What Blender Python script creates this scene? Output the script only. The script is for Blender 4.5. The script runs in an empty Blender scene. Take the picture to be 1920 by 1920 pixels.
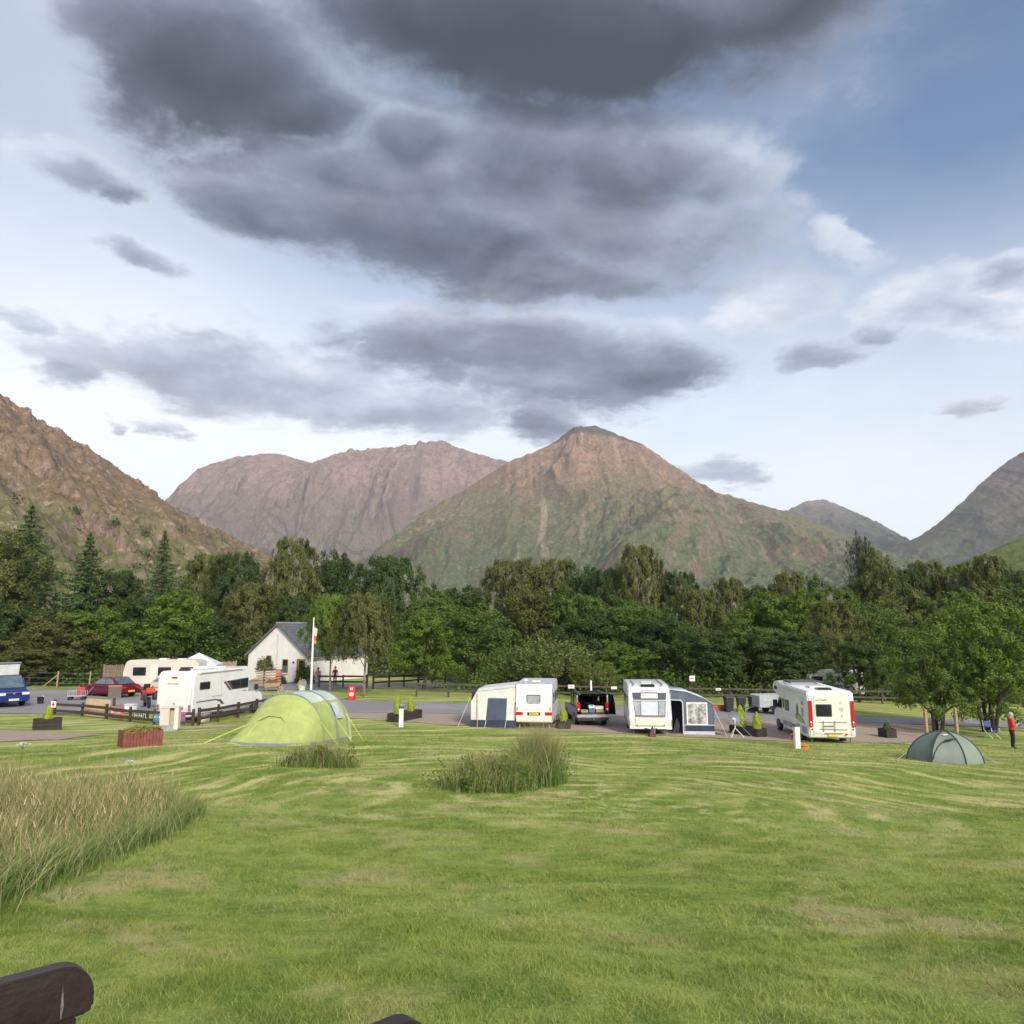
import bpy, bmesh, math, random
import numpy as np
from mathutils import Vector, Matrix

SC = bpy.context.scene
COL = SC.collection
R = math.radians

# ------------------------------------------------------------------ camera
cam_data = bpy.data.cameras.new("camera")
cam = bpy.data.objects.new("camera", cam_data)
COL.objects.link(cam)
cam.location = (0, 0, 6.0)
cam.rotation_euler = (R(90 + 8.73), 0, 0)
cam_data.sensor_width = 36
cam_data.lens = 26.25
cam_data.clip_start = 0.1
cam_data.clip_end = 30000
SC.camera = cam

# ------------------------------------------------------------------ exposure
SC.view_settings.view_transform = 'Standard'
SC.view_settings.look = 'None'
SC.view_settings.exposure = 0.14
SC.view_settings.gamma = 1.0
SC.view_settings.use_curve_mapping = False
SC.render.engine = 'CYCLES'
SC.cycles.use_denoising = True
SC.cycles.max_bounces = 6
SC.cycles.diffuse_bounces = 3
SC.cycles.transparent_max_bounces = 8
SC.cycles.volume_bounces = 0
SC.cycles.use_adaptive_sampling = True
SC.cycles.adaptive_threshold = 0.01

# ------------------------------------------------------------------ sun
SUN_AZ, SUN_EL = R(155), R(30)          # behind the camera, a little to the right
sun_dir = Vector((math.sin(SUN_AZ) * math.cos(SUN_EL), math.cos(SUN_AZ) * math.cos(SUN_EL), math.sin(SUN_EL)))
sun_data = bpy.data.lights.new("sun", 'SUN')
sun_data.energy = 3.9
sun_data.angle = R(14)
sun_data.color = (1.0, 0.93, 0.84)
sun = bpy.data.objects.new("sun", sun_data)
COL.objects.link(sun)
sun.rotation_euler = sun_dir.to_track_quat('Z', 'Y').to_euler()


# ------------------------------------------------------------------ node helpers
def N(nt, kind, ins=None, **props):
    n = nt.nodes.new(kind)
    for k, v in props.items():
        setattr(n, k, v)
    for k, v in (ins or {}).items():
        s = n.inputs[k]
        if isinstance(v, bpy.types.NodeSocket):
            nt.links.new(v, s)
        else:
            s.default_value = v
    return n


def MA(nt, op, a, b=None, c=None, clamp=False):
    n = nt.nodes.new('ShaderNodeMath')
    n.operation = op
    n.use_clamp = clamp
    for i, v in enumerate((a, b, c)):
        if v is None:
            continue
        if isinstance(v, bpy.types.NodeSocket):
            nt.links.new(v, n.inputs[i])
        else:
            n.inputs[i].default_value = v
    return n.outputs[0]


def MIX(nt, f, a, b, blend='MIX'):
    n = nt.nodes.new('ShaderNodeMix')
    n.data_type = 'RGBA'
    n.blend_type = blend
    n.clamp_factor = True
    for i, v in ((0, f), (6, a), (7, b)):
        if isinstance(v, bpy.types.NodeSocket):
            nt.links.new(v, n.inputs[i])
        elif i == 0:
            n.inputs[i].default_value = v
        else:
            n.inputs[i].default_value = (v[0], v[1], v[2], 1)
    return n.outputs[2]


def SMOOTH(nt, v, a, b):
    n = nt.nodes.new('ShaderNodeMapRange')
    n.interpolation_type = 'SMOOTHSTEP'
    nt.links.new(v, n.inputs[0])
    n.inputs[1].default_value = a
    n.inputs[2].default_value = b
    return n.outputs[0]


def NOISE(nt, vec, scale, detail=4, rough=.55, dist=0.0):
    n = N(nt, 'ShaderNodeTexNoise', {'Scale': scale, 'Detail': detail, 'Roughness': rough, 'Distortion': dist})
    if vec is not None:
        nt.links.new(vec, n.inputs['Vector'])
    return n.outputs[0]


# ------------------------------------------------------------------ sky with clouds
# each cloud: azimuth, elevation, half length, half height, tilt (radians), how thick and dark it is
CLOUDS = [(0.08, 0.722, 0.38, 0.095, -0.059, 1.0),
          (-0.113, 0.75, 0.241, 0.072, 0.044, 0.85),
          (0.341, 0.719, 0.237, 0.059, 0.054, 0.8),
          (-0.42, 0.654, 0.192, 0.096, 0.004, 0.8),
          (-0.334, 0.623, 0.137, 0.043, 0.156, 0.75),
          (-0.532, 0.675, 0.12, 0.051, 0.273, 0.5),
          (0.0, 0.593, 0.148, 0.087, -0.007, 0.56),
          (-0.155, 0.605, 0.115, 0.062, 0.068, 0.56),
          (0.147, 0.588, 0.167, 0.069, -0.076, 0.58),
          (-0.199, 0.56, 0.224, 0.054, -0.031, 0.5),
          (0.258, 0.56, 0.116, 0.041, -0.124, 0.4),
          (-0.562, 0.513, 0.084, 0.025, 0.01, 0.3),
          (-0.509, 0.504, 0.039, 0.016, 0.069, 0.36),
          (-0.107, 0.506, 0.272, 0.066, -0.111, 0.62),
          (-0.313, 0.511, 0.143, 0.041, -0.175, 0.5),
          (0.167, 0.514, 0.216, 0.067, -0.082, 0.45),
          (0.03, 0.47, 0.243, 0.039, -0.096, 0.58),
          (0.0, 0.37, 0.306, 0.065, -0.09, 0.46),
          (0.17, 0.338, 0.137, 0.058, -0.058, 0.5),
          (0.03, 0.319, 0.214, 0.038, -0.146, 0.42),
          (-0.35, 0.317, 0.26, 0.053, -0.039, 0.26),
          (-0.175, 0.287, 0.194, 0.038, -0.042, 0.26),
          (-0.548, 0.296, 0.064, 0.027, 0.167, 0.26),
          (0.422, 0.34, 0.06, 0.026, -0.229, 0.26),
          (0.495, 0.345, 0.035, 0.017, -0.171, 0.27),
          (0.576, 0.368, 0.062, 0.044, -0.567, 0.24),
          (0.545, 0.258, 0.027, 0.016, -0.149, 0.2),
          (0.27, 0.199, 0.068, 0.022, -0.143, 0.26),
          (0.621, 0.392, 0.041, 0.022, -0.249, 0.32),
          (-0.498, 0.235, 0.018, 0.01, 0.122, 0.18),
          (-0.446, 0.239, 0.03, 0.017, 0.109, 0.2),
          (-0.473, 0.439, 0.059, 0.015, -0.152, 0.26),
          (-0.602, 0.353, 0.043, 0.012, -0.172, 0.2),
          (0.029, 0.27, 0.066, 0.028, -0.009, 0.42),
          (0.341, 0.409, 0.099, 0.045, 0.032, 0.03),
          (0.456, 0.464, 0.048, 0.02, -0.584, 0.03),
          (0.51, 0.381, 0.041, 0.041, -0.192, 0.05),
          (-0.545, 0.326, 0.067, 0.018, 0.18, 0.1),
          (-0.213, 0.854, 0.736, 0.065, 0.07, 0.85),
          (0.553, 0.789, 0.306, 0.047, -0.318, 0.5),
          (0.773, 0.318, 0.08, 0.045, -0.284, 0.4),
          (0.751, 0.483, 0.067, 0.038, -0.369, 0.4),
          (-0.734, 0.264, 0.094, 0.042, 0.221, 0.4),
          (-0.796, 0.441, 0.083, 0.051, 0.371, 0.5)]


def build_world():
    w = bpy.data.worlds.new("World")
    SC.world = w
    w.use_nodes = True
    nt = w.node_tree
    nt.nodes.clear()
    out = nt.nodes.new('ShaderNodeOutputWorld')
    sky = N(nt, 'ShaderNodeTexSky', sky_type='NISHITA', sun_disc=False, sun_elevation=SUN_EL, sun_rotation=SUN_AZ,
            altitude=100, air_density=1.0, dust_density=0.6, ozone_density=1.0)
    skyc = N(nt, 'ShaderNodeMix', {0: 1.0, 6: sky.outputs[0], 7: (SKY_K, SKY_K, SKY_K, 1)}, data_type='RGBA', blend_type='MULTIPLY').outputs[2]
    tc = nt.nodes.new('ShaderNodeTexCoord')
    dirv = tc.outputs['Generated']
    sep = N(nt, 'ShaderNodeSeparateXYZ', {0: dirv})
    x, y, z = sep.outputs
    az = MA(nt, 'ARCTAN2', x, y)
    el = MA(nt, 'ARCSINE', z)
    den = MA(nt, 'ADD', MA(nt, 'MAXIMUM', z, 0.0), 0.16)
    px = MA(nt, 'DIVIDE', x, den)
    py = MA(nt, 'DIVIDE', y, den)
    plane = N(nt, 'ShaderNodeCombineXYZ', {0: px, 1: py, 2: 0.0}).outputs[0]
    # warp of the cloud outlines
    wn = N(nt, 'ShaderNodeTexNoise', {'Vector': plane, 'Scale': 1.9, 'Detail': 7, 'Roughness': .64})
    ws = N(nt, 'ShaderNodeSeparateXYZ', {0: wn.outputs['Color']})
    wx = MA(nt, 'MULTIPLY', MA(nt, 'SUBTRACT', ws.outputs[0], .5), .22)
    wy = MA(nt, 'MULTIPLY', MA(nt, 'SUBTRACT', ws.outputs[1], .5), .10)
    v2 = N(nt, 'ShaderNodeCombineXYZ', {0: MA(nt, 'ADD', az, wx), 1: MA(nt, 'ADD', el, wy), 2: 0.0}).outputs[0]
    D = K = None
    for (ca, ce, ra, re, th, k) in CLOUDS:
        mp = N(nt, 'ShaderNodeMapping', {'Vector': v2, 'Location': (ca, ce, 0), 'Rotation': (0, 0, th), 'Scale': (ra * 1.08, re * 1.05, 1)}, vector_type='TEXTURE')
        ln = N(nt, 'ShaderNodeVectorMath', {0: mp.outputs[0]}, operation='LENGTH').outputs['Value']
        d = MA(nt, 'SUBTRACT', 1.0, ln)
        ly = N(nt, 'ShaderNodeSeparateXYZ', {0: mp.outputs[0]}).outputs[1]
        kk = MA(nt, 'MULTIPLY', MA(nt, 'SUBTRACT', 1.35, ln, clamp=True), MA(nt, 'MULTIPLY_ADD', ly, -.5 * k, k))
        D = d if D is None else MA(nt, 'SMOOTH_MAX', D, d, .14)
        K = kk if K is None else MA(nt, 'SMOOTH_MAX', K, kk, .12)
    # the same kind of broken cloud goes on all round
    far = MA(nt, 'SUBTRACT', NOISE(nt, plane, .55, 3, .5), .5)
    side = SMOOTH(nt, MA(nt, 'ABSOLUTE', az), .68, .95)
    zen = SMOOTH(nt, el, .86, 1.05)
    gate = MA(nt, 'MAXIMUM', side, zen)
    Dg = MA(nt, 'ADD', MA(nt, 'MULTIPLY', far, 4.0), MA(nt, 'MULTIPLY', MA(nt, 'SUBTRACT', gate, 1.0), 4.0))
    D = MA(nt, 'MAXIMUM', MA(nt, 'MAXIMUM', D, -1.5), MA(nt, 'MINIMUM', Dg, .8))
    K = MA(nt, 'MAXIMUM', K, MA(nt, 'MULTIPLY', MA(nt, 'MULTIPLY', far, 2.0, clamp=True), gate))
    n1 = MA(nt, 'SUBTRACT', NOISE(nt, plane, 3.0, 7, .6, .2), .5)
    n2 = MA(nt, 'SUBTRACT', NOISE(nt, plane, 11.0, 7, .66, .4), .5)
    dens = MA(nt, 'ADD', D, MA(nt, 'ADD', MA(nt, 'MULTIPLY', n1, 1.7), MA(nt, 'MULTIPLY', n2, .75)))
    alpha = SMOOTH(nt, dens, -.16, .44)
    # clear sky: Nishita with a thin high veil, thicker towards the horizon
    veil_n = NOISE(nt, plane, .8, 5, .55)
    low = MA(nt, 'SUBTRACT', 1.0, SMOOTH(nt, el, .16, .56))
    veil = MA(nt, 'ADD', MA(nt, 'MULTIPLY', low, .85), MA(nt, 'MULTIPLY', MA(nt, 'SUBTRACT', veil_n, .5), .8), clamp=True)
    veil = MA(nt, 'ADD', veil, MA(nt, 'MULTIPLY', SMOOTH(nt, MA(nt, 'MULTIPLY', az, -1.0), -.15, .6), .4), clamp=True)
    veil = MA(nt, 'MULTIPLY', veil, .9)
    base = MIX(nt, veil, skyc, VEIL)
    # cumulus edges catching light
    wisp = MA(nt, 'MULTIPLY', SMOOTH(nt, MA(nt, 'ADD', MA(nt, 'MULTIPLY', n1, 1.0), MA(nt, 'MULTIPLY', D, .35)), -.2, .3), .16)
    base = MIX(nt, wisp, base, WISP)
    # cloud body: pale where thin, slate where thick
    n3 = NOISE(nt, plane, 2.2, 5, .55)
    kd = MA(nt, 'ADD', K, MA(nt, 'MULTIPLY', MA(nt, 'SUBTRACT', n3, .5), .55))
    up = N(nt, 'ShaderNodeVectorMath', {0: plane, 1: (.965, .95, 1.0)}, operation='MULTIPLY').outputs[0]
    lit = MA(nt, 'SUBTRACT', n1, MA(nt, 'SUBTRACT', NOISE(nt, up, 3.0, 7, .6, .2), .5))
    lit = MA(nt, 'MULTIPLY', lit, MA(nt, 'MINIMUM', MA(nt, 'MULTIPLY', K, 1.6), 1.0))
    kd = MA(nt, 'ADD', kd, MA(nt, 'ADD', MA(nt, 'MULTIPLY', n1, .35), MA(nt, 'MULTIPLY', n2, .15)))
    kd = MA(nt, 'ADD', kd, MA(nt, 'MULTIPLY', lit, -.75))
    ramp = N(nt, 'ShaderNodeValToRGB', {0: kd})
    cr = ramp.color_ramp
    for i, (p, c) in enumerate(CLOUD_RAMP):
        e = cr.elements[i] if i < 2 else cr.elements.new(p)
        e.position = p
        e.color = (*c, 1)
    warm = SMOOTH(nt, MA(nt, 'ADD', NOISE(nt, plane, 1.1, 3), MA(nt, 'MULTIPLY', lit, .5)), .42, .75)
    body = MIX(nt, warm, ramp.outputs[0], WARM, 'MULTIPLY')
    total = MIX(nt, MA(nt, 'MULTIPLY', alpha, .97), base, body)
    bg = N(nt, 'ShaderNodeBackground', {'Color': total, 'Strength': 1.0})
    nt.links.new(bg.outputs[0], out.inputs[0])
    w.cycles.sampling_method = 'MANUAL'
    w.cycles.sample_map_resolution = 512


SKY_K = 0.15                                   # strength of the Nishita sky
VEIL = (1.06, 1.075, 1.10)
WISP = (1.05, 1.08, 1.12)
WARM = (1.15, 1.04, .99)
CLOUD_RAMP = [(0.0, (.98, 1.0, 1.05)), (1.0, (.042, .053, .074)), (.14, (.62, .68, .79)), (.28, (.39, .445, .55)), (.44, (.235, .27, .35)), (.62, (.135, .16, .215)), (.8, (.072, .088, .122))]
build_world()


# ------------------------------------------------------------------ object helpers
def link(o):
    COL.objects.link(o)
    return o


def tag(o, label=None, cat=None, group=None, kind=None):
    for k, v in (('label', label), ('category', cat), ('group', group), ('kind', kind)):
        if v:
            o[k] = v
    return o


def thing(name, loc, rz=0, label=None, cat=None, group=None):
    o = link(bpy.data.objects.new(name, None))
    o.location = loc
    o.rotation_euler = (0, 0, rz)
    o.empty_display_size = .2
    return tag(o, label, cat, group)


def mesh_from(name, V, F, mats, parent=None, smooth=False, bevel=0, seg=2, mi=None):
    me = bpy.data.meshes.new(name)
    me.from_pydata([tuple(v) for v in V], [], [tuple(f) for f in F])
    if bevel:
        bm = bmesh.new()
        bm.from_mesh(me)
        es = [e for e in bm.edges if len(e.link_faces) == 2 and e.calc_face_angle(0) > .5]
        bmesh.ops.bevel(bm, geom=es, offset=bevel, segments=seg, affect='EDGES', clamp_overlap=True)
        bm.to_mesh(me)
        bm.free()
    if not isinstance(mats, (list, tuple)):
        mats = [mats]
    for m in mats:
        me.materials.append(m)
    if mi is not None:
        me.polygons.foreach_set('material_index', mi)
    if smooth or bevel:
        me.shade_smooth()
        me.set_sharp_from_angle(angle=R(38))
    me.update()
    o = link(bpy.data.objects.new(name, me))
    if parent is not None:
        o.parent = parent
    return o


def box(name, x0, x1, y0, y1, z0, z1, mat, parent=None, bevel=0):
    V = [(x, y, z) for z in (z0, z1) for y in (y0, y1) for x in (x0, x1)]
    F = [(0, 2, 3, 1), (4, 5, 7, 6), (0, 1, 5, 4), (2, 6, 7, 3), (0, 4, 6, 2), (1, 3, 7, 5)]
    return mesh_from(name, V, F, mat, parent, bevel=bevel)


def extr(name, poly, axis, a, b, mat, parent=None, bevel=0, seg=2):
    """polygon extruded along an axis; axis x: poly is (y,z); y: (x,z); z: (x,y)"""
    n = len(poly)
    def P(p, t):
        return {'x': (t, p[0], p[1]), 'y': (p[0], t, p[1]), 'z': (p[0], p[1], t)}[axis]
    V = [P(p, a) for p in poly] + [P(p, b) for p in poly]
    F = [tuple(range(n))[::-1], tuple(range(n, 2 * n))] + [(i, (i + 1) % n, n + (i + 1) % n, n + i) for i in range(n)]
    o = mesh_from(name, V, F, mat, parent)
    bm = bmesh.new()
    bm.from_mesh(o.data)
    bmesh.ops.recalc_face_normals(bm, faces=bm.faces)
    if bevel:
        es = [e for e in bm.edges if e.calc_face_angle(0) > .35]
        bmesh.ops.bevel(bm, geom=es, offset=bevel, segments=seg, affect='EDGES', clamp_overlap=True)
    bm.to_mesh(o.data)
    bm.free()
    if bevel:
        o.data.shade_smooth()
        o.data.set_sharp_from_angle(angle=R(38))
    return o


def rrect(cx, cy, w, h, r, n=4):
    P = []
    for sx, sy, a0 in ((1, 1, 0), (-1, 1, 90), (-1, -1, 180), (1, -1, 270)):
        for i in range(n + 1):
            a = R(a0 + 90 * i / n)
            P.append((cx + sx * (w / 2 - r) + r * math.cos(a), cy + sy * (h / 2 - r) + r * math.sin(a)))
    return P


def circ(cx, cy, r, n=20):
    return [(cx + r * math.cos(2 * math.pi * i / n), cy + r * math.sin(2 * math.pi * i / n)) for i in range(n)]


def tube_geo(pts, rad, n=6):
    pts = [Vector(p) for p in pts]
    if not isinstance(rad, (list, tuple)):
        rad = [rad] * len(pts)
    V, F = [], []
    for i, p in enumerate(pts):
        d = (pts[min(i + 1, len(pts) - 1)] - pts[max(i - 1, 0)]).normalized()
        a = d.cross(Vector((0, 0, 1)))
        if a.length < .05:
            a = d.cross(Vector((1, 0, 0)))
        a.normalize()
        b = d.cross(a)
        for j in range(n):
            t = 2 * math.pi * j / n
            V.append(p + (a * math.cos(t) + b * math.sin(t)) * rad[i])
    for i in range(len(pts) - 1):
        for j in range(n):
            k = (j + 1) % n
            F.append((i * n + j, i * n + k, (i + 1) * n + k, (i + 1) * n + j))
    F.append(tuple(range(n))[::-1])
    F.append(tuple(range((len(pts) - 1) * n, len(pts) * n)))
    return V, F


def tube(name, pts, rad, mat, parent=None, n=8):
    V, F = tube_geo(pts, rad, n)
    return mesh_from(name, V, F, mat, parent, smooth=True)


def lathe(name, prof, mat, parent=None, n=16, M=None):
    """profile of (r,z), revolved round z, then transformed by M"""
    V, F = [], []
    for r, z in prof:
        for j in range(n):
            t = 2 * math.pi * j / n
            V.append(Vector((r * math.cos(t), r * math.sin(t), z)))
    for i in range(len(prof) - 1):
        for j in range(n):
            k = (j + 1) % n
            F.append((i * n + j, i * n + k, (i + 1) * n + k, (i + 1) * n + j))
    F.append(tuple(range(n))[::-1])
    F.append(tuple(range((len(prof) - 1) * n, len(prof) * n)))
    if M is not None:
        V = [M @ v for v in V]
    return mesh_from(name, V, F, mat, parent, smooth=True)


# ------------------------------------------------------------------ materials
MATS = {}


def mat(name, c, rough=.5, metal=0.0, var=.12, scale=3.0, bump=0.0, bscale=40, sss=0, spec=.5):
    if name in MATS:
        return MATS[name]
    m = bpy.data.materials.new(name)
    m.use_nodes = True
    nt = m.node_tree
    b = nt.nodes['Principled BSDF']
    b.inputs['Roughness'].default_value = rough
    b.inputs['Metallic'].default_value = metal
    b.inputs['Specular IOR Level'].default_value = spec
    tc = nt.nodes.new('ShaderNodeTexCoord')
    if var:
        f = NOISE(nt, tc.outputs['Object'], scale, 6, .65)
        lo = [v * (1 - var) for v in c]
        hi = [min(1, v * (1 + var * .6)) for v in c]
        nt.links.new(MIX(nt, SMOOTH(nt, f, .3, .7), lo, hi), b.inputs['Base Color'])
    else:
        b.inputs['Base Color'].default_value = (*c, 1)
    if bump:
        bn = N(nt, 'ShaderNodeBump', {'Strength': bump, 'Height': NOISE(nt, tc.outputs['Object'], bscale, 3), 'Distance': .02})
        nt.links.new(bn.outputs[0], b.inputs['Normal'])
    MATS[name] = m
    return m


def lawn_colour(nt):
    """colour of the mown grass at a place in the field (shared by the soil sheet and the blades)"""
    geo = nt.nodes.new('ShaderNodeNewGeometry')
    pos = geo.outputs['Position']
    sep = N(nt, 'ShaderNodeSeparateXYZ', {0: pos})
    X, Y = sep.outputs[0], sep.outputs[1]
    flat = N(nt, 'ShaderNodeCombineXYZ', {0: X, 1: Y, 2: 0.0}).outputs[0]
    big = NOISE(nt, flat, .22, 4, .6)
    mid = NOISE(nt, flat, 1.1, 5, .65)
    fine = NOISE(nt, flat, 9, 4, .7)
    c = MIX(nt, SMOOTH(nt, mid, .38, .62), (.148, .23, .036), (.285, .35, .07))
    c = MIX(nt, MA(nt, 'MULTIPLY', SMOOTH(nt, big, .42, .62), .75), c, (.33, .385, .10))
    # mower swathes with dried cuttings, curving round the knoll
    wob = NOISE(nt, flat, .05, 2, .5)
    rx = MA(nt, 'SUBTRACT', X, 2.0)
    ry = MA(nt, 'SUBTRACT', Y, 18.0)
    rad = MA(nt, 'SQRT', MA(nt, 'ADD', MA(nt, 'MULTIPLY', rx, rx), MA(nt, 'MULTIPLY', ry, ry)))
    rad = MA(nt, 'ADD', rad, MA(nt, 'MULTIPLY', wob, 14.0))
    ang = MA(nt, 'ARCTAN2', rx, ry)
    sw = N(nt, 'ShaderNodeCombineXYZ', {0: MA(nt, 'MULTIPLY', ang, 3.2), 1: MA(nt, 'MULTIPLY', rad, 1.5), 2: 0.0}).outputs[0]
    st = NOISE(nt, sw, 1.0, 5, .6, .1)
    reach = SMOOTH(nt, Y, 9.0, 21.0)
    reach = MA(nt, 'MULTIPLY', reach, MA(nt, 'ADD', MA(nt, 'MULTIPLY', SMOOTH(nt, NOISE(nt, flat, .13, 3), .36, .55), .4), .65))
    straw = MA(nt, 'MULTIPLY', SMOOTH(nt, st, .49, .64), MA(nt, 'ADD', MA(nt, 'MULTIPLY', reach, .78), .12))
    # dry worn places and a little bare soil
    dry = NOISE(nt, flat, .42, 5, .6, .4)
    c = MIX(nt, MA(nt, 'MULTIPLY', SMOOTH(nt, dry, .535, .64), .75), c, (.46, .40, .20))
    bare = MA(nt, 'MULTIPLY', SMOOTH(nt, dry, .65, .72), SMOOTH(nt, fine, .45, .6))
    c = MIX(nt, bare, c, (.24, .18, .12))
    c = MIX(nt, MA(nt, 'MULTIPLY', SMOOTH(nt, fine, .45, .65), .45), c, (.36, .41, .10))
    spk = NOISE(nt, flat, 3.2, 4, .7)
    c = MIX(nt, MA(nt, 'MULTIPLY', SMOOTH(nt, spk, .52, .66), .6), c, (.125, .21, .03))
    dark = MA(nt, 'MULTIPLY', SMOOTH(nt, MA(nt, 'SUBTRACT', 1.0, st), .52, .64), MA(nt, 'MULTIPLY', reach, .65))
    c = MIX(nt, dark, c, (.15, .235, .035))
    c = MIX(nt, straw, c, (.60, .55, .25))
    return c, flat, fine


def ground_material():
    m = bpy.data.materials.new('mown_grass')
    m.use_nodes = True
    nt = m.node_tree
    b = nt.nodes['Principled BSDF']
    c, flat, fine = lawn_colour(nt)
    b.inputs['Roughness'].default_value = .9
    b.inputs['Specular IOR Level'].default_value = .15
    nt.links.new(c, b.inputs['Base Color'])
    h = MA(nt, 'ADD', NOISE(nt, flat, 28, 4, .7), MA(nt, 'MULTIPLY', NOISE(nt, flat, 5, 3), 1.2))
    bn = N(nt, 'ShaderNodeBump', {'Strength': .7, 'Height': h, 'Distance': .06})
    nt.links.new(bn.outputs[0], b.inputs['Normal'])
    return m


def stone_material(name, cols, scale, rough=.95, big=.25):
    m = bpy.data.materials.new(name)
    m.use_nodes = True
    nt = m.node_tree
    b = nt.nodes['Principled BSDF']
    b.inputs['Roughness'].default_value = rough
    b.inputs['Specular IOR Level'].default_value = .25
    pos = nt.nodes.new('ShaderNodeNewGeometry').outputs['Position']
    f = NOISE(nt, pos, scale, 5, .75)
    g = NOISE(nt, pos, big, 5, .65, .5)
    c = MIX(nt, SMOOTH(nt, f, .35, .65), cols[0], cols[1])
    c = MIX(nt, MA(nt, 'MULTIPLY', SMOOTH(nt, g, .45, .7), .7), c, cols[2])
    nt.links.new(c, b.inputs['Base Color'])
    bn = N(nt, 'ShaderNodeBump', {'Strength': .5, 'Height': f, 'Distance': .02})
    nt.links.new(bn.outputs[0], b.inputs['Normal'])
    return m


# ------------------------------------------------------------------ ground
_ty = np.arange(-60, 120, .25)
_th = np.interp(_ty, [-60, -30, -5, 0, 3, 6, 10, 15, 19, 25, 31, 38, 42, 48, 120], [4.3, 4.2, 4.1, 4.05, 3.75, 3.25, 2.6, 2.0, 1.6, 1.15, .77, .22, .04, 0, 0])
_k = np.hanning(17)
_th = np.convolve(np.pad(_th, 8, mode='edge'), _k / _k.sum(), mode='valid')


def gz(x, y):
    """height of the ground"""
    x = np.asarray(x, float)
    y = np.asarray(y, float)
    h = .35 - .02 * np.clip(x, -70, 70) + np.interp(y, _ty, _th)
    f = np.clip((37 - y) / 8, 0, 1)
    b = .06 * np.sin(.55 * x + 1.3) * np.sin(.5 * y + .4) + .022 * np.sin(1.1 * x - .7 * y) + .012 * np.sin(1.7 * x + 2.1 * y + 1)
    return h + f * b


def gzf(x, y):
    return float(gz(x, y))


def sheet(name, xs, ys, zoff, material, fx=None, fy=None):
    X, Y = np.meshgrid(xs, ys)
    if fx is not None:
        X, Y = fx(X, Y), fy(X, Y)
    Z = gz(X, Y) + zoff
    V = np.stack([X, Y, Z], -1).reshape(-1, 3)
    nx, ny = len(xs), len(ys)
    I = np.arange(nx * ny).reshape(ny, nx)
    F = np.stack([I[:-1, :-1], I[:-1, 1:], I[1:, 1:], I[1:, :-1]], -1).reshape(-1, 4)
    o = mesh_from(name, V.tolist(), F.tolist(), material, smooth=True)
    return tag(o, kind='structure')


def axis(parts):
    a = []
    for s, e, n in parts:
        a += list(np.linspace(s, e, n, endpoint=False))
    return a + [parts[-1][1]]


GX = axis([(-7000, -1000, 6), (-1000, -120, 8), (-120, -45, 15), (-45, 45, 150), (45, 120, 15), (120, 1000, 8), (1000, 7000, 6)])
GY = axis([(-200, -20, 6), (-20, 62, 136), (62, 130, 17), (130, 1000, 10), (1000, 9000, 8)])
M_GRASS = ground_material()
sheet('ground', GX, GY, 0, M_GRASS)
M_ASPHALT = stone_material('asphalt', ((.22, .205, .21), (.28, .265, .27), (.33, .31, .31)), 30)
M_GRAVEL = stone_material('gravel', ((.29, .225, .175), (.43, .35, .285), (.35, .265, .20)), 9)


def strip(name, xs, near, far, zoff, material, m=14):
    """a sheet between two edge curves y=near(x), y=far(x)"""
    V, F = [], []
    for x in xs:
        a, b = near(x), far(x)
        for j in range(m + 1):
            y = a + (b - a) * j / m
            V.append((x, y, gzf(x, y) + zoff))
    for i in range(len(xs) - 1):
        for j in range(m):
            q = i * (m + 1) + j
            F.append((q, q + m + 1, q + m + 2, q + 1))
    return tag(mesh_from(name, V, F, material, smooth=True), kind='structure')


def wob(x, s=1.0):
    return .12 * s * math.sin(1.9 * x) + .09 * s * math.sin(4.3 * x + 1) + .05 * s * math.sin(9.7 * x)


LAWN_EDGE = lambda x: float(np.interp(x, [-11, -2.4, 7, 14, 20, 26], [46.6, 43.6, 41.2, 39.2, 39.6, 42.0])) + wob(x)
ROAD_NEAR = lambda x: float(np.interp(x, [-90, -40, -27, -18, -12, -6, 14, 24, 40, 90], [43, 43, 45.2, 47.5, 49, 49.6, 49.6, 49.4, 46.5, 40]))
ROAD_FAR = lambda x: float(np.interp(x, [-90, -40, -28, -20, -14, -8, 16, 21, 28, 40, 90], [60, 60, 61, 59, 57, 56.5, 56.5, 53.5, 52.6, 50.5, 45]))
strip('gravel_pitches', list(np.linspace(-11, 25.5, 110)), LAWN_EDGE, lambda x: ROAD_NEAR(x) + .5, .02, M_GRAVEL)
strip('road', list(np.linspace(-90, 90, 181)), ROAD_NEAR, lambda x: ROAD_FAR(x) + wob(x), .035, M_ASPHALT)
# lane that leaves the road and climbs past the cottage
strip('cottage_lane', list(np.linspace(-24, 2, 60)), lambda x: float(np.interp(x, [-24, -18, -12, 2], [60.5, 64.8, 67.5, 74])), lambda x: float(np.interp(x, [-24, -18, -12, 2], [71.5, 72.0, 73, 79])), .03, M_ASPHALT)
# gravel pitch at the left edge and the thin path by the hook-up cabinets
strip('gravel_pitch_left', list(np.linspace(-30, -18.2, 40)), lambda x: float(np.interp(x, [-30, -17.6], [20.8, 31.6])) + wob(x), lambda x: float(np.interp(x, [-30, -24, -18.2], [37.5, 36.2, 34.6])) + wob(x, .6), .02, M_GRAVEL)
strip('gravel_path', list(np.linspace(-18.0, -12.0, 40)), lambda x: float(np.interp(x, [-18, -12], [37.6, 43.2])) + wob(x, .7), lambda x: float(np.interp(x, [-18, -12], [38.6, 44.6])) + wob(x + 5, .7), .02, M_GRAVEL, 4)


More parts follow.
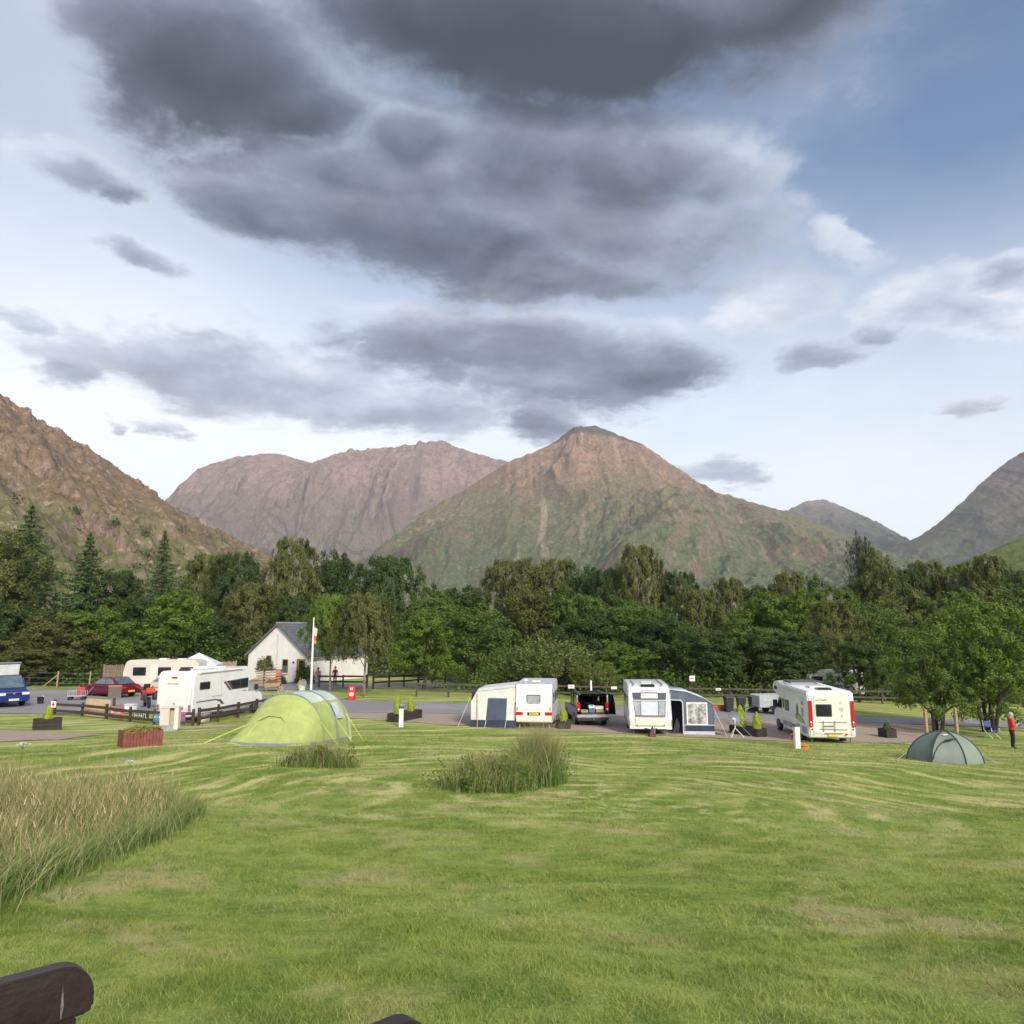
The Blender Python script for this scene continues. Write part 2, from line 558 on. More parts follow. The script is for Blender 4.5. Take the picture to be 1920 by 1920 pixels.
# ------------------------------------------------------------------ noise in numpy
_perm = np.random.RandomState(7).permutation(512)
_perm = np.concatenate([_perm, _perm, _perm])
_ga = np.random.RandomState(8).rand(512) * 2 * np.pi
_gx, _gy = np.cos(_ga), np.sin(_ga)


def perlin(x, y):
    xi = np.floor(x).astype(int)
    yi = np.floor(y).astype(int)
    xf, yf = x - xi, y - yi
    u = xf * xf * xf * (xf * (xf * 6 - 15) + 10)
    v = yf * yf * yf * (yf * (yf * 6 - 15) + 10)
    def g(ix, iy, dx, dy):
        h = _perm[(_perm[ix & 511] + iy) & 511]
        return _gx[h] * dx + _gy[h] * dy
    a = g(xi, yi, xf, yf)
    b = g(xi + 1, yi, xf - 1, yf)
    c = g(xi, yi + 1, xf, yf - 1)
    d = g(xi + 1, yi + 1, xf - 1, yf - 1)
    return (a + (b - a) * u) + ((c + (d - c) * u) - (a + (b - a) * u)) * v


def fbm(x, y, o=5, g=.5):
    s, a, f = 0, 1.0, 1.0
    for i in range(o):
        s = s + a * perlin(x * f + 17.3 * i, y * f - 9.1 * i)
        a *= g
        f *= 2.03
    return s


def ridged(x, y, o=5, g=.5):
    s, a, f = 0, 1.0, 1.0
    w = 1.0
    for i in range(o):
        n = 1 - np.abs(perlin(x * f + 31.7 * i, y * f + 5.3 * i)) * 2
        n = n * n * w
        w = np.clip(n * 1.6, 0, 1)
        s = s + a * n
        a *= g
        f *= 2.07
    return s


# ------------------------------------------------------------------ mountains
def mountain_material(name, low, mid, top, rock, scree, h0, h1, rocky=.5, streak=1.0, cap=None):
    m = bpy.data.materials.new(name)
    m.use_nodes = True
    nt = m.node_tree
    b = nt.nodes['Principled BSDF']
    b.inputs['Roughness'].default_value = 1.0
    b.inputs['Specular IOR Level'].default_value = .1
    geo = nt.nodes.new('ShaderNodeNewGeometry')
    pos = geo.outputs['Position']
    z = N(nt, 'ShaderNodeSeparateXYZ', {0: pos}).outputs[2]
    nz = N(nt, 'ShaderNodeSeparateXYZ', {0: geo.outputs['Normal']}).outputs[2]
    uv = N(nt, 'ShaderNodeAttribute', attribute_name='slope_uv').outputs['Vector']
    n1 = NOISE(nt, pos, .006, 6, .62)
    n2 = NOISE(nt, pos, .03, 6, .7)
    n3 = NOISE(nt, uv, 1.0, 7, .66, .3)
    hn = MA(nt, 'ADD', z, MA(nt, 'MULTIPLY', MA(nt, 'SUBTRACT', MA(nt, 'ADD', MA(nt, 'MULTIPLY', n1, .6), MA(nt, 'MULTIPLY', n3, .4)), .5), (h1 - h0) * 1.5))
    c = MIX(nt, SMOOTH(nt, hn, h0, (h0 + h1) / 2), low, mid)
    c = MIX(nt, SMOOTH(nt, hn, (h0 + h1) / 2, h1), c, top)
    tuft = MA(nt, 'SUBTRACT', MA(nt, 'ADD', n2, MA(nt, 'MULTIPLY', n3, .5)), .25)
    c = MIX(nt, MA(nt, 'MULTIPLY', SMOOTH(nt, tuft, .42, .62), .5), c, [v * .55 for v in mid])
    steep = MA(nt, 'SUBTRACT', 1.0, nz)
    rk = MA(nt, 'ADD', MA(nt, 'MULTIPLY', steep, 1.1), MA(nt, 'ADD', MA(nt, 'MULTIPLY', MA(nt, 'SUBTRACT', n3, .5), 1.6), MA(nt, 'MULTIPLY', MA(nt, 'SUBTRACT', n2, .5), 1.2)))
    c = MIX(nt, MA(nt, 'MULTIPLY', SMOOTH(nt, rk, .62 - rocky * .45, .92 - rocky * .45), .8), c, rock)
    sc = MA(nt, 'MULTIPLY', SMOOTH(nt, MA(nt, 'ADD', n3, MA(nt, 'MULTIPLY', MA(nt, 'SUBTRACT', n2, .5), .5)), .66, .78), streak * .75)
    c = MIX(nt, sc, c, scree)
    # thin stone chutes and dark gully lines running down the slope
    fl = N(nt, 'ShaderNodeVectorMath', {0: uv, 1: (3.2, .55, 1.0)}, operation='MULTIPLY').outputs[0]
    n5 = NOISE(nt, fl, 1.0, 6, .6, .35)
    msk = SMOOTH(nt, NOISE(nt, uv, .5, 3), .42, .6)
    c = MIX(nt, MA(nt, 'MULTIPLY', MA(nt, 'MULTIPLY', SMOOTH(nt, n5, .59, .66), msk), .55 * streak), c, scree)
    c = MIX(nt, MA(nt, 'MULTIPLY', SMOOTH(nt, MA(nt, 'SUBTRACT', 1.0, n5), .585, .66), .55), c, [v * .45 for v in rock])
    n6 = NOISE(nt, pos, .11, 5, .75)
    c = MIX(nt, MA(nt, 'MULTIPLY', SMOOTH(nt, n6, .53, .61), .5), c, [v * .5 for v in low])
    c = MIX(nt, MA(nt, 'MULTIPLY', SMOOTH(nt, MA(nt, 'SUBTRACT', 1.0, n6), .55, .63), .4 * streak), c, scree)
    if cap:                       # bare dark rock of the summit
        c = MIX(nt, MA(nt, 'MULTIPLY', SMOOTH(nt, MA(nt, 'ADD', z, MA(nt, 'MULTIPLY', n1, 40.0)), cap - 14, cap + 4), .9), c, (.12, .105, .105))
    nt.links.new(c, b.inputs['Base Color'])
    n4 = NOISE(nt, pos, .13, 5, .75)
    bn = N(nt, 'ShaderNodeBump', {'Strength': .6, 'Height': MA(nt, 'ADD', MA(nt, 'ADD', n2, MA(nt, 'MULTIPLY', n3, .35)), MA(nt, 'MULTIPLY', n4, .7)), 'Distance': 13.0})
    nt.links.new(bn.outputs[0], b.inputs['Normal'])
    return m


MOUNT = {}


def mountain(name, crest, foot, material, nu, nv, prof, amp, fu, seed, lean=0.0, base=-6, fine=1.0):
    """slope sheet from a foot line up to the crest line and down the back.
    foot: how far in front of the crest it starts; prof: list of (v, height share); amp: height of spurs as a share"""
    C = np.array(crest, float)
    s = np.concatenate([[0], np.cumsum(np.hypot(np.diff(C[:, 0]), np.diff(C[:, 1])))])
    L = s[-1]
    u = np.linspace(0, L, nu)
    cx, cy = np.interp(u, s, C[:, 0]), np.interp(u, s, C[:, 1])
    cz = np.interp(u, s, C[:, 2])
    kn = max(7, nu // 40) | 1
    ker = np.hanning(kn)
    cz = np.convolve(np.pad(cz, kn // 2, mode='edge'), ker / ker.sum(), mode='valid')
    cz = cz * (1 + .012 * fbm(u / L * 60 + seed, u * 0, 4))
    v = np.concatenate([np.linspace(0, 1, nv) ** .85, np.linspace(1.06, 1.8, 14)])
    U, Vv = np.meshgrid(u, v)
    front = np.clip(Vv, 0, 1)
    G = np.interp(front, [p[0] for p in prof], [p[1] for p in prof])
    back = np.clip(Vv - 1, 0, 1)
    G = G * (1 - back) ** 1.2
    H = np.maximum(cz[None, :] - base, 20)
    Y = cy[None, :] + (front - 1) * foot + back * foot * .35
    X = cx[None, :] + (front - 1) * foot * lean
    un = U / foot
    wx = fbm(un * 2 + seed, Vv * 2.0, 3) * .35
    sp = ridged(un * fu + wx + seed, Vv * .8 + wx * .8, 5, .55)
    sp2 = ridged(un * fu * 3.1 + wx * 2 - seed, Vv * 2.3 + wx, 5, .55)
    nf = fbm(un * 22 + seed * 2 + wx * 3, Vv * 24, 5, .62) * (.35 + 1.3 * np.clip(fbm(un * 4 + seed, Vv * 5, 3) + .35, 0, 1))
    env = np.sin(np.pi * np.clip(front, 0, 1) ** .9) ** .7
    envc = np.clip((1 - front) * 4, 0, 1) * np.clip(front * 6, 0, 1)
    dz = amp * H * env * (sp - .75) + amp * .32 * H * envc * (sp2 - .7) + fine * .035 * H * np.clip((1 - front) * 12, .02, 1) * np.clip(front * 6, 0, 1) * nf
    Z = base + H * G + dz * (1 - back)
    # spurs also reach out towards the valley
    Y = Y - amp * foot * .5 * env * (sp - .75) * (back == 0)
    # crest never hidden by the swelling below it: keep every row under the line of the crest seen along the slope
    P = np.stack([X, Y, Z], -1).reshape(-1, 3)
    ny, nx = X.shape
    I = np.arange(nx * ny).reshape(ny, nx)
    F = np.stack([I[:-1, :-1], I[:-1, 1:], I[1:, 1:], I[1:, :-1]], -1).reshape(-1, 4)
    me = bpy.data.meshes.new(name)
    me.vertices.add(len(P))
    me.vertices.foreach_set('co', P.ravel())
    me.loops.add(F.size)
    me.loops.foreach_set('vertex_index', F.ravel())
    me.polygons.add(len(F))
    me.polygons.foreach_set('loop_start', np.arange(0, F.size, 4))
    me.polygons.foreach_set('loop_total', np.full(len(F), 4))
    me.update(calc_edges=True)
    a = me.attributes.new('slope_uv', 'FLOAT_VECTOR', 'POINT')
    uvw = np.stack([(un + wx * .12) * fu * 3.5, Vv * 4.5 + wx * .5, np.full_like(un, seed)], -1)
    a.data.foreach_set('vector', uvw.astype(np.float32).ravel())
    me.materials.append(material)
    me.shade_smooth()
    o = tag(link(bpy.data.objects.new(name, me)), kind='structure')
    MOUNT[name] = (X, Y, Z, front)
    return o


GREEN, OLIVE = (.115, .13, .05), (.17, .145, .075)  # pinkish top tones below: rock and heather colour plus painted alpenglow
M_LEFT = mountain_material('heather_and_lit_ridge', (.155, .165, .07), (.235, .165, .10), (.285, .19, .13), (.285, .20, .16), (.54, .41, .33), 40, 200, .58, 1.0)  # brown heather, with the pink light on the ridge painted into the top
M_MASS = mountain_material('crag_and_pink_glow', (.175, .17, .10), (.20, .165, .135), (.335, .23, .20), (.225, .17, .155), (.39, .295, .255), 150, 600, .62, .55)  # pink rock and evening glow share the top colour
M_PEAK = mountain_material('peak_grass_and_rock', (.125, .145, .075), (.185, .165, .095), (.35, .22, .155), (.225, .16, .125), (.44, .34, .26), 170, 500, .42, .9, cap=600)
M_PASS = mountain_material('pass_slope', (.11, .125, .075), (.14, .135, .095), (.27, .20, .18), (.17, .14, .135), (.30, .24, .21), 420, 740, .35, .4)
M_RIGHT = mountain_material('right_slope', (.125, .145, .075), (.135, .125, .09), (.24, .18, .155), (.165, .135, .13), (.32, .25, .21), 120, 540, .5, .5)
M_HILL = mountain_material('green_hill_grass', (.10, .13, .035), (.14, .17, .05), (.15, .18, .055), (.16, .15, .09), (.22, .2, .11), 20, 110, .15, .2)

mountain('far_massif', [(-2059, 3200, 266), (-1750, 3200, 404), (-1506, 3200, 533), (-1416, 3200, 580), (-1307, 3200, 698), (-1216, 3200, 741), (-1077, 3200, 758), (-1006, 3200, 753), (-935, 3200, 729), (-876, 3200, 715), (-749, 3200, 758), (-609, 3200, 777), (-469, 3200, 794), (-347, 3200, 808), (-310, 3200, 818), (-234, 3200, 782), (-140, 3200, 753), (0, 3200, 715), (117, 3200, 662), (279, 3200, 591), (555, 3200, 497)], 1500, M_MASS, 760, 280, [(0, 0), (.35, .13), (.55, .33), (.68, .58), (.8, .8), (.9, .92), (1, 1)], .085, 3.4, 3.1)
mountain('central_peak', [(-687, 2300, 111), (-526, 2300, 185), (-428, 2300, 226), (-331, 2300, 292), (-266, 2300, 351), (-183, 2300, 410), (-100, 2300, 461), (0, 2300, 526), (84, 2300, 555), (152, 2300, 595), (189, 2300, 628), (228, 2300, 638), (288, 2300, 628), (354, 2300, 598), (421, 2300, 572), (487, 2300, 521), (553, 2300, 478), (618, 2300, 427), (700, 2300, 401), (766, 2300, 384), (864, 2300, 359), (961, 2300, 317), (1057, 2300, 259), (1184, 2300, 193), (1341, 2300, 111)], 1250, M_PEAK, 900, 330, [(0, 0), (.25, .1), (.5, .34), (.75, .66), (.92, .91), (1, 1)], .085, 2.3, 11.4)
mountain('pass_hill', [(1238, 4300, 541), (1491, 4300, 651), (1617, 4300, 682), (1713, 4300, 729), (1823, 4300, 742), (1929, 4300, 698), (2049, 4300, 635), (2135, 4300, 541), (2254, 4300, 479), (2404, 4300, 432), (2734, 4300, 340)], 2000, M_PASS, 300, 160, [(0, 0), (.4, .25), (.7, .62), (1, 1)], .08, 3.0, 23.7)
mountain('right_mountain', [(1150, 2600, 180), (1267, 2600, 254), (1363, 2600, 296), (1420, 2600, 314), (1500, 2600, 367), (1581, 2600, 434), (1663, 2600, 510), (1725, 2600, 559), (1776, 2600, 597), (1826, 2600, 623), (1905, 2600, 646), (2085, 2600, 715), (2453, 2600, 617), (2709, 2600, 424)], 1400, M_RIGHT, 520, 280, [(0, 0), (.3, .12), (.55, .36), (.75, .66), (.9, .9), (1, 1)], .085, 2.6, 41.2)
mountain('left_hillside', [(-1150, 60, 150), (-900, 220, 265), (-700, 420, 318), (-590, 560, 299), (-583, 640, 280), (-526, 740, 243), (-512, 790, 224), (-493, 830, 213), (-482, 880, 200), (-475, 920, 184), (-459, 960, 171), (-447, 1000, 149), (-430, 1040, 135), (-422, 1080, 113), (-416, 1120, 85), (-395, 1160, 34)], 420, M_LEFT, 620, 280, [(0, 0), (.3, .2), (.6, .52), (1, 1)], .05, 2.2, 5.9, lean=-1.1, fine=1.3)
mountain('green_hill', [(369, 700, 45), (421, 700, 65), (447, 700, 75), (467, 700, 84), (483, 700, 89), (525, 700, 103), (602, 700, 113), (700, 700, 93)], 380, M_HILL, 220, 100, [(0, 0), (.5, .4), (1, 1)], .06, 2.0, 61.0)


# ------------------------------------------------------------------ trees
def leaf_material(name, a, b, c, trans=.28):
    m = bpy.data.materials.new(name)
    m.use_nodes = True
    nt = m.node_tree
    out = nt.nodes['Material Output']
    p = nt.nodes['Principled BSDF']
    info = nt.nodes.new('ShaderNodeObjectInfo')
    rnd = N(nt, 'ShaderNodeAttribute', attribute_name='leaf_rnd').outputs['Fac']
    col = MIX(nt, rnd, a, b)
    col = MIX(nt, MA(nt, 'MULTIPLY', info.outputs['Random'], .55), col, c)
    p.inputs['Roughness'].default_value = .62
    p.inputs['Specular IOR Level'].default_value = .3
    nt.links.new(col, p.inputs['Base Color'])
    tr = N(nt, 'ShaderNodeBsdfTranslucent', {'Color': MIX(nt, .5, col, (.22, .3, .04))})
    mx = N(nt, 'ShaderNodeMixShader', {0: trans, 1: p.outputs[0], 2: tr.outputs[0]})
    nt.links.new(mx.outputs[0], out.inputs[0])
    return m


def leaf_mesh(name, C, Nn, S, asp, material, rnd, rng, along=None):
    """one rhombic blade per centre C, facing Nn, of size S; along: preferred long direction"""
    n = len(C)
    Nn = Nn / (np.linalg.norm(Nn, axis=1, keepdims=True) + 1e-9)
    t = rng.normal(size=(n, 3)) if along is None else along + rng.normal(size=(n, 3)) * .25
    t -= Nn * (t * Nn).sum(1, keepdims=True)
    t /= np.linalg.norm(t, axis=1, keepdims=True) + 1e-9
    b = np.cross(Nn, t)
    S = S[:, None]
    P = np.stack([C - t * S * .5, C + b * S * asp * .5 + Nn * S * .08, C + t * S * .5, C - b * S * asp * .5 + Nn * S * .08], 1).reshape(-1, 3)
    me = bpy.data.meshes.new(name)
    me.vertices.add(4 * n)
    me.vertices.foreach_set('co', P.ravel())
    me.loops.add(4 * n)
    me.loops.foreach_set('vertex_index', np.arange(4 * n))
    me.polygons.add(n)
    me.polygons.foreach_set('loop_start', np.arange(0, 4 * n, 4))
    me.polygons.foreach_set('loop_total', np.full(n, 4))
    me.update(calc_edges=True)
    a = me.attributes.new('leaf_rnd', 'FLOAT', 'POINT')
    a.data.foreach_set('value', np.repeat(rnd, 4).astype(np.float32))
    me.materials.append(material)
    return me


def unit(rng, n):
    v = rng.normal(size=(n, 3))
    return v / np.linalg.norm(v, axis=1, keepdims=True)


def trunk_mesh(name, segs, material):
    V, F = [], []
    for pts, rad, k in segs:
        v, f = tube_geo(pts, rad, k)
        o = len(V)
        V += v
        F += [tuple(i + o for i in q) for q in f]
    me = bpy.data.meshes.new(name)
    me.from_pydata([tuple(v) for v in V], [], F)
    me.materials.append(material)
    me.shade_smooth()
    return me


# all prototypes are 1 m tall and 1 m wide, scaled when placed
def crown_broad(seed, n_lobes=9, clumps=150, leaves=105, base=.22, leaf=.021, stems=1, spread=1.0):
    rng = np.random.RandomState(seed)
    lobes = []
    for i in range(n_lobes):
        h = base + .12 + (.86 - base - .12) * ((i + .5) / n_lobes) ** .9
        w = .30 * math.sin(math.pi * min(.96, (h - base * .6) / (1.08 - base * .6))) ** .6 * spread
        a = i * 2.4 + rng.rand()
        r = w * (.35 + .75 * rng.rand()) if i < n_lobes - 1 else .03
        lobes.append((np.array([r * math.cos(a), r * math.sin(a), h]), .14 + .10 * rng.rand()))
    C, Nn, S, Rn = [], [], [], []
    for i in range(clumps):
        lc, lr = lobes[rng.randint(n_lobes)]
        d = unit(rng, 1)[0]
        d[2] = d[2] * .8 + .18
        d /= np.linalg.norm(d)
        cc = lc + d * lr * (.55 + .6 * rng.rand()) * np.array([1, 1, .85])
        cr = .028 + .04 * rng.rand()
        k = int(leaves * (.5 + rng.rand()))
        q = unit(rng, k) * (rng.rand(k, 1) ** .45) * cr * np.array([1.15, 1.15, 1.05])
        C.append(cc + q)
        Nn.append(q / cr * .75 + d * .35 + np.array([0, 0, .3]) + rng.normal(size=(k, 3)) * .45)
        S.append(leaf * (.6 + .8 * rng.rand(k)))
        Rn.append(np.clip(rng.rand() * .6 + rng.rand(k) * .4, 0, 1))
    segs = []
    for s in range(stems):
        a = s * 2.2 + seed
        off = np.array([.10 * math.cos(a), .10 * math.sin(a), 0]) * (stems > 1)
        b0 = off * .35
        top = np.array([off[0] * 1.6, off[1] * 1.6, .62])
        mid = b0 * .4 + top * .5 + np.array([.02 * rng.normal(), .02 * rng.normal(), 0])
        r0 = .024 if stems == 1 else .016
        segs.append(([b0, (b0 + mid) / 2, mid, top], [r0, r0 * .8, r0 * .6, r0 * .2], 7))
    for lc, lr in lobes[:-1]:
        st = np.array([lc[0] * .15, lc[1] * .15, max(.18, lc[2] - .28)])
        segs.append(([st, (st + lc) / 2 + np.array([0, 0, .02]), lc, lc + np.array([lc[0] * .3, lc[1] * .3, lr * .6])], [.010, .007, .004, .0015], 5))
    return np.concatenate(C), np.concatenate(Nn), np.concatenate(S), np.concatenate(Rn), segs, None


def crown_birch(seed, strands=430, leaves=66, base=.2, leaf=.019):
    rng = np.random.RandomState(seed)
    C, Nn, S, Rn, A = [], [], [], [], []
    lobes = [(np.array([.17 * math.cos(i * 2.1 + seed) * rng.rand(), .17 * math.sin(i * 2.1 + seed) * rng.rand(), .5 + .42 * i / 6]), .1 + .06 * rng.rand()) for i in range(7)]
    for i in range(strands):
        h = base + (.985 - base) * rng.rand() ** .8
        t = (h - base) / (1 - base)
        w = .40 * (math.sin(math.pi * min(1, .14 + .80 * t)) ** .55)
        a = rng.rand() * 6.283
        r = w * (.35 + .65 * rng.rand() ** .5) * (1 + .25 * math.sin(3 * a + seed + 6 * h))
        top = np.array([r * math.cos(a), r * math.sin(a), h])
        ln = (.04 + .09 * rng.rand()) * (1 - .5 * t)
        k = int(leaves * (.5 + rng.rand()))
        s = rng.rand(k, 1)
        q = top + np.array([.25 * r * math.cos(a), .25 * r * math.sin(a), -1.0]) * s * ln * np.array([1, 1, 1]) + rng.normal(size=(k, 3)) * np.array([.014, .014, .012])
        C.append(q)
        Nn.append(np.array([math.cos(a), math.sin(a), .55]) + rng.normal(size=(k, 3)) * .55)
        S.append(leaf * (.6 + .8 * rng.rand(k)))
        Rn.append(np.clip(rng.rand() * .6 + rng.rand(k) * .4, 0, 1))
        A.append(np.tile([0, 0, -1.0], (k, 1)))
    bend = .02 * rng.normal()
    segs = [([(0, 0, 0), (bend, 0, .25), (bend * .4, .01, .5), (0, 0, .75), (0, 0, .97)], [.016, .013, .010, .006, .001], 7)]
    for i in range(14):
        h = .28 + .55 * i / 14
        a = i * 2.4
        l = .20 * (1.1 - h)
        segs.append(([(0, 0, h), (l * .7 * math.cos(a), l * .7 * math.sin(a), h + .09), (l * 1.5 * math.cos(a), l * 1.5 * math.sin(a), h + .12)], [.005, .0035, .001], 5))
    return np.concatenate(C), np.concatenate(Nn), np.concatenate(S), np.concatenate(Rn), segs, np.concatenate(A)


def crown_fir(seed, levels=30, leaf=.032):
    rng = np.random.RandomState(seed)
    C, Nn, S, Rn, A = [], [], [], [], []
    segs = [([(0, 0, 0), (0, 0, .5), (0, 0, 1.0)], [.020, .012, .001], 8)]
    for i in range(levels):
        t = i / (levels - 1)
        h = .12 + .87 * t
        L = (.5 * (1 - t) ** .8 + .015) * (.8 + .3 * rng.rand())
        nb = int(5 + 5 * (1 - t))
        a0 = rng.rand() * 6.28
        for b in range(nb):
            a = a0 + b * 6.283 / nb + rng.normal() * .2
            l = L * (.55 + .55 * rng.rand())
            k = int(24 + 170 * l)
            s = rng.rand(k, 1) ** .8
            d = np.array([math.cos(a), math.sin(a), 0])
            sd = np.array([-math.sin(a), math.cos(a), 0])
            wid = .16 * l * (1.15 - s) + .008
            q = np.array([0, 0, h]) + d * s * l + sd * rng.normal(size=(k, 1)) * wid
            q[:, 2] += (-.22 * l * s[:, 0] + .16 * l * s[:, 0] ** 3) + rng.normal(size=k) * .006 - .012 * rng.rand(k)
            C.append(q)
            Nn.append(np.array([0, 0, 1.0]) + d * .25 + rng.normal(size=(k, 3)) * .4)
            S.append(leaf * (.6 + .7 * rng.rand(k)) * (1 - .35 * t))
            Rn.append(np.clip(.55 * s[:, 0] + rng.rand(k) * .4, 0, 1))
            A.append(np.tile(d, (k, 1)) + sd * np.sign(rng.normal(size=(k, 1))) * .6)
            if b % 2 == 0:
                segs.append(([(0, 0, h), tuple(d * l * .5 + np.array([0, 0, h - .08 * l])), tuple(d * l * .92 + np.array([0, 0, h - .08 * l]))], [.004, .003, .001], 4))
    return np.concatenate(C), np.concatenate(Nn), np.concatenate(S), np.concatenate(Rn), segs, np.concatenate(A)


def crown_plume(seed, stems=26, leaf=.028):
    rng = np.random.RandomState(seed)
    C, Nn, S, Rn, A = [], [], [], [], []
    segs = [([(0, 0, 0), (0, 0, .6)], [.02, .008], 7)]
    for i in range(stems):
        a = rng.rand() * 6.283
        r = .40 * rng.rand() ** .5
        top = np.array([r * math.cos(a), r * math.sin(a), .72 + .28 * rng.rand()])
        bot = np.array([r * .25 * math.cos(a), r * .25 * math.sin(a), .12 + .2 * rng.rand()])
        k = 520
        s = rng.rand(k, 1)
        wd = .06 * (1 - s) ** .6 + .012
        q = bot + (top - bot) * s + np.array([r * .35 * math.cos(a), r * .35 * math.sin(a), 0]) * np.sin(s * 3.14) + rng.normal(size=(k, 3)) * wd * np.array([1.6, 1.6, .4])
        C.append(q)
        Nn.append(np.array([math.cos(a), math.sin(a), .2]) + rng.normal(size=(k, 3)) * .6)
        S.append(leaf * (.6 + .7 * rng.rand(k)))
        Rn.append(rng.rand(k))
        A.append(np.tile([math.cos(a) * .4, math.sin(a) * .4, 1.0], (k, 1)))
        segs.append(([tuple(bot), tuple((bot + top) / 2), tuple(top)], [.007, .004, .001], 4))
    return np.concatenate(C), np.concatenate(Nn), np.concatenate(S), np.concatenate(Rn), segs, np.concatenate(A)


def crown_willow(seed, sprays=260, leaf=.03):
    rng = np.random.RandomState(seed)
    C, Nn, S, Rn, A = [], [], [], [], []
    segs = []
    for i in range(sprays):
        a = rng.rand() * 6.283
        r = .36 * rng.rand() ** .5
        h = (.28 + .6 * rng.rand() ** .7) * (1 - (r / .5) ** 2 * .65)
        d = np.array([math.cos(a) * .5, math.sin(a) * .5, .9])
        d /= np.linalg.norm(d)
        b0 = np.array([r * math.cos(a), r * math.sin(a), h])
        k = 48
        s = rng.rand(k, 1)
        ln = .12 + .1 * rng.rand()
        q = b0 + d * s * ln + rng.normal(size=(k, 3)) * .022 * (1.2 - s)
        C.append(q)
        Nn.append(unit(rng, k) + np.array([math.cos(a) * .4, math.sin(a) * .4, .5]))
        S.append(leaf * (.5 + .8 * rng.rand(k)))
        Rn.append(np.clip(rng.rand() * .6 + rng.rand(k) * .4, 0, 1))
        A.append(np.tile(d, (k, 1)))
        if i < 16:
            segs.append(([(r * .3 * math.cos(a), r * .3 * math.sin(a), 0), tuple(b0 * .6), tuple(b0)], [.012, .008, .002], 5))
    return np.concatenate(C), np.concatenate(Nn), np.concatenate(S), np.concatenate(Rn), segs, np.concatenate(A)


M_BARK = mat('bark_dark', (.075, .06, .045), .95, var=.5, scale=12, bump=.6, bscale=30)
M_BIRCHBARK = mat('bark_birch', (.34, .27, .21), .9, var=.6, scale=10)
LEAF = {
    'dark': leaf_material('leaves_dark', (0.033, 0.060, 0.016), (0.084, 0.132, 0.028), (0.052, 0.080, 0.024)),
    'mid': leaf_material('leaves_mid', (0.056, 0.100, 0.016), (0.139, 0.206, 0.034), (0.092, 0.136, 0.028)),
    'bright': leaf_material('leaves_bright', (0.065, 0.120, 0.013), (0.179, 0.251, 0.034), (0.122, 0.188, 0.030)),
    'olive': leaf_material('leaves_olive', (0.067, 0.083, 0.022), (0.163, 0.179, 0.047), (0.130, 0.132, 0.039)),
    'willow': leaf_material('leaves_willow', (0.101, 0.136, 0.039), (0.240, 0.272, 0.083), (0.221, 0.232, 0.055)),
    'fir': leaf_material('needles', (0.031, 0.067, 0.024), (0.101, 0.177, 0.041), (0.064, 0.113, 0.033), .15),
    'plume': leaf_material('needles_cypress', (0.022, 0.043, 0.024), (0.063, 0.093, 0.047), (0.044, 0.067, 0.039), .1),
}
PROTO = {}


def proto(kind, variant):
    key = (kind, variant)
    if key in PROTO:
        return PROTO[key]
    fam, _, tone = kind.partition('_')
    sd = 100 + 17 * variant + len(kind)
    if fam == 'broad':
        geo = crown_broad(sd, n_lobes=9 + variant, clumps=215, leaves=110, leaf=.0225, base=(.16, .22, .12)[variant % 3])
    elif fam == 'maple':
        geo = crown_broad(sd, n_lobes=15, clumps=300, leaves=95, base=.10, leaf=.019, stems=5, spread=1.12)
    elif fam == 'birch':
        geo = crown_birch(sd, base=.42 if tone in ('bright', 'tall') else .2)
        tone = 'olive' if tone == 'tall' else tone
    elif fam in ('fir', 'fir2'):
        geo, tone = crown_fir(sd), 'fir'
    elif fam == 'plume':
        geo, tone = crown_plume(sd), 'plume'
    else:
        geo, tone = crown_willow(sd), 'willow'
    C, Nn, S, Rn, segs, A = geo
    rng = np.random.RandomState(sd)
    lm = leaf_mesh('crown', C, Nn, S, .62 if fam != 'fir' else .38, LEAF[tone], Rn, rng, A)
    tm = trunk_mesh('trunk', segs, M_BIRCHBARK if fam == 'birch' else M_BARK)
    PROTO[key] = (lm, tm)
    return PROTO[key]


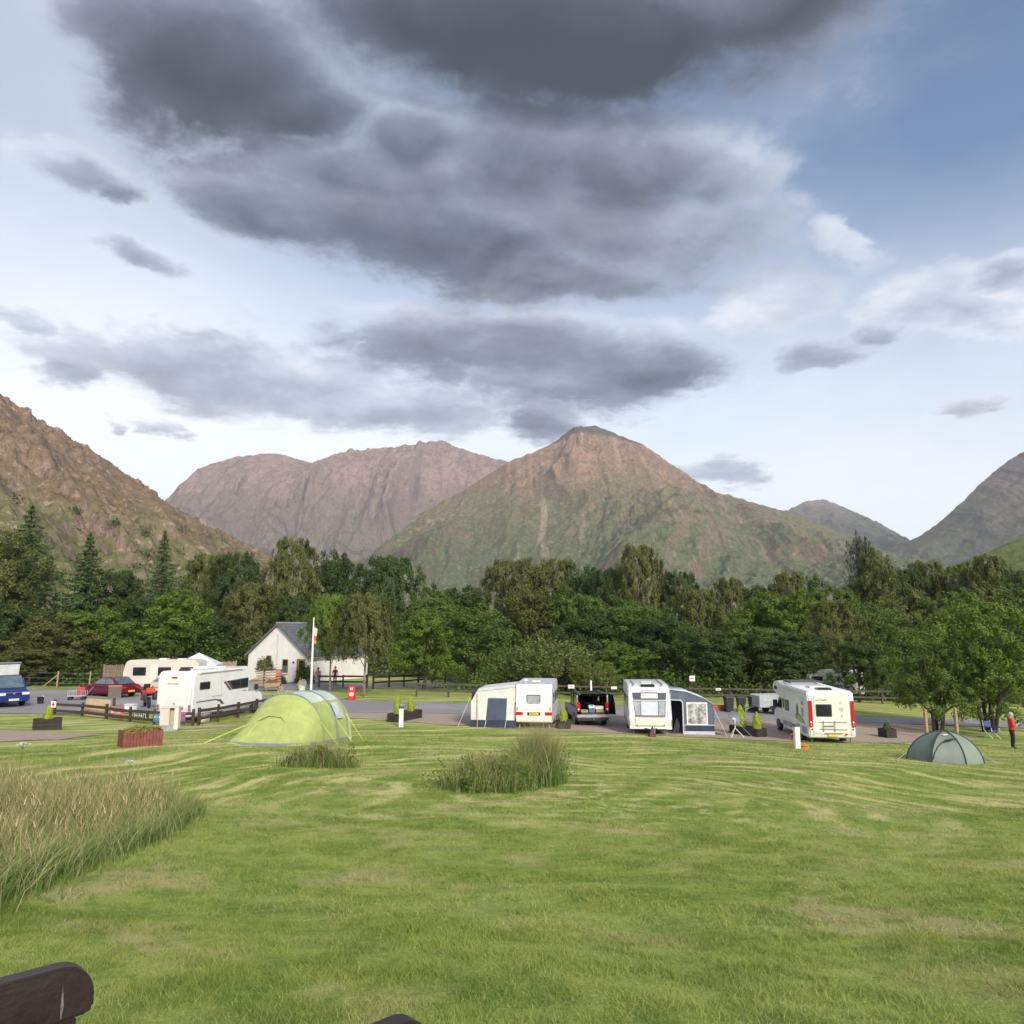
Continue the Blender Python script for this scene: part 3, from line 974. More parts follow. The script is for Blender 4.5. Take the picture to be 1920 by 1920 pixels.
TREES = [
 (-61.82, 95, 19.4, 11.5, 'fir', 'tallest dark fir rising at the left end of the wood'),
 (-60.4, 88, 14.8, 7.5, 'broad_olive', 'olive green broadleaf tree at the left edge, beside the tallest fir'),
 (-56.81, 100, 16.6, 7.9, 'fir2', 'pointed fir standing just right of the tallest fir'),
 (-49.11, 105, 17.7, 8.2, 'fir', 'pointed fir between the second fir and the drooping birches'),
 (-54.11, 104, 12.9, 7.4, 'broad_dark', 'dark broadleaf tree between the two pointed firs'),
 (-46.66, 70, 6.7, 7.5, 'broad_dark', 'dark leafy tree above the blue van'),
 (-41.42, 69, 6.0, 6.4, 'broad_olive', 'olive leafy tree behind the dark red car'),
 (-39.29, 72, 6.6, 6.0, 'broad_bright', 'bright green leafy tree behind the cream car and red car'),
 (-39.35, 80, 8.4, 6.3, 'broad_dark', "dark green tree rising behind the beige caravan's left end"),
 (-34.66, 78, 8.5, 6.5, 'broad_bright', 'bright green tree rising behind the white peaked marquee'),
 (-45.32, 112, 15.3, 8.0, 'birch_olive', 'olive drooping birch just right of the pointed firs'),
 (-38.73, 106, 15.0, 7.6, 'birch_dark', 'dark drooping birch left of the tall birch behind the cottage'),
 (-34.56, 88, 6.2, 6.3, 'broad_dark', 'dark low tree left of the cottage gable'),
 (-32.47, 94, 10.3, 6.4, 'birch_olive', 'brownish birch directly behind the cottage gable'),
 (-29.32, 100, 16.6, 6.9, 'birch_olive', 'tall weeping birch rising above the cottage roof'),
 (-25.08, 106, 15.7, 7.0, 'broad_dark', 'rounded very dark tree right of the tall weeping birch'),
 (-16.43, 102, 14.6, 8.5, 'birch_dark', 'domed birch left of the gap where the mountain foot shows'),
 (-26.14, 92, 8.7, 5.9, 'birch_dark', 'dark birch close behind the cottage ridge'),
 (-14.99, 63, 7.9, 3.6, 'birch_bright', 'slim birch with forked trunks beside the flagpole'),
 (-11.6, 60, 7.9, 4.1, 'birch_tall', 'birch with leaning pale trunk beside the red sandwich board'),
 (-7.71, 66, 6.9, 5.2, 'broad_bright', 'bright green rounded tree at the end of the dark rail fence'),
 (-3.52, 71, 7.4, 7.3, 'broad_mid', 'wide green tree behind the cream awning'),
 (-9.49, 92, 9.9, 7.6, 'broad_mid', 'green tree in the gap below the mountain foot'),
 (-7.17, 112, 11.4, 8.8, 'broad_dark', "low dark tree at the bottom of the tree line's dip"),
 (3.3, 67, 4.8, 7.5, 'willow', 'feathery grey green willow bush behind the older caravan'),
 (6.82, 64, 2.9, 4.4, 'willow', 'low yellowish willow bush behind the black car'),
 (-0.83, 116, 15.7, 7.6, 'birch_olive', "first rounded treetop right of the tree line's dip"),
 (3.23, 113, 15.1, 7.1, 'broad_olive', "second rounded treetop right of the tree line's dip"),
 (7.43, 118, 16.1, 7.4, 'birch_olive', "third rounded treetop right of the tree line's dip"),
 (11.41, 114, 15.0, 7.5, 'broad_dark', 'dark treetop left of the tall ragged birch'),
 (14.14, 110, 14.1, 6.9, 'birch_dark', "drooping treetop touching the tall ragged birch's left side"),
 (2.07, 97, 10.5, 7.6, 'broad_olive', 'olive tree in the second rank above the feathery willow'),
 (7.86, 96, 10.7, 7.5, 'broad_mid', 'mid green tree in the second rank above the black car'),
 (17.71, 105, 17.2, 6.7, 'birch_olive', 'tall ragged birch standing above the middle of the tree line'),
 (12.52, 82, 9.0, 7.3, 'broad_mid', 'green tree below the tall ragged birch'),
 (8.21, 80, 7.2, 6.3, 'broad_dark', 'dark green tree between the willow and the newer caravan'),
 (9.85, 70, 4.4, 5.5, 'broad_bright', 'bright bushy tree directly behind the newer caravan'),
 (23.6, 106, 13.6, 6.1, 'birch_dark', 'small pointed treetop right of the tall ragged birch'),
 (22.57, 92, 10.4, 7.2, 'birch_olive', 'brownish birch behind the grey awning'),
 (15.33, 76, 7.3, 6.0, 'broad_dark', "dark tree with thin pale stem behind the newer caravan's roof"),
 (18.8, 71, 6.0, 5.9, 'broad_dark', 'deep green tree behind the lamp post'),
 (32.05, 111, 13.3, 5.4, 'birch_olive', 'left of two small knobbly treetops right of the middle'),
 (36.38, 111, 13.0, 5.4, 'broad_dark', 'right of two small knobbly treetops right of the middle'),
 (30.87, 92, 10.3, 7.6, 'broad_bright', 'yellow green tree above the wheelie bins'),
 (22.7, 73, 6.6, 6.8, 'broad_mid', 'leafy green tree behind the wheelie bins'),
 (39.34, 106, 13.9, 6.1, 'birch_olive', 'tapering treetop left of the fluffy crowned tree'),
 (40.45, 97, 12.6, 7.2, 'broad_mid', 'fluffy crowned tree left of the dark plume shaped cypress'),
 (32.25, 84, 10.1, 7.0, 'broad_bright', "light green tree above the overcab motorhome's cab"),
 (25.59, 70, 5.9, 6.6, 'broad_dark', 'dark tree close behind the overcab motorhome'),
 (31.18, 73, 8.7, 5.4, 'birch_olive', "birch with reddish stem above the overcab motorhome's rear"),
 (51.59, 110, 20.1, 4.1, 'plume', 'dark plume shaped cypress standing above the tree line'),
 (51.14, 105, 16.6, 6.0, 'broad_olive', 'rounded tree hugging the plume shaped cypress'),
 (60.45, 116, 15.3, 8.0, 'birch_dark', 'dark treetop right of the plume shaped cypress'),
 (64.3, 116, 16.8, 7.3, 'birch_olive', 'tallest knobbly treetop in the right hand wood'),
 (66.44, 112, 15.9, 7.0, 'broad_olive', "rounded treetop in front of the green hill's left end"),
 (67.7, 106, 16.8, 6.4, 'birch_olive', 'high treetop in front of the green hill'),
 (67.76, 100, 15.1, 6.3, 'broad_dark', 'dark treetop at the right edge below the green hill'),
 (48.38, 92, 10.5, 7.6, 'broad_olive', 'olive tree in the second rank right of the plume shaped cypress'),
 (50.99, 88, 10.7, 6.9, 'broad_mid', 'mid green tree above the wide roadside maple'),
 (57.01, 90, 11.5, 7.1, 'broad_olive', 'olive tree behind the tall roadside maple'),
 (57.69, 84, 11.2, 6.6, 'broad_mid', 'green tree at the right edge behind the roadside maple'),
 (37.13, 77, 8.6, 6.0, 'broad_mid', 'green tree rising right of the overcab motorhome'),
 (28.99, 64, 5.3, 4.2, 'broad_dark', 'sparse low tree just right of the overcab motorhome'),
 (28.48, 46, 7.9, 6.0, 'maple_bright', 'tall bright roadside maple behind the person in red'),
 (24.84, 45, 6.0, 4.6, 'maple_mid', 'wide low maple with twisted stems behind the dome tent'),
 (42.22, 62, 6.3, 4.4, 'broad_dark', 'dark bushy tree at the right edge behind the person in red'),
 (-35.47, 74, 4.2, 4.4, 'broad_mid', "green bushy tree behind the left motorhome's roof"),
 (-39.86, 63, 3.1, 5.4, 'broad_olive', 'low bushy tree between the blue van and dark red car'),
 (-54.45, 75, 8.5, 6.4, 'broad_mid', 'green tree cut by the left edge above the blue van'),
]


def place_trees():
    rng = random.Random(5)
    for i, (x, y, h, w, kind, label) in enumerate(TREES):
        lm, tm = proto(kind, i % (2 if kind.startswith('b') else 1))
        fam = kind.split('_')[0]
        name = {'broad': 'broadleaf_tree', 'birch': 'birch_tree', 'fir': 'fir_tree', 'fir2': 'fir_tree', 'plume': 'cypress_tree', 'willow': 'willow_bush', 'maple': 'maple_tree'}[fam]
        t = thing(name, (x, y, gzf(x, y) - .05), rng.random() * 6.28, label, 'bush' if fam == 'willow' else 'tree', 'trees of the wood')
        wide = {'broad': 1.45, 'birch': 1.5, 'fir': 1.3, 'fir2': 1.3, 'plume': 1.1, 'willow': 1.2, 'maple': 1.35}[fam]
        t.scale = (w * wide, w * wide * (.9 + .2 * rng.random()), h * 1.03)
        for nm, me in (('trunk', tm), ('crown', lm)):
            o = link(bpy.data.objects.new(nm, me))
            o.parent = t


place_trees()


# ------------------------------------------------------------------ shared paints
M_WHITE = mat('white_gelcoat', (.74, .74, .72), .28, var=.07, scale=1.2)
M_CREAM = mat('cream_panel', (.70, .66, .57), .4, var=.08, scale=1.5)
M_BEIGE = mat('beige_panel', (.60, .55, .47), .45, var=.08, scale=1.5)
M_GLASS = mat('tinted_glass', (.022, .026, .03), .06, var=.3, scale=4, spec=.7)
M_PALEGLASS = mat('blind_behind_glass', (.36, .38, .40), .12, var=.25, scale=3)
M_GREYW = mat('window_rubber', (.05, .05, .055), .6)
M_TYRE = mat('tyre_rubber', (.022, .022, .022), .85)
M_RIM = mat('wheel_rim', (.5, .5, .52), .35, .6)
M_BLACKP = mat('black_plastic', (.028, .028, .03), .5)
M_GREYP = mat('grey_plastic', (.30, .31, .33), .5)
M_REDL = mat('red_lamp', (.50, .012, .015), .2, var=.2)
M_ORANGE = mat('orange_lamp', (.75, .22, .04), .3)
M_YEL = mat('yellow_plate', (.78, .55, .06), .4)
M_WPLATE = mat('white_plate', (.75, .75, .72), .4)
M_CHROME = mat('bright_metal', (.62, .63, .65), .25, .85)
M_ALU = mat('aluminium', (.55, .57, .6), .4, .5)
M_ROOFG = mat('grey_roof_panel', (.50, .53, .56), .5, var=.1)
M_MAROON = mat('maroon_stripe', (.16, .02, .03), .4)
M_DKGREY = mat('dark_grey_decal', (.07, .07, .075), .45)
M_NAVY = mat('navy_canvas', (.030, .042, .075), .85, var=.25, scale=2)
M_SLATEC = mat('slate_canvas', (.105, .125, .17), .85, var=.2, scale=2, bump=.3, bscale=6)
M_LIGHTC = mat('pale_grey_canvas', (.50, .52, .55), .8, var=.12)
M_CREAMC = mat('cream_canvas', (.66, .645, .60), .85, var=.12, scale=2, bump=.2, bscale=6)
M_CLEAR = mat('clear_plastic_window', (.42, .42, .41), .15, var=.75, scale=3.5)
M_BROWNW = mat('brown_stained_wood', (.055, .036, .027), .8, var=.35, scale=6, bump=.3)
M_TANW = mat('weathered_tan_wood', (.34, .24, .145), .85, var=.3, scale=5)
M_PLY = mat('plywood', (.58, .41, .24), .8, var=.12)
M_REDW = mat('red_brown_wood', (.20, .062, .045), .8, var=.3, scale=5)
M_DKBOX = mat('dark_planter_wood', (.035, .027, .023), .85, var=.3)
M_RED = mat('red_paint', (.62, .03, .03), .45)
M_WHITEP = mat('white_paint', (.78, .77, .74), .5, var=.06)
M_SOIL = mat('planter_soil', (.04, .03, .02), 1)
M_SKIN = mat('skin', (.52, .31, .23), .6, var=.08)
M_HAIRG = mat('grey_hair', (.42, .40, .37), .8)
M_REDSHIRT = mat('red_cotton', (.56, .018, .028), .85, var=.15)
M_BLACKC = mat('black_cloth', (.014, .014, .016), .9)
M_PLANT = mat('cut_stalks', (.1, .13, .05), .9)


def local(t, name, fn, *a, **k):
    return fn(name, *a, parent=t, **k)


def wheel(t, x, y, r, side, name='wheel', w=.2):
    """wheel on an axle along x; side is +1 where the outer face points to +x"""
    M = Matrix.Translation((x, y, r)) @ Matrix.Rotation(R(90 * side), 4, 'Y')
    o = lathe(name, [(r * .6, -w), (r * .95, -w), (r, -w * .8), (r, -w * .2), (r * .95, 0), (r * .62, .0)], M_TYRE, t, 22, M)
    lathe('rim', [(r * .6, -w * .6), (r * .62, .006), (r * .52, .012), (r * .45, -.03), (r * .15, -.02), (r * .13, .01), (.01, .012)], M_RIM, o, 18, M)
    return o


def window(t, axis, pos, cx, cz, w, h, out, glass=None, r=.06, frame=.045, name='window'):
    """framed window on a side (axis x) or an end (axis y); out is the outward sign; pane is a sub-part"""
    a, b = (pos - .02 * out, pos + .014 * out)
    f = extr(name, rrect(cx, cz, w, h, r), axis, a, b, M_GREYW, t)
    extr('pane', rrect(cx, cz, w - 2 * frame, h - 2 * frame, r * .8), axis, pos, pos + .022 * out, glass or M_GLASS, f)
    return f


def marks(t, axis, pos, x0, z0, length, h, out, material, n=9, name='lettering', seed=1):
    """a word too small to read: a row of strokes"""
    rng = random.Random(seed)
    V, F = [], []
    step = length / n
    for i in range(n):
        w = step * (.55 + .25 * rng.random())
        a = x0 + i * step
        for q in ((a, z0, a + w * .35, z0 + h), (a, z0 + h * rng.choice((0, .4, .8)), a + w, z0 + h * rng.choice((.2, .55, 1)))):
            if q[3] <= q[1]:
                q = (q[0], q[1], q[2], q[1] + h * .2)
            o = len(V)
            for (u, v) in ((q[0], q[1]), (q[2], q[1]), (q[2], q[3]), (q[0], q[3])):
                V.append((pos + .018 * out, u, v) if axis == 'x' else (u, pos + .018 * out, v))
            F.append((o, o + 1, o + 2, o + 3))
    m = mesh_from(name, V, F, material, t)
    m['kind'] = 'stuff'
    return m


# ------------------------------------------------------------------ white motorhome beside the rail fence (left)
def motorhome_low():
    x, y = -18.6, 42.2
    t = thing('motorhome', (x, y, gzf(x, y + 3)), R(-12.6), "white low profile motorhome with long dark side window behind the brown rail fence", 'motorhome')
    W = 1.14
    prof = [(.12, .42), (.03, .62), (0, 1.0), (.02, 2.35), (.10, 2.68), (.28, 2.80), (4.3, 2.80), (5.1, 2.86), (5.75, 2.76), (6.25, 2.45), (6.42, 2.1), (6.1, 1.98), (5.55, 1.9), (5.5, .42)]
    extr('body', prof, 'x', -W, W, M_WHITE, t, .07, 3)
    cab = [(5.4, .45), (5.4, 2.02), (6.1, 1.98), (6.75, 1.25), (7.2, 1.12), (7.36, .95), (7.4, .5), (7.3, .40)]
    extr('cab', cab, 'x', -1.0, 1.0, M_WHITE, t, .06)
    extr('windscreen', [(6.17, 1.95), (6.76, 1.30), (6.80, 1.32), (6.2, 1.99)], 'x', -.9, .9, M_GLASS, t)
    for s in (-1, 1):
        extr('cab_window', [(5.62, 1.30), (6.6, 1.30), (6.12, 1.88), (5.62, 1.92)], 'x', s * 1.001, s * 1.012, M_PALEGLASS, t)
    extr('skylight', [(5.85, 2.74), (6.30, 2.42), (6.34, 2.45), (5.9, 2.79)], 'x', -.55, .55, M_GLASS, t)
    # long window with its swoosh, on the right hand side
    f = extr('window', [(3.15, 2.10), (5.35, 2.16), (5.42, 2.10), (5.42, 1.62), (5.36, 1.56), (3.75, 1.56)], 'x', W - .01, W + .012, M_GREYW, t)
    extr('pane', [(3.5, 2.05), (4.5, 2.08), (4.5, 1.62), (3.86, 1.62)], 'x', W, W + .02, M_GLASS, f)
    extr('pane', [(4.58, 2.08), (5.34, 2.10), (5.34, 1.62), (4.58, 1.62)], 'x', W, W + .02, M_GLASS, f)
    extr('swoosh', [(2.80, 2.08), (3.02, 2.09), (3.66, 1.55), (3.46, 1.53)], 'x', W, W + .006, M_MAROON, t)
    extr('swoosh', [(3.08, 2.10), (3.2, 2.10), (3.84, 1.56), (3.72, 1.55)], 'x', W, W + .006, M_DKGREY, t)
    window(t, 'x', W, 1.05, 1.98, .95, .42, 1)
    extr('stripe', [(.35, 1.16), (2.2, 1.16), (2.75, .98), (2.85, .80), (2.72, .80), (2.55, .96), (2.15, 1.09), (.35, 1.10)], 'x', W, W + .005, M_DKGREY, t)
    extr('stripe', [(2.35, 1.14), (2.6, 1.10), (3.02, .80), (2.92, .80), (2.6, 1.02)], 'x', W, W + .005, M_MAROON, t)
    marks(t, 'x', W, 1.8, 1.30, 1.1, .05, 1, M_DKGREY, 10, seed=2)
    marks(t, 'x', W, 4.8, 1.36, .55, .08, 1, M_DKGREY, 7, seed=3)
    box('locker_door', W - .01, W + .006, 1.9, 2.5, .55, .95, M_WHITE, t)
    box('skirt', W - .02, W + .004, .3, 1.7, .36, .52, M_GREYP, t)
    box('skirt', W - .02, W + .004, 2.9, 5.2, .36, .52, M_GREYP, t)
    # rear end
    extr('high_brake_lamp', rrect(-.05, 2.47, .36, .09, .03), 'y', .03, -.03, M_REDL, t)
    marks(t, 'y', .0, -.45, 2.10, .75, .075, -1, M_DKGREY, 9, seed=4)
    extr('rear_moulding', rrect(0, 1.62, 1.75, 1.75, .25), 'y', .03, -.014, M_WHITE, t, .01)
    extr('grab_handle', [(-.62, .86), (-.55, .78), (.55, .78), (.62, .86), (.58, .9), (.5, .84), (-.5, .84), (-.58, .9)], 'y', .0, -.045, M_BLACKP, t)
    extr('emblem', circ(0, 1.06, .06, 12), 'y', -.012, -.022, M_GREYP, t)
    for s in (-1, 1):
        lamp = extr('tail_lamp', rrect(s * .98, .80, .16, .46, .06), 'y', .05, -.02, M_GREYP, t)
        extr('lens', circ(s * .98, .92, .055, 12), 'y', 0, -.03, M_REDL, lamp)
        extr('lens', circ(s * .98, .77, .055, 12), 'y', 0, -.03, M_REDL, lamp)
    box('bumper', -1.05, 1.05, -.06, .2, .38, .60, M_WHITE, t, .04)
    box('number_plate', -.28, .28, -.072, -.05, .44, .55, M_YEL, t)
    for s in (-1, 1):
        tube('corner_seam', [(s * 1.05, .01, .62), (s * 1.05, -.005, 1.0), (s * 1.05, .015, 2.35), (s * 1.02, .09, 2.66)], .008, M_GREYP, t, 5)
    box('waist_seam', W - .002, W + .005, .2, 5.4, .535, .55, M_GREYP, t)
    box('roof_seam', W - .004, W + .006, .35, 5.0, 2.62, 2.635, M_GREYP, t)
    box('habitation_door', W - .002, W + .004, 2.62, 2.64, .55, 2.3, M_GREYP, t)
    # roof gear
    box('roof_vent', -.25, .25, .55, .95, 2.78, 2.90, M_BLACKP, t, .02)
    box('air_conditioner', -.45, .45, 2.1, 3.0, 2.78, 2.99, M_WHITE, t, .07)
    box('roof_hatch', -.35, .35, 3.5, 4.2, 2.79, 2.91, M_WHITE, t, .03)
    tube('awning_cassette', [(W + .03, .5, 2.72), (W + .03, 4.6, 2.74)], .055, M_WHITE, t)
    for s in (-1, 1):
        wheel(t, s * (W - .02), 1.65, .33, s)
        wheel(t, s * (W - .08), 6.45, .33, s)
        box('mirror', s * 1.02 - .0 if s > 0 else -1.25, 1.25 if s > 0 else -1.02, 6.3, 6.42, 1.35, 1.68, M_BLACKP, t, .03)


# ------------------------------------------------------------------ overcab motorhome (right)
def motorhome_overcab():
    x, y = 16.05, 38.6
    t = thing('motorhome', (x, y, gzf(x, y + 3) + .02), R(-3.4), "white overcab motorhome with tall red tail lamps, seen from behind", 'motorhome')
    W = 1.14
    prof = [(.10, .36), (.02, .5), (0, .75), (.03, 2.40), (.10, 2.60), (.25, 2.66), (4.2, 2.72), (5.4, 2.82), (5.95, 2.76), (6.22, 2.52), (6.1, 2.26), (5.6, 2.08), (4.55, 1.95), (4.5, .36)]
    extr('body', prof, 'x', -W, W, M_WHITE, t, .06, 3)
    cab = [(4.45, .45), (4.45, 2.05), (5.5, 2.02), (6.05, 1.30), (6.45, 1.15), (6.62, .95), (6.64, .5), (6.5, .4)]
    extr('cab', cab, 'x', -1.0, 1.0, M_WHITE, t, .06)
    extr('windscreen', [(5.56, 1.98), (6.06, 1.34), (6.10, 1.36), (5.6, 2.0)], 'x', -.88, .88, M_GLASS, t)
    for s in (-1, 1):
        extr('cab_window', [(4.75, 1.28), (5.9, 1.28), (5.5, 1.86), (4.75, 1.90)], 'x', s * 1.001, s * 1.012, M_GLASS, t)
        box('mirror', 1.02 if s > 0 else -1.27, 1.27 if s > 0 else -1.02, 5.72, 5.84, 1.30, 1.72, M_BLACKP, t, .03)
        wheel(t, s * (W - .02), 1.55, .33, s)
        wheel(t, s * (W - .09), 5.75, .33, s)
    window(t, 'x', -W, 5.55, 2.42, .5, .2, -1)
    window(t, 'x', -W, 3.55, 1.62, .72, .58, -1)
    window(t, 'x', -W, 4.2, 1.68, .3, .5, -1)
    box('door', -W - .008, -W, 2.1, 2.72, .5, 2.2, M_WHITE, t)
    extr('door_porthole', [(p[0], p[1] * 1.9 - 1.45) for p in circ(1.75, 1.6, .16, 16)], 'x', -W - .015, -W, M_GLASS, t)
    box('service_vent', -W - .012, -W, .75, 1.05, 1.35, 1.75, M_GREYP, t)
    box('service_vent', -W - .012, -W, .75, 1.05, 1.9, 2.1, M_GREYP, t)
    dec = extr('decal', [(.55, .98), (1.0, 1.30), (1.7, 1.42), (2.4, 1.28), (2.9, 1.20), (2.2, 1.12), (1.4, 1.0)], 'x', -W - .006, -W, mat('green_decal', (.16, .33, .22), .4), t)
    extr('decal', [(.9, 1.02), (1.2, 1.24), (1.7, 1.32), (1.9, 1.1), (1.3, .98)], 'x', -W - .010, -W, mat('ochre_decal', (.48, .45, .14), .4), t)
    box('skirt', -W - .006, -W, .35, 1.15, .52, .84, mat('grey_skirt', (.28, .32, .35), .5), t)
    box('skirt', -W - .006, -W, 2.0, 3.4, .52, .80, mat('grey_skirt', (.28, .32, .35), .5), t)
    box('skirt', -W - .006, -W, 3.5, 4.4, .52, .78, M_GREYP, t)
    marks(t, 'x', -W, .6, 2.22, .5, .06, -1, M_GREYP, 5, seed=5)
    # rear end
    extr('rear_moulding', rrect(.02, 1.55, 1.72, 1.9, .08), 'y', .04, -.012, M_CREAM, t, .012)
    for s in (-1, 1):
        l = extr('tail_lamp', rrect(s * 1.035, 1.55, .16, 1.30, .04), 'y', .05, -.035, M_REDL, t, .015)
        for k in range(4):
            extr('lens', circ(s * 1.035, 1.02 + .13 * k, .045, 10), 'y', -.02, -.045, M_ORANGE if k == 0 else M_REDL if k > 1 else M_WPLATE, l)
        extr('reflector', circ(s * 1.0, .80, .04, 10), 'y', .02, -.02, M_DKGREY, t)
    window(t, 'y', 0, -.38, 1.72, .80, .62, -1)
    marks(t, 'y', -.005, -.75, 2.20, .55, .06, -1, M_DKGREY, 8, seed=6)
    extr('round_sticker', circ(.48, 1.78, .11, 18), 'y', -.012, -.022, mat('gold_sticker', (.46, .42, .28), .5), t)
    extr('round_sticker', circ(.48, 2.10, .08, 18), 'y', -.012, -.022, M_LIGHTC, t)
    extr('round_sticker', circ(.48, 1.45, .05, 14), 'y', -.012, -.022, M_GREYP, t)
    # bicycle rack folded against the wall
    rk = tube('bicycle_rack', [(-.62, -.05, 1.16), (.72, -.05, 1.16)], .016, M_GREYP, t, 6)
    tube('rack_bar', [(-.62, -.06, .84), (.72, -.06, .80)], .016, M_GREYP, rk, 6)
    for xx in (-.45, .1):
        tube('rack_upright', [(xx, -.05, 1.22), (xx, -.09, .98), (xx, -.05, .70)], .018, M_DKGREY, rk, 6)
    tube('rack_bar', [(-.4, -.08, .98), (.05, -.08, .98)], .022, mat('green_strap', (.1, .3, .2), .6), rk, 6)
    for s in (-1, 1):
        tube('corner_seam', [(s * .93, -.005, .5), (s * .93, -.005, 2.45)], .009, M_GREYP, t, 5)
    box('lower_seam', -.9, .9, -.006, .01, .655, .667, M_GREYP, t)
    box('roof_seam', -W - .006, -W + .004, .3, 5.2, 2.47, 2.485, M_GREYP, t)
    box('waist_seam', -W - .005, -W + .002, .3, 4.4, .875, .89, M_GREYP, t)
    box('rear_step', -.4, .45, -.03, .0, .585, .62, M_DKGREY, t)
    box('number_plate', -.22, .26, -.04, -.02, .46, .57, M_YEL, t)
    extr('reflector', circ(.66, .56, .05, 12), 'y', .0, -.03, M_REDL, t)
    for s in (-1, 1):
        tube('steady_leg', [(s * .95, .3, .4), (s * .95, .3, .0)], .03, mat('green_jack', (.05, .18, .12), .6), t, 6)
    box('roof_hatch', -.35, .35, .7, 1.3, 2.66, 2.76, M_GLASS, t, .03)
    box('roof_hatch', -.45, .35, 1.7, 2.5, 2.68, 2.78, M_WHITE, t, .03)
    rk2 = box('roof_rack', -.9, .9, 3.6, 3.66, 2.84, 2.9, M_DKGREY, t)
    for i in range(4):
        box('rack_rail', -.9 + .1, .9 - .1, 3.9 + .3 * i, 3.95 + .3 * i, 2.86, 2.91, M_DKGREY, rk2)
    for s in (-1, 1):
        box('rack_rail', s * .85 - .03, s * .85 + .03, 3.66, 4.9, 2.80, 2.9, M_DKGREY, rk2)


# ------------------------------------------------------------------ older caravan with cream awning
def caravan_old():
    x, y = 1.22, 42.9
    t = thing('caravan', (x, y, gzf(x, y + 2)), R(-7.0), "older white touring caravan with small rear window joined to the cream awning", 'caravan')
    W = 1.04
    prof = [(.06, .36), (0, .5), (-.02, 1.05), (.10, 2.22), (.18, 2.38), (.35, 2.46), (4.1, 2.50), (4.5, 2.40), (4.75, 1.5), (4.75, .6), (4.55, .36)]
    extr('body', prof, 'x', -W, W, M_WHITE, t, .04, 2)
    extr('roof_panel', [(.36, 2.475), (4.05, 2.515), (4.05, 2.53), (.36, 2.49)], 'x', -W + .08, W - .08, M_ROOFG, t)
    window(t, 'y', .035, -.02, 1.55, .78, .66, -1, M_PALEGLASS)
    for s in (-1, 1):
        extr('tail_lamp', rrect(s * .82, .86, .40, .17, .03), 'y', .02, -.045, M_REDL, t, .01)
    box('plate_holder', -.36, .36, -.04, -.01, .77, .93, M_BLACKP, t)
    extr('number_plate', rrect(0, .85, .50, .12, .01), 'y', -.04, -.05, M_YEL, t)
    marks(t, 'y', -.04, -.2, .82, .4, .06, -1, M_BLACKP, 7, seed=7)
    box('bumper_moulding', -W + .05, W - .05, -.05, .02, .40, .56, M_CREAM, t, .03)
    for yy in (.65, 2.1, 3.5):
        window(t, 'x', W, yy + .45, 1.62, .85, .6, 1)
    box('door', W - .004, W + .012, 1.55, 1.62, .5, 2.2, M_GREYP, t)
    box('roof_vent', -.25, .25, 1.3, 1.8, 2.47, 2.58, M_CREAM, t, .03)
    lathe('mushroom_vent', [(.05, 2.45), (.05, 2.58), (.16, 2.60), (.16, 2.64), (.03, 2.68)], M_WHITEP, t, 12, Matrix.Translation((-.55, .9, 0)))
    box('chassis', -.8, .8, .3, 4.4, .26, .37, M_DKGREY, t)
    for s in (-1, 1):
        tube('awning_rail', [(s * (W - .01), .02, .5), (s * (W - .01), -.02, 1.05), (s * (W - .01), .10, 2.2), (s * (W - .01), .32, 2.45), (s * (W - .01), 4.1, 2.5)], .018, M_ALU, t, 6)
        extr('grab_handle', rrect(s * .92, 1.12, .05, .22, .02), 'y', .0, -.05, M_GREYP, t)
    box('trim_strip', -W + .06, W - .06, -.022, .0, 1.075, 1.10, M_ALU, t)
    box('trim_strip', W - .002, W + .008, .2, 4.6, 1.02, 1.06, M_GREYP, t)
    box('window_ledge', -.42, .42, .0, .06, 1.19, 1.215, M_GREYP, t)
    for s in (-1, 1):
        wheel(t, s * (W - .03), 2.6, .31, s)
        tube('steady_leg', [(s * .8, .35, .36), (s * .86, .25, .0)], .025, M_GREYP, t, 6)


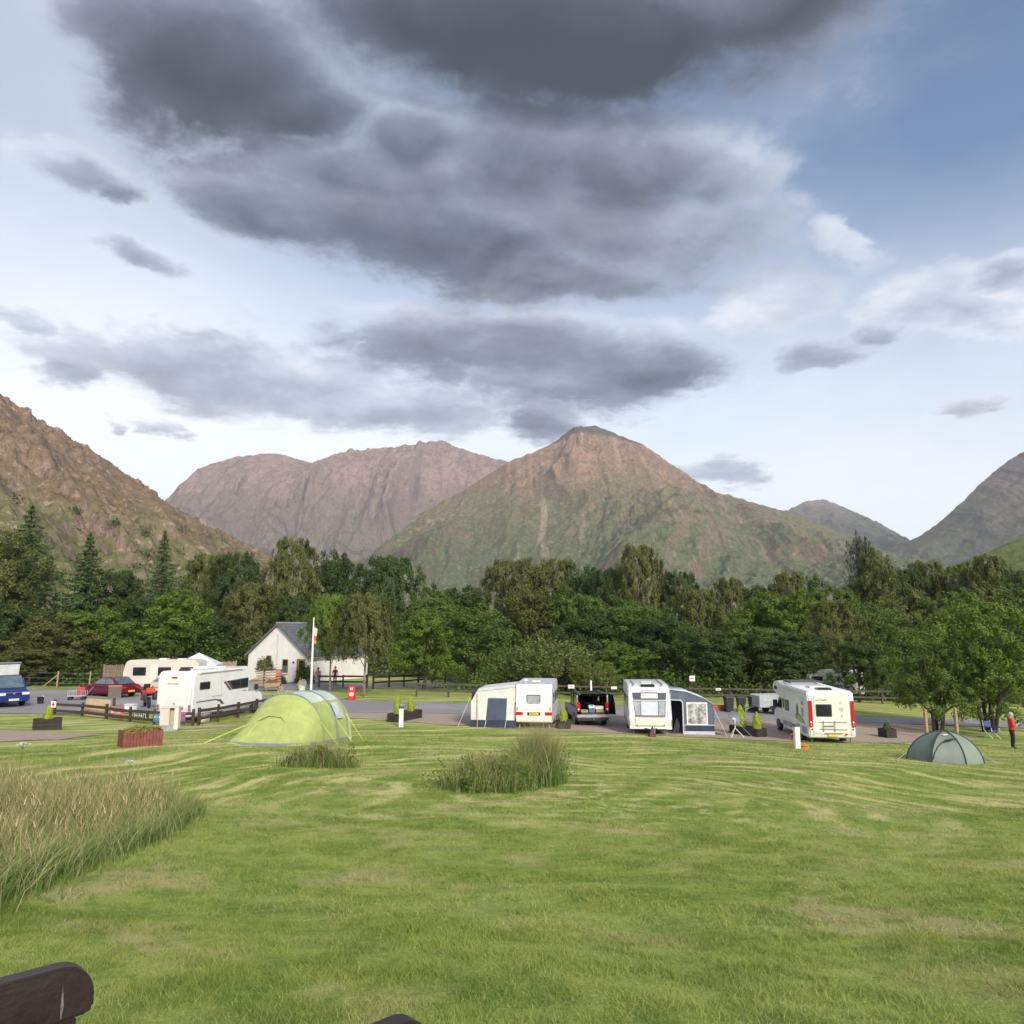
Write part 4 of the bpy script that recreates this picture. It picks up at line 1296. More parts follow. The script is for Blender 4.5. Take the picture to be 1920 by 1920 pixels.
def awning_cream():
    x, y = 1.22, 42.9
    t = thing('awning', (x, y, gzf(x - 2, y + 1)), R(-7.0), "cream and navy tent awning on the older caravan's left side", 'awning')
    xl, xr, y0, y1 = -3.55, -1.06, .05, 3.1
    zt, ze = 2.36, 1.98
    # roof falls away from the caravan with a short front edge
    V = [(xr, y0 - .02, zt - .12), (xl - .1, y0 + .25, ze - .42), (xl + .3, y0 - .02, ze), (xr, y0 + .3, zt), (xl + .35, y0 + .4, ze + .13), (xr, y1, zt), (xl + .35, y1, ze + .13), (xl - .1, y1, ze - .42)]
    F = [(0, 2, 4, 3), (3, 4, 6, 5), (2, 1, 4), (1, 7, 6, 4)]
    mesh_from('roof', V, F, [mat('pale_canvas_roof', (.60, .62, .62), .75, var=.1)], t)
    fr = extr('front_wall', [(xr, .36), (xr, zt - .12), (xl + .3, ze), (xl - .02, 1.42), (xl - .02, .36)], 'y', y0 + .02, y0 + .05, M_CREAMC, t)
    extr('doorway_panel', [(-2.72, .38), (-2.60, 1.62), (-1.52, 1.62), (-1.58, .38)], 'y', y0 - .0, y0 + .015, mat('blue_grey_screen', (.062, .078, .125), .7, var=.15), t)
    extr('mud_skirt', [(xr + .02, 0), (xr + .02, .42), (xl - .03, .42), (xl - .05, 0)], 'y', y0 - .02, y0 + .015, M_NAVY, t)
    extr('side_wall', [(y0 + .05, .0), (y0 + .05, 1.42), (y0 + .35, ze - .02), (y1, ze - .02), (y1, 0)], 'x', xl - .02, xl, M_NAVY, t)
    extr('back_wall', [(xr, 0), (xr, zt - .05), (xl + .3, ze), (xl, 1.4), (xl, 0)], 'y', y1 - .03, y1, M_CREAMC, t)
    extr('corner_trim', [(xr, .0), (xr, 1.4), (xr + .06, 1.4), (xr + .06, 0)], 'y', y0 - .05, y0, M_NAVY, t)
    for xx in (-2.7, -1.56):
        tube('guy_strap', [(xx, y0 - .03, .42), (xx - .05, y0 - .25, .02)], .012, M_WHITEP, t, 5)
    tube('awning_pole', [(xl + .35, y0 - .06, ze - .1), (xl + .36, y0 - .1, .0)], .02, mat('amber_strap', (.55, .38, .12), .6), t, 6)
    tube('guy_rope', [(xl - .1, y0 + .2, ze - .35), (xl - .7, y0 - .5, .02)], .008, M_WHITEP, t, 4)


# ------------------------------------------------------------------ newer caravan, front end to the camera, with grey porch awning
def caravan_new():
    x, y = 7.42, 41.2
    t = thing('caravan', (x, y, gzf(x, y + 2)), R(-5.5), "newer white caravan with wide front windows and maroon hitch cover", 'caravan')
    W = 1.13
    prof = [(.12, .36), (.02, .48), (0, .82), (.10, .88), (.34, 1.62), (.55, 2.22), (.8, 2.42), (1.3, 2.56), (5.4, 2.60), (5.7, 2.45), (5.85, 1.4), (5.8, .36)]
    extr('body', prof, 'x', -W, W, M_WHITE, t, .05, 2)
    def on_front(z):          # y of the raked front at height z
        return float(np.interp(z, [.82, .88, 1.62, 2.22, 2.42], [0, .10, .34, .55, .8]))
    def raked(name, pts, th, m, parent=None):
        V = [(px, on_front(pz) - th, pz) for px, pz in pts] + [(px, on_front(pz) + .05, pz) for px, pz in pts]
        n = len(pts)
        F = [tuple(range(n))[::-1], tuple(range(n, 2 * n))] + [(i, (i + 1) % n, n + (i + 1) % n, n + i) for i in range(n)]
        return mesh_from(name, V, F, m, parent or t)
    raked('upper_band', [(-.88, 1.84), (.88, 1.84), (.92, 2.21), (-.92, 2.21)], .014, mat('blue_black_panel', (.045, .052, .075), .3))
    raked('front_badge', [(-.45, 1.92), (.45, 1.92), (.45, 2.17), (-.45, 2.17)], .022, M_CREAM)
    fw = raked('window', [(-.80, .98), (.80, .98), (.88, 1.80), (-.88, 1.80)], .012, M_DKGREY)
    for a, b, c, d, m in ((-.78, -.50, -.85, -.52, M_PALEGLASS), (-.46, .42, -.48, .44, mat('pale_blind', (.52, .56, .60), .2)), (.46, .76, .48, .84, M_PALEGLASS)):
        raked('pane', [(a, 1.05), (b, 1.05), (d, 1.76), (c, 1.76)], .02, m, fw)
    box('gas_locker_lid', -.82, .82, -.05, .1, .50, .94, M_CREAM, t, .05)
    box('front_bumper', -W + .02, W - .02, -.03, .1, .34, .46, M_WHITEP, t, .02)
    box('red_trim', -W + .06, W - .3, -.036, -.028, .345, .37, M_MAROON, t)
    for s in (-1, 1):
        extr('marker_lamp', rrect(s * .72, .56, .06, .05, .02), 'y', -.05, -.065, M_DKGREY, t)
        tube('grab_handle', [(s * 1.0, -.02, .95), (s * 1.03, -.03, 1.25), (s * 1.0, .12, 1.5)], .02, M_WHITEP, t, 6)
        wheel(t, s * (W - .03), 3.1, .32, s)
        tube('steady_leg', [(s * .85, .5, .36), (s * .92, .35, .0)], .025, M_GREYP, t, 6)
    for yy in (1.0, 2.6, 4.2):
        window(t, 'x', -W, yy + .4, 1.68, .9, .55, -1)
    # rack and lights above the window
    for s in (-1, 1):
        box('roof_rail', s * .78 - .02, s * .78 + .02, .9, 4.8, 2.58, 2.64, M_GREYP, t)
    box('roof_hatch', -.4, .35, .95, 1.5, 2.46, 2.60, M_GLASS, t, .03)
    box('roof_hatch', -.3, .3, 2.4, 2.9, 2.57, 2.68, M_WHITE, t, .04)
    tube('front_handle', [(-.45, .52, 2.27), (-.42, .46, 2.32), (.42, .46, 2.32), (.45, .52, 2.27)], .018, M_GREYP, t, 6)
    tube('aerial_mast', [(-.45, 1.2, 2.55), (-.45, 1.2, 2.72), (.1, 1.1, 2.74)], .02, M_GREYP, t, 6)
    box('side_strip', -W - .008, -W, .2, 5.5, .46, .56, M_GREYP, t)  # thin grey plastic strip low along the left side
    a = tube('drawbar', [(-.35, .1, .38), (0, -.85, .42)], .04, M_DKGREY, t, 6)
    tube('drawbar', [(.35, .1, .38), (0, -.85, .42)], .04, M_DKGREY, t, 6)
    box('chassis', -.8, .8, .3, 5.4, .24, .36, M_DKGREY, t)
    for s in (-1, 1):
        tube('awning_rail', [(s * (W - .012), .03, .5), (s * (W - .012), .02, .84), (s * (W - .012), .34, 1.62), (s * (W - .012), .55, 2.22), (s * (W - .012), 1.3, 2.55), (s * (W - .012), 5.4, 2.59)], .018, M_ALU, t, 6)
    raked('wiper_ledge', [(-.82, .955), (.82, .955), (.82, .985), (-.82, .985)], .03, M_GREYP)
    # cover over the hitch: a draped pyramid
    V = [(-.2, -1.1, .04), (.2, -1.1, .04), (.24, -.5, .04), (-.24, -.5, .04), (-.05, -.9, .44), (.07, -.9, .44), (.02, -.82, .66)]
    F = [(0, 1, 5, 4), (1, 2, 5), (2, 3, 6), (3, 0, 4), (4, 5, 6), (2, 6, 5), (3, 4, 6)]
    mesh_from('hitch_cover', V, F, mat('maroon_cover', (.10, .025, .04), .7, var=.3), t)
    tube('jockey_wheel_post', [(.14, -.72, .05), (.14, -.72, .6)], .025, M_GREYP, t, 6)


def awning_grey():
    x, y = 7.42, 41.2
    t = thing('awning', (x, y, gzf(x + 2.4, y + 1)), R(-5.5), "slate grey porch awning with clear window on the newer caravan's right side", 'awning')
    xl, xr, y0, y1 = 1.14, 3.45, .9, 3.6
    zt, ze = 2.40, 1.62
    V = [(xl, y0 - .04, zt), (2.05, y0 - .04, zt - .1), (3.0, y0 - .04, zt - .45), (xr + .04, y0 - .04, ze), (xl, y1, zt), (2.05, y1, zt - .1), (3.0, y1, zt - .45), (xr + .04, y1, ze)]
    F = [(0, 1, 5, 4), (1, 2, 6, 5), (2, 3, 7, 6)]
    o = mesh_from('roof', V, F, mat('pale_roof_canvas', (.50, .535, .57), .75, var=.1), t, smooth=True)
    sol = o.modifiers.new('thick', 'SOLIDIFY')
    sol.thickness = .03
    # front wall built round its open doorway
    def fw(name, pts, m, dy=0, th=.025, parent=None):
        return extr(name, pts, 'y', y0 + dy, y0 + dy + th, m, parent or t)
    w = fw('front_wall', [(1.86, 0.0), (1.86, 1.72), (1.74, 1.82), (xl, 1.84), (xl, zt - .03), (2.05, zt - .12), (3.0, zt - .47), (xr, ze - .02), (xr + .05, 1.3), (xr + .02, 0)], M_SLATEC)
    fw('doorway_edge', [(1.80, .0), (1.80, 1.70), (1.70, 1.80), (xl + .02, 1.82), (xl + .02, 1.86), (1.74, 1.86), (1.86, 1.72), (1.86, 0)], M_LIGHTC, -.012, .02)
    f = fw('window', rrect(2.58, 1.12, 1.12, 1.20, .05), M_WHITEP, -.016, .02)
    fw('pane', rrect(2.58, 1.12, 1.0, 1.08, .04), M_CLEAR, -.024, .012, f)
    fw('skirt_band', [(1.88, .19), (xr + .03, .19), (xr + .03, .50), (1.88, .50)], M_NAVY, -.012, .02)
    fw('skirt_line', [(1.88, .50), (xr + .03, .50), (xr + .03, .54), (1.88, .54)], M_LIGHTC, -.014, .02)
    fw('mud_skirt', [(1.86, .0), (xr + .06, .0), (xr + .03, .19), (1.88, .19)], M_LIGHTC, -.014, .02)
    extr('side_wall', [(y0 + .03, 0), (y0 + .03, ze - .02), (y1, ze - .02), (y1, 0)], 'x', xr + .0, xr + .03, M_SLATEC, t)
    extr('back_wall', [(xl, 0), (xl, zt - .04), (2.05, zt - .14), (3.0, zt - .5), (xr, ze - .03), (xr, 0)], 'y', y1 - .03, y1, M_SLATEC, t)
    fw('rolled_door', [(1.2, .0), (1.55, .0), (1.66, .45), (1.5, .9), (1.35, .4)], mat('dark_rolled_canvas', (.03, .035, .055), .9), .12, .06)
    for xx, dx in ((xr, .55), (1.9, -.1)):
        tube('guy_rope', [(xx, y0 - .05, 1.45 if xx > 3 else .5), (xx + dx, y0 - .8, .02)], .008, M_WHITEP, t, 4)


# ------------------------------------------------------------------ black off-roader, tailgate up and a door open
def offroader():
    x, y = 4.70, 44.6
    t = thing('offroad_car', (x, y, gzf(x, y + 2)), R(4.5), "black off-road car with open tailgate and luggage between the two caravans", 'car')
    P = mat('black_car_paint', (.018, .02, .024), .18, var=.1)
    PS = mat('silver_trim', (.42, .45, .48), .3, .4)
    W = .95
    # shell: floor, sides with wheel arches, roof, pillars, bonnet
    box('floor_pan', -W + .06, W - .06, .05, 4.5, .42, .58, M_BLACKP, t)
    for s in (-1, 1):
        sd = [(.02, .45), (.02, 1.02), (.1, 1.08), (3.05, 1.06), (3.2, 1.02), (4.55, .96), (4.68, .80), (4.66, .45), (4.2, .45), (4.1, .66), (3.85, .76), (3.55, .72), (3.4, .45), (1.35, .45), (1.25, .68), (1.0, .77), (.72, .70), (.6, .45)]
        extr('side_panel', sd, 'x', s * (W - .07), s * W, P, t)
        for a, b, c, d in ((.06, .26, .12, .34), (1.45, 1.55, 1.48, 1.58), (2.35, 2.45, 2.30, 2.40)):
            extr('pillar', [(a, 1.05), (b, 1.05), (d, 1.78), (c, 1.78)], 'x', s * (W - .1), s * (W - .03), PS if a < .1 else P, t)
        for a, b in ((.28, 1.44), (1.58, 2.34)):
            extr('side_window', [(a, 1.07), (b, 1.07), (b, 1.76), (a + .05, 1.76)], 'x', s * (W - .075), s * (W - .055), M_GLASS, t)
        lamp = extr('tail_lamp', rrect(s * .84, 1.13, .19, .52, .04), 'y', .12, -.02, M_REDL, t, .015)
        extr('lens', circ(s * .84, 1.0, .05, 12), 'y', -.01, -.03, M_WPLATE, lamp)
        wheel(t, s * (W - .01), .98, .37, s, w=.24)
        wheel(t, s * (W - .01), 3.82, .37, s, w=.24)
    box('roof', -W + .08, W - .08, .05, 2.55, 1.76, 1.84, P, t, .03)
    for s in (-1, 1):
        tube('roof_rail', [(s * .72, .3, 1.84), (s * .72, .5, 1.89), (s * .72, 2.2, 1.89), (s * .72, 2.4, 1.84)], .02, M_GREYP, t, 6)
    extr('bonnet', [(3.05, 1.02), (4.6, .94), (4.66, .78), (4.6, .5), (3.0, .5)], 'x', -W + .07, W - .07, P, t)
    extr('windscreen', [(3.05, 1.06), (2.5, 1.76), (2.53, 1.78), (3.1, 1.08)], 'x', -W + .12, W - .12, M_GLASS, t)
    box('rear_bumper', -W, W, -.10, .12, .52, .70, PS, t, .03)
    for s in (-1, 1):
        box('reflector', s * .58 - .16, s * .58 + .16, -.112, -.10, .50, .56, M_REDL, t)
    box('under_bumper', -W + .05, W - .05, -.06, .1, .36, .52, M_BLACKP, t)
    box('lower_tailgate', -.70, .70, -.03, .02, .70, .82, M_BLACKP, t)
    # tailgate lifted, seen edge on above the roof
    extr('tailgate', [(.05, 1.78), (-.75, 1.98), (-.77, 1.94), (.05, 1.72)], 'x', -.80, .80, P, t, .01)
    tube('tow_ball', [(0, -.05, .42), (0, -.16, .42), (0, -.16, .50)], .03, M_GREYP, t, 6)
    # seats, seen through the opening
    for xx in (-.42, .42):
        box('seat', xx - .3, xx + .3, 1.5, 1.7, .58, 1.34, M_BLACKC, t, .06)
        box('headrest', xx - .13, xx + .13, 1.52, 1.64, 1.36, 1.58, M_BLACKC, t, .05)
    # right rear door standing open
    d = extr('door', [(0, .48), (0, 1.06), (.95, 1.06), (1.0, .48)], 'y', -.06, .0, P, t, .01)
    d.location = (W, 2.4, 0)
    d.rotation_euler = (0, 0, R(-38))
    extr('window_frame', [(.0, 1.06), (.06, 1.70), (.82, 1.66), (.97, 1.06), (.9, 1.06), (.77, 1.61), (.11, 1.65), (.06, 1.06)], 'y', -.05, -.01, P, d)
    extr('window_pane', [(.06, 1.06), (.11, 1.65), (.77, 1.61), (.9, 1.06)], 'y', -.035, -.025, M_GLASS, d)


def luggage():
    x0, y0 = 4.70, 44.6
    g = gzf(x0, y0 + 2)
    for nm, lx, lz, w, h, d, m, lab, cat in (
        ('cardboard_box', .42, .59, .46, .38, .4, mat('cardboard', (.42, .30, .18), .9), "brown cardboard box in the open boot of the black car", 'box'),
        ('plastic_tub', .38, .975, .50, .14, .4, mat('white_tub', (.66, .64, .58), .6), "white tub on the cardboard box in the black car's boot", 'tub'),
        ('holdall', -.05, .59, .34, .42, .4, mat('teal_bag', (.10, .22, .25), .8), "teal bag standing in the middle of the black car's boot", 'bag'),
        ('canvas_bag', -.48, .59, .40, .34, .4, mat('tan_bag', (.45, .38, .25), .85), "tan canvas bag at the left of the black car's boot", 'bag'),
        ('pillow', -.05, 1.02, .36, .18, .4, mat('pillow_white', (.70, .70, .70), .9), "white pillow lying on the teal bag in the black car", 'pillow'),
    ):
        t = thing(nm, (x0 + lx, y0 + .42, g + lz), R(4.5), lab, cat)
        extr('body', rrect(0, h / 2, w, h, .05), 'y', -d / 2, d / 2, m, t, .03)
        if nm == 'cardboard_box':
            box('flap', -w * .4, w * .4, -d / 2 - .012, -d / 2, h * .55, h * .62, mat('brown_tape', (.30, .2, .11), .6), t)
        elif nm == 'plastic_tub':
            box('rim', -w * .52, w * .52, -d * .52, d * .52, h, h + .02, M_WHITEP, t)
        else:
            tube('handle', [(-w * .2, -d / 2, h * .7), (-w * .15, -d / 2 - .03, h * .95), (w * .15, -d / 2 - .03, h * .95), (w * .2, -d / 2, h * .7)], .012, M_DKGREY, t, 5)


# ------------------------------------------------------------------ saloon cars and van on the left
def saloon(name, loc, rz, paint, label, cover=None):
    t = thing(name, (loc[0], loc[1], gzf(*loc) + .03), rz, label, 'car')
    W = .86
    lower = [(.0, .35), (-.02, .62), (.05, .88), (.55, .93), (1.0, .92), (3.0, .90), (4.1, .80), (4.45, .68), (4.5, .4), (4.2, .26), (.2, .26)]
    extr('body', lower, 'x', -W, W, paint, t, .06, 3)
    green = [(.42, .90), (1.05, 1.38), (1.35, 1.43), (2.15, 1.41), (2.5, 1.30), (3.2, .88)]
    V, F = [], []
    cab = extr('cabin', green, 'x', -W + .06, W - .06, paint, t, .05, 2)
    for v in cab.data.vertices:
        k = 1 - max(0, v.co.z - .9) * .32
        v.co.x *= k
    def sidewin(pts, s, nm='side_window'):
        V2 = []
        for off in (.0, .012):
            for (yy, zz) in pts:
                k = 1 - max(0, zz - .9) * .32
                V2.append((s * ((W - .06) * k + off), yy, zz))
        n = len(pts)
        F2 = [tuple(range(n)), tuple(range(n, 2 * n))[::-1]] + [(i, (i + 1) % n, n + (i + 1) % n, n + i) for i in range(n)]
        mesh_from(nm, V2, F2, M_CARGLASS, t)
    for s in (-1, 1):
        sidewin([(.78, .97), (1.12, 1.31), (1.68, 1.34), (1.68, .97)], s)
        sidewin([(1.76, .97), (1.76, 1.34), (2.15, 1.33), (2.42, 1.24), (2.85, .97)], s)
        box('sill_strip', s * W - .008, s * W + .008, .7, 3.7, .52, .56, M_DKGREY, t)
        wheel(t, s * (W + .005), .85, .30, s)
        wheel(t, s * (W + .005), 3.55, .30, s)
        extr('tail_lamp', rrect(s * .62, .74, .40, .15, .03), 'y', .06, -.03, M_REDL, t, .01)
        extr('headlamp', rrect(s * .60, .62, .36, .16, .04), 'y', 4.38, 4.5, M_WPLATE, t, .01)
        box('door_handle', s * W - .005, s * W + .02, 1.85, 1.98, .78, .81, M_DKGREY, t)
    extr('rear_window', [(.50, .95), (1.04, 1.355), (1.02, 1.39), (.46, .98)], 'x', -.62, .62, M_CARGLASS, t)
    extr('windscreen', [(2.52, 1.29), (3.14, .92), (3.17, .95), (2.55, 1.33)], 'x', -.62, .62, cover or M_CARGLASS, t)
    box('bumper', -W + .02, W - .02, -.07, .1, .38, .54, paint, t, .03)
    box('number_plate', -.26, .26, -.085, -.07, .42, .53, M_YEL, t)
    return t


M_CARGLASS = mat('car_glass', (.10, .14, .17), .05, var=.3, scale=3, spec=.8)


def blue_van():
    x, y = -31.15, 47.9
    t = thing('camper_van', (x, y, gzf(x, y) + .035), R(-127), "deep blue camper van with its grey roof popped up at the left edge", 'van')
    P = mat('blue_van_paint', (.018, .035, .16), .18, var=.12)
    W = .93
    # front of the van at y=0 pointing to -y locally is turned round by the rotation: build it with the front at +y=4.8
    prof = [(0, .35), (-.02, 1.8), (.1, 1.92), (3.2, 1.94), (3.45, 1.88), (4.15, 1.10), (4.62, .98), (4.78, .82), (4.8, .45), (4.6, .3), (.2, .3)]
    b = extr('body', prof, 'x', -W, W, P, t, .07, 3)
    for v in b.data.vertices:
        v.co.y -= 4.8
        v.co.x *= 1 - max(0, v.co.z - 1.1) * .12
    def fb(name, *a, **k):
        o = box(name, *a, parent=t, **k)
        return o
    extr('windscreen', [(3.50 - 4.8, 1.86), (4.12 - 4.8, 1.15), (4.16 - 4.8, 1.18), (3.54 - 4.8, 1.89)], 'x', -.78, .78, M_CARGLASS, t)
    for s in (-1, 1):
        extr('headlamp', rrect(s * .66, .84, .42, .17, .04), 'y', -.14, .015, M_WPLATE, t, .02)
        extr('side_window', [(-1.75, 1.15), (-.85, 1.15), (-1.3, 1.72), (-1.75, 1.74)], 'x', s * .905, s * .925, M_CARGLASS, t)
        extr('side_window', [(-4.5, 1.15), (-1.9, 1.15), (-1.9, 1.74), (-4.5, 1.74)], 'x', s * .895, s * .925, M_CARGLASS, t)
        wheel(t, s * (W + .0), -.95, .33, s)
        wheel(t, s * (W + .0), -3.85, .33, s)
        box('mirror', s * .92 if s > 0 else -1.12, 1.12 if s > 0 else -.92, -1.15, -1.05, 1.12, 1.32, P, t, .03)
    box('grille', -.44, .44, -.02, .015, .80, .90, M_BLACKP, t)
    box('chrome_strip', -.85, .85, -.01, .022, .90, .925, M_CHROME, t)
    extr('emblem', circ(0, .86, .07, 14), 'y', .01, .03, M_CHROME, t)
    box('bumper', -W + .02, W - .02, -.08, .06, .36, .62, P, t, .05)
    box('number_plate', -.28, .28, .06, .075, .42, .54, M_WPLATE, t)
    marks(t, 'y', .06, -.22, .45, .44, .06, 1, M_BLACKP, 7, seed=11)
    box('air_intake', -.5, .5, .05, .062, .34, .41, M_BLACKP, t)
    # pop-up roof, hinged at the rear
    lid = extr('raised_roof', [(-4.3, 1.98), (-1.35, 2.62), (-1.30, 2.70), (-1.5, 2.74), (-4.4, 2.08)], 'x', -.78, .78, mat('grey_van_roof', (.23, .27, .33), .35), t, .03)
    extr('canvas_side', [(-4.2, 1.93), (-1.5, 1.93), (-1.42, 2.60), (-4.2, 2.0)], 'x', -.70, .70, mat('pale_roof_canvas_van', (.58, .60, .56), .85), lid)


def cars():
    blue_van()
    saloon('saloon_car', (-27.6, 55.4), R(66), mat('maroon_paint', (.13, .008, .02), .15, var=.1), "dark red saloon car parked on the asphalt at the left")
    saloon('parked_car', (-24.6, 58.4), R(72), mat('cream_paint', (.62, .58, .50), .25, var=.06), "cream car with blue windscreen cover behind the dark red saloon", mat('blue_cover', (.04, .10, .30), .5, var=.5, scale=4))


motorhome_low()
motorhome_overcab()
caravan_old()
awning_cream()
caravan_new()
awning_grey()
offroader()
luggage()
cars()


# ------------------------------------------------------------------ fences
def obox(name, p, q, w, h, material, parent, up=0.0):
    """a bar from p to q (local points), w wide and h high"""
    p, q = Vector(p), Vector(q)
    d = (q - p).normalized()
    s = d.cross(Vector((0, 0, 1)))
    if s.length < .01:
        s = Vector((1, 0, 0))
    s.normalize()
    u = s.cross(d)
    V = []
    for e in (p, q):
        for a, b in ((-1, -1), (1, -1), (1, 1), (-1, 1)):
            V.append(e + s * (a * w / 2) + u * (b * h / 2))
    F = [(0, 1, 2, 3), (7, 6, 5, 4), (0, 4, 5, 1), (1, 5, 6, 2), (2, 6, 7, 3), (3, 7, 4, 0)]
    return mesh_from(name, V, F, material, parent)


def rail_fence(pts, label, material, post_h=1.05, rails=(.45, .9), post=.13, rail=(.05, .15), name='rail_fence', group=None, seed=1):
    rng = random.Random(seed)
    x0, y0 = pts[0]
    z0 = gzf(x0, y0)
    t = thing(name, (x0, y0, z0), 0, label, 'fence', group)
    L = [(x - x0, y - y0, gzf(x, y) - z0) for x, y in pts]
    for i, (x, y, z) in enumerate(L):
        h = post_h + rng.uniform(-.04, .05)
        obox('post', (x, y, z - .1), (x + rng.uniform(-.02, .02), y + rng.uniform(-.02, .02), z + h), post, post, material, t)
    for i in range(len(L) - 1):
        a, b = L[i], L[i + 1]
        d = Vector((b[0] - a[0], b[1] - a[1], 0)).normalized()
        off = Vector((d.y, -d.x, 0)) * (post * .5 + rail[0] * .5 - .005)
        for r in rails:
            obox('rail', (a[0] + off.x, a[1] + off.y, a[2] + r + rng.uniform(-.02, .02)), (b[0] + off.x, b[1] + off.y, b[2] + r + rng.uniform(-.02, .02)), rail[0], rail[1], material, t)
    return t


def along(a, b, step):
    n = max(1, round(math.hypot(b[0] - a[0], b[1] - a[1]) / step))
    return [(a[0] + (b[0] - a[0]) * i / n, a[1] + (b[1] - a[1]) * i / n) for i in range(n + 1)]


M_OLDW = mat('old_fence_wood', (.085, .07, .055), .9, var=.4, scale=5)
rail_fence([(-26.8, 45.0), (-24.9, 44.5), (-22.9, 43.4), (-21.0, 42.3), (-19.2, 41.3), (-17.05, 41.1)], "dark brown rail fence hung with boards, left of the white motorhome", M_BROWNW, .82, (.25, .62), group='brown rail fences', seed=2)
rail_fence([(-16.85, 41.4), (-16.55, 43.3), (-16.15, 45.3), (-15.75, 47.3), (-15.35, 49.3)], "dark brown rail fence running along the white motorhome's side", M_BROWNW, .95, (.38, .76), group='brown rail fences', seed=3)
rail_fence(along((-17.0, 67.4), (-12.9, 67.9), 2.0), "dark rail fence in front of the cottage's side wing", M_BROWNW, 1.15, (.55, 1.0), group='brown rail fences', seed=4)
rail_fence(along((-12.2, 67.2), (-6.5, 74.5), 1.7), "dark rail fence climbing beside the cottage lane", M_BROWNW, 1.15, (.55, 1.0), group='brown rail fences', seed=5)
rail_fence(along((-7.6, 60.9), (40.5, 63.4), 2.6), "long weathered rail fence along the back of the road below the trees", M_OLDW, 1.15, (.5, 1.0), .12, (.05, .13), group='brown rail fences', seed=6)


def wire_fence():
    pts = [(-40.0, 61.5), (-36.8, 61.8), (-34.3, 62.0), (-31.6, 62.2), (-29.6, 62.4), (-27.4, 62.6)]
    x0, y0 = pts[0]
    z0 = gzf(x0, y0)
    t = thing('wire_fence', (x0, y0, z0), 0, "wire fence on pale wooden posts behind the dark red saloon", 'fence')
    for x, y in pts:
        lx, ly, lz = x - x0, y - y0, gzf(x, y) - z0
        tube('post', [(lx, ly, lz - .1), (lx + .03, ly, lz + 1.35)], .065, M_TANW, t, 7)
    for h in (.4, .8, 1.2):
        tube('wire', [(x - x0, y - y0 - .07, gzf(x, y) - z0 + h) for x, y in pts], .006, M_ALU, t, 4)
    p = pts[1]
    tube('brace', [(p[0] - x0, p[1] - y0, 1.0), (p[0] - x0 - .9, p[1] - y0 - .3, .1)], .05, M_TANW, t, 6)


wire_fence()


def panel_fence(a, b, h, z, n, label, material):
    x0, y0 = a
    g = gzf(x0, y0)
    t = thing('panel_fence', (x0, y0, g), math.atan2(b[1] - y0, b[0] - x0), label, 'fence')
    L = math.hypot(b[0] - x0, b[1] - y0)
    for i in range(n):
        w = L / n
        box('board', i * w + .012, (i + 1) * w - .012, -.015 + .008 * (i % 2), .015, z, z + h - .03 * (i % 3), material, t)
    for s in (0, L):
        box('post', s - .05, s + .05, -.05 + .07, .05 + .07, -.1, z + h + .05, material, t)
    box('cap_rail', -.02, L + .02, .02, .06, z + h * .75, z + h * .85, material, t)
    return t


panel_fence((-34.3, 64), (-32.2, 64.2), 1.75, .05, 14, "brown board fence panel left of the beige caravan", mat('brown_boards', (.20, .15, .11), .9, var=.3))
panel_fence((-26.0, 66), (-24.0, 66.2), 2.1, .05, 14, "tan board fence panel between the marquee and cottage", M_TANW)


# ------------------------------------------------------------------ boards and banners on the left fence
def board(name, c, w, h, rz, z, material, label, cat, th=.02, tilt=0.0):
    t = thing(name, (c[0], c[1], gzf(*c) + z), rz, label, cat)
    t.rotation_euler = (tilt, 0, rz)
    return t, box('panel', -w / 2, w / 2, -th / 2, th / 2, 0, h, material, t)


t, p = board('plywood_sheet', (-23.95, 44.30), 2.15, .98, R(-27), .02, M_PLY, "bare plywood sheet standing behind the brown rail fence", 'board', tilt=R(-4))
box('edge_batten', -1.07, 1.07, .01, .05, .02, .08, M_TANW, t)
t, p = board('sign_board', (-21.98, 42.80), 1.2, .66, R(-30), .12, mat('pink_sign', (.52, .17, .16), .5), "red and pink lettered sign board on the brown rail fence", 'sign')
box('lower_band', -.6, .6, -.016, -.010, .02, .2, M_RED, t)
box('white_symbol', -.55, -.38, -.016, -.010, .3, .46, M_WHITEP, t)
marks(t, 'y', 0, -.3, .42, .8, .09, -1, M_WHITEP, 9, seed=21)
marks(t, 'y', 0, -.3, .28, .7, .07, -1, M_WHITEP, 9, seed=22)
t, p = board('banner', (-20.12, 41.72), 1.25, .46, R(-29), .20, mat('black_banner', (.02, .02, .022), .6), "black banner with white lettering on the brown rail fence", 'banner')
marks(t, 'y', 0, -.55, .08, 1.1, .27, -1, M_WHITEP, 6, seed=23)
t, p = board('banner', (-18.95, 41.12), .45, .42, R(-10), .16, mat('blue_banner', (.05, .22, .36), .6, var=.6, scale=6), "small blue and white banner behind the hook-up cabinet", 'banner')
marks(t, 'y', 0, -.18, .2, .36, .1, -1, M_WHITEP, 4, seed=24)
t, p = board('notice', (-26.82, 44.88), .36, .36, R(-15), .42, M_WHITEP, "small white notice with a red cross on the fence's left end", 'sign')
box('red_cross', -.04, .04, -.018, -.010, .06, .30, M_RED, t)
box('red_cross', -.12, .12, -.0172, -.010, .14, .22, M_RED, t)


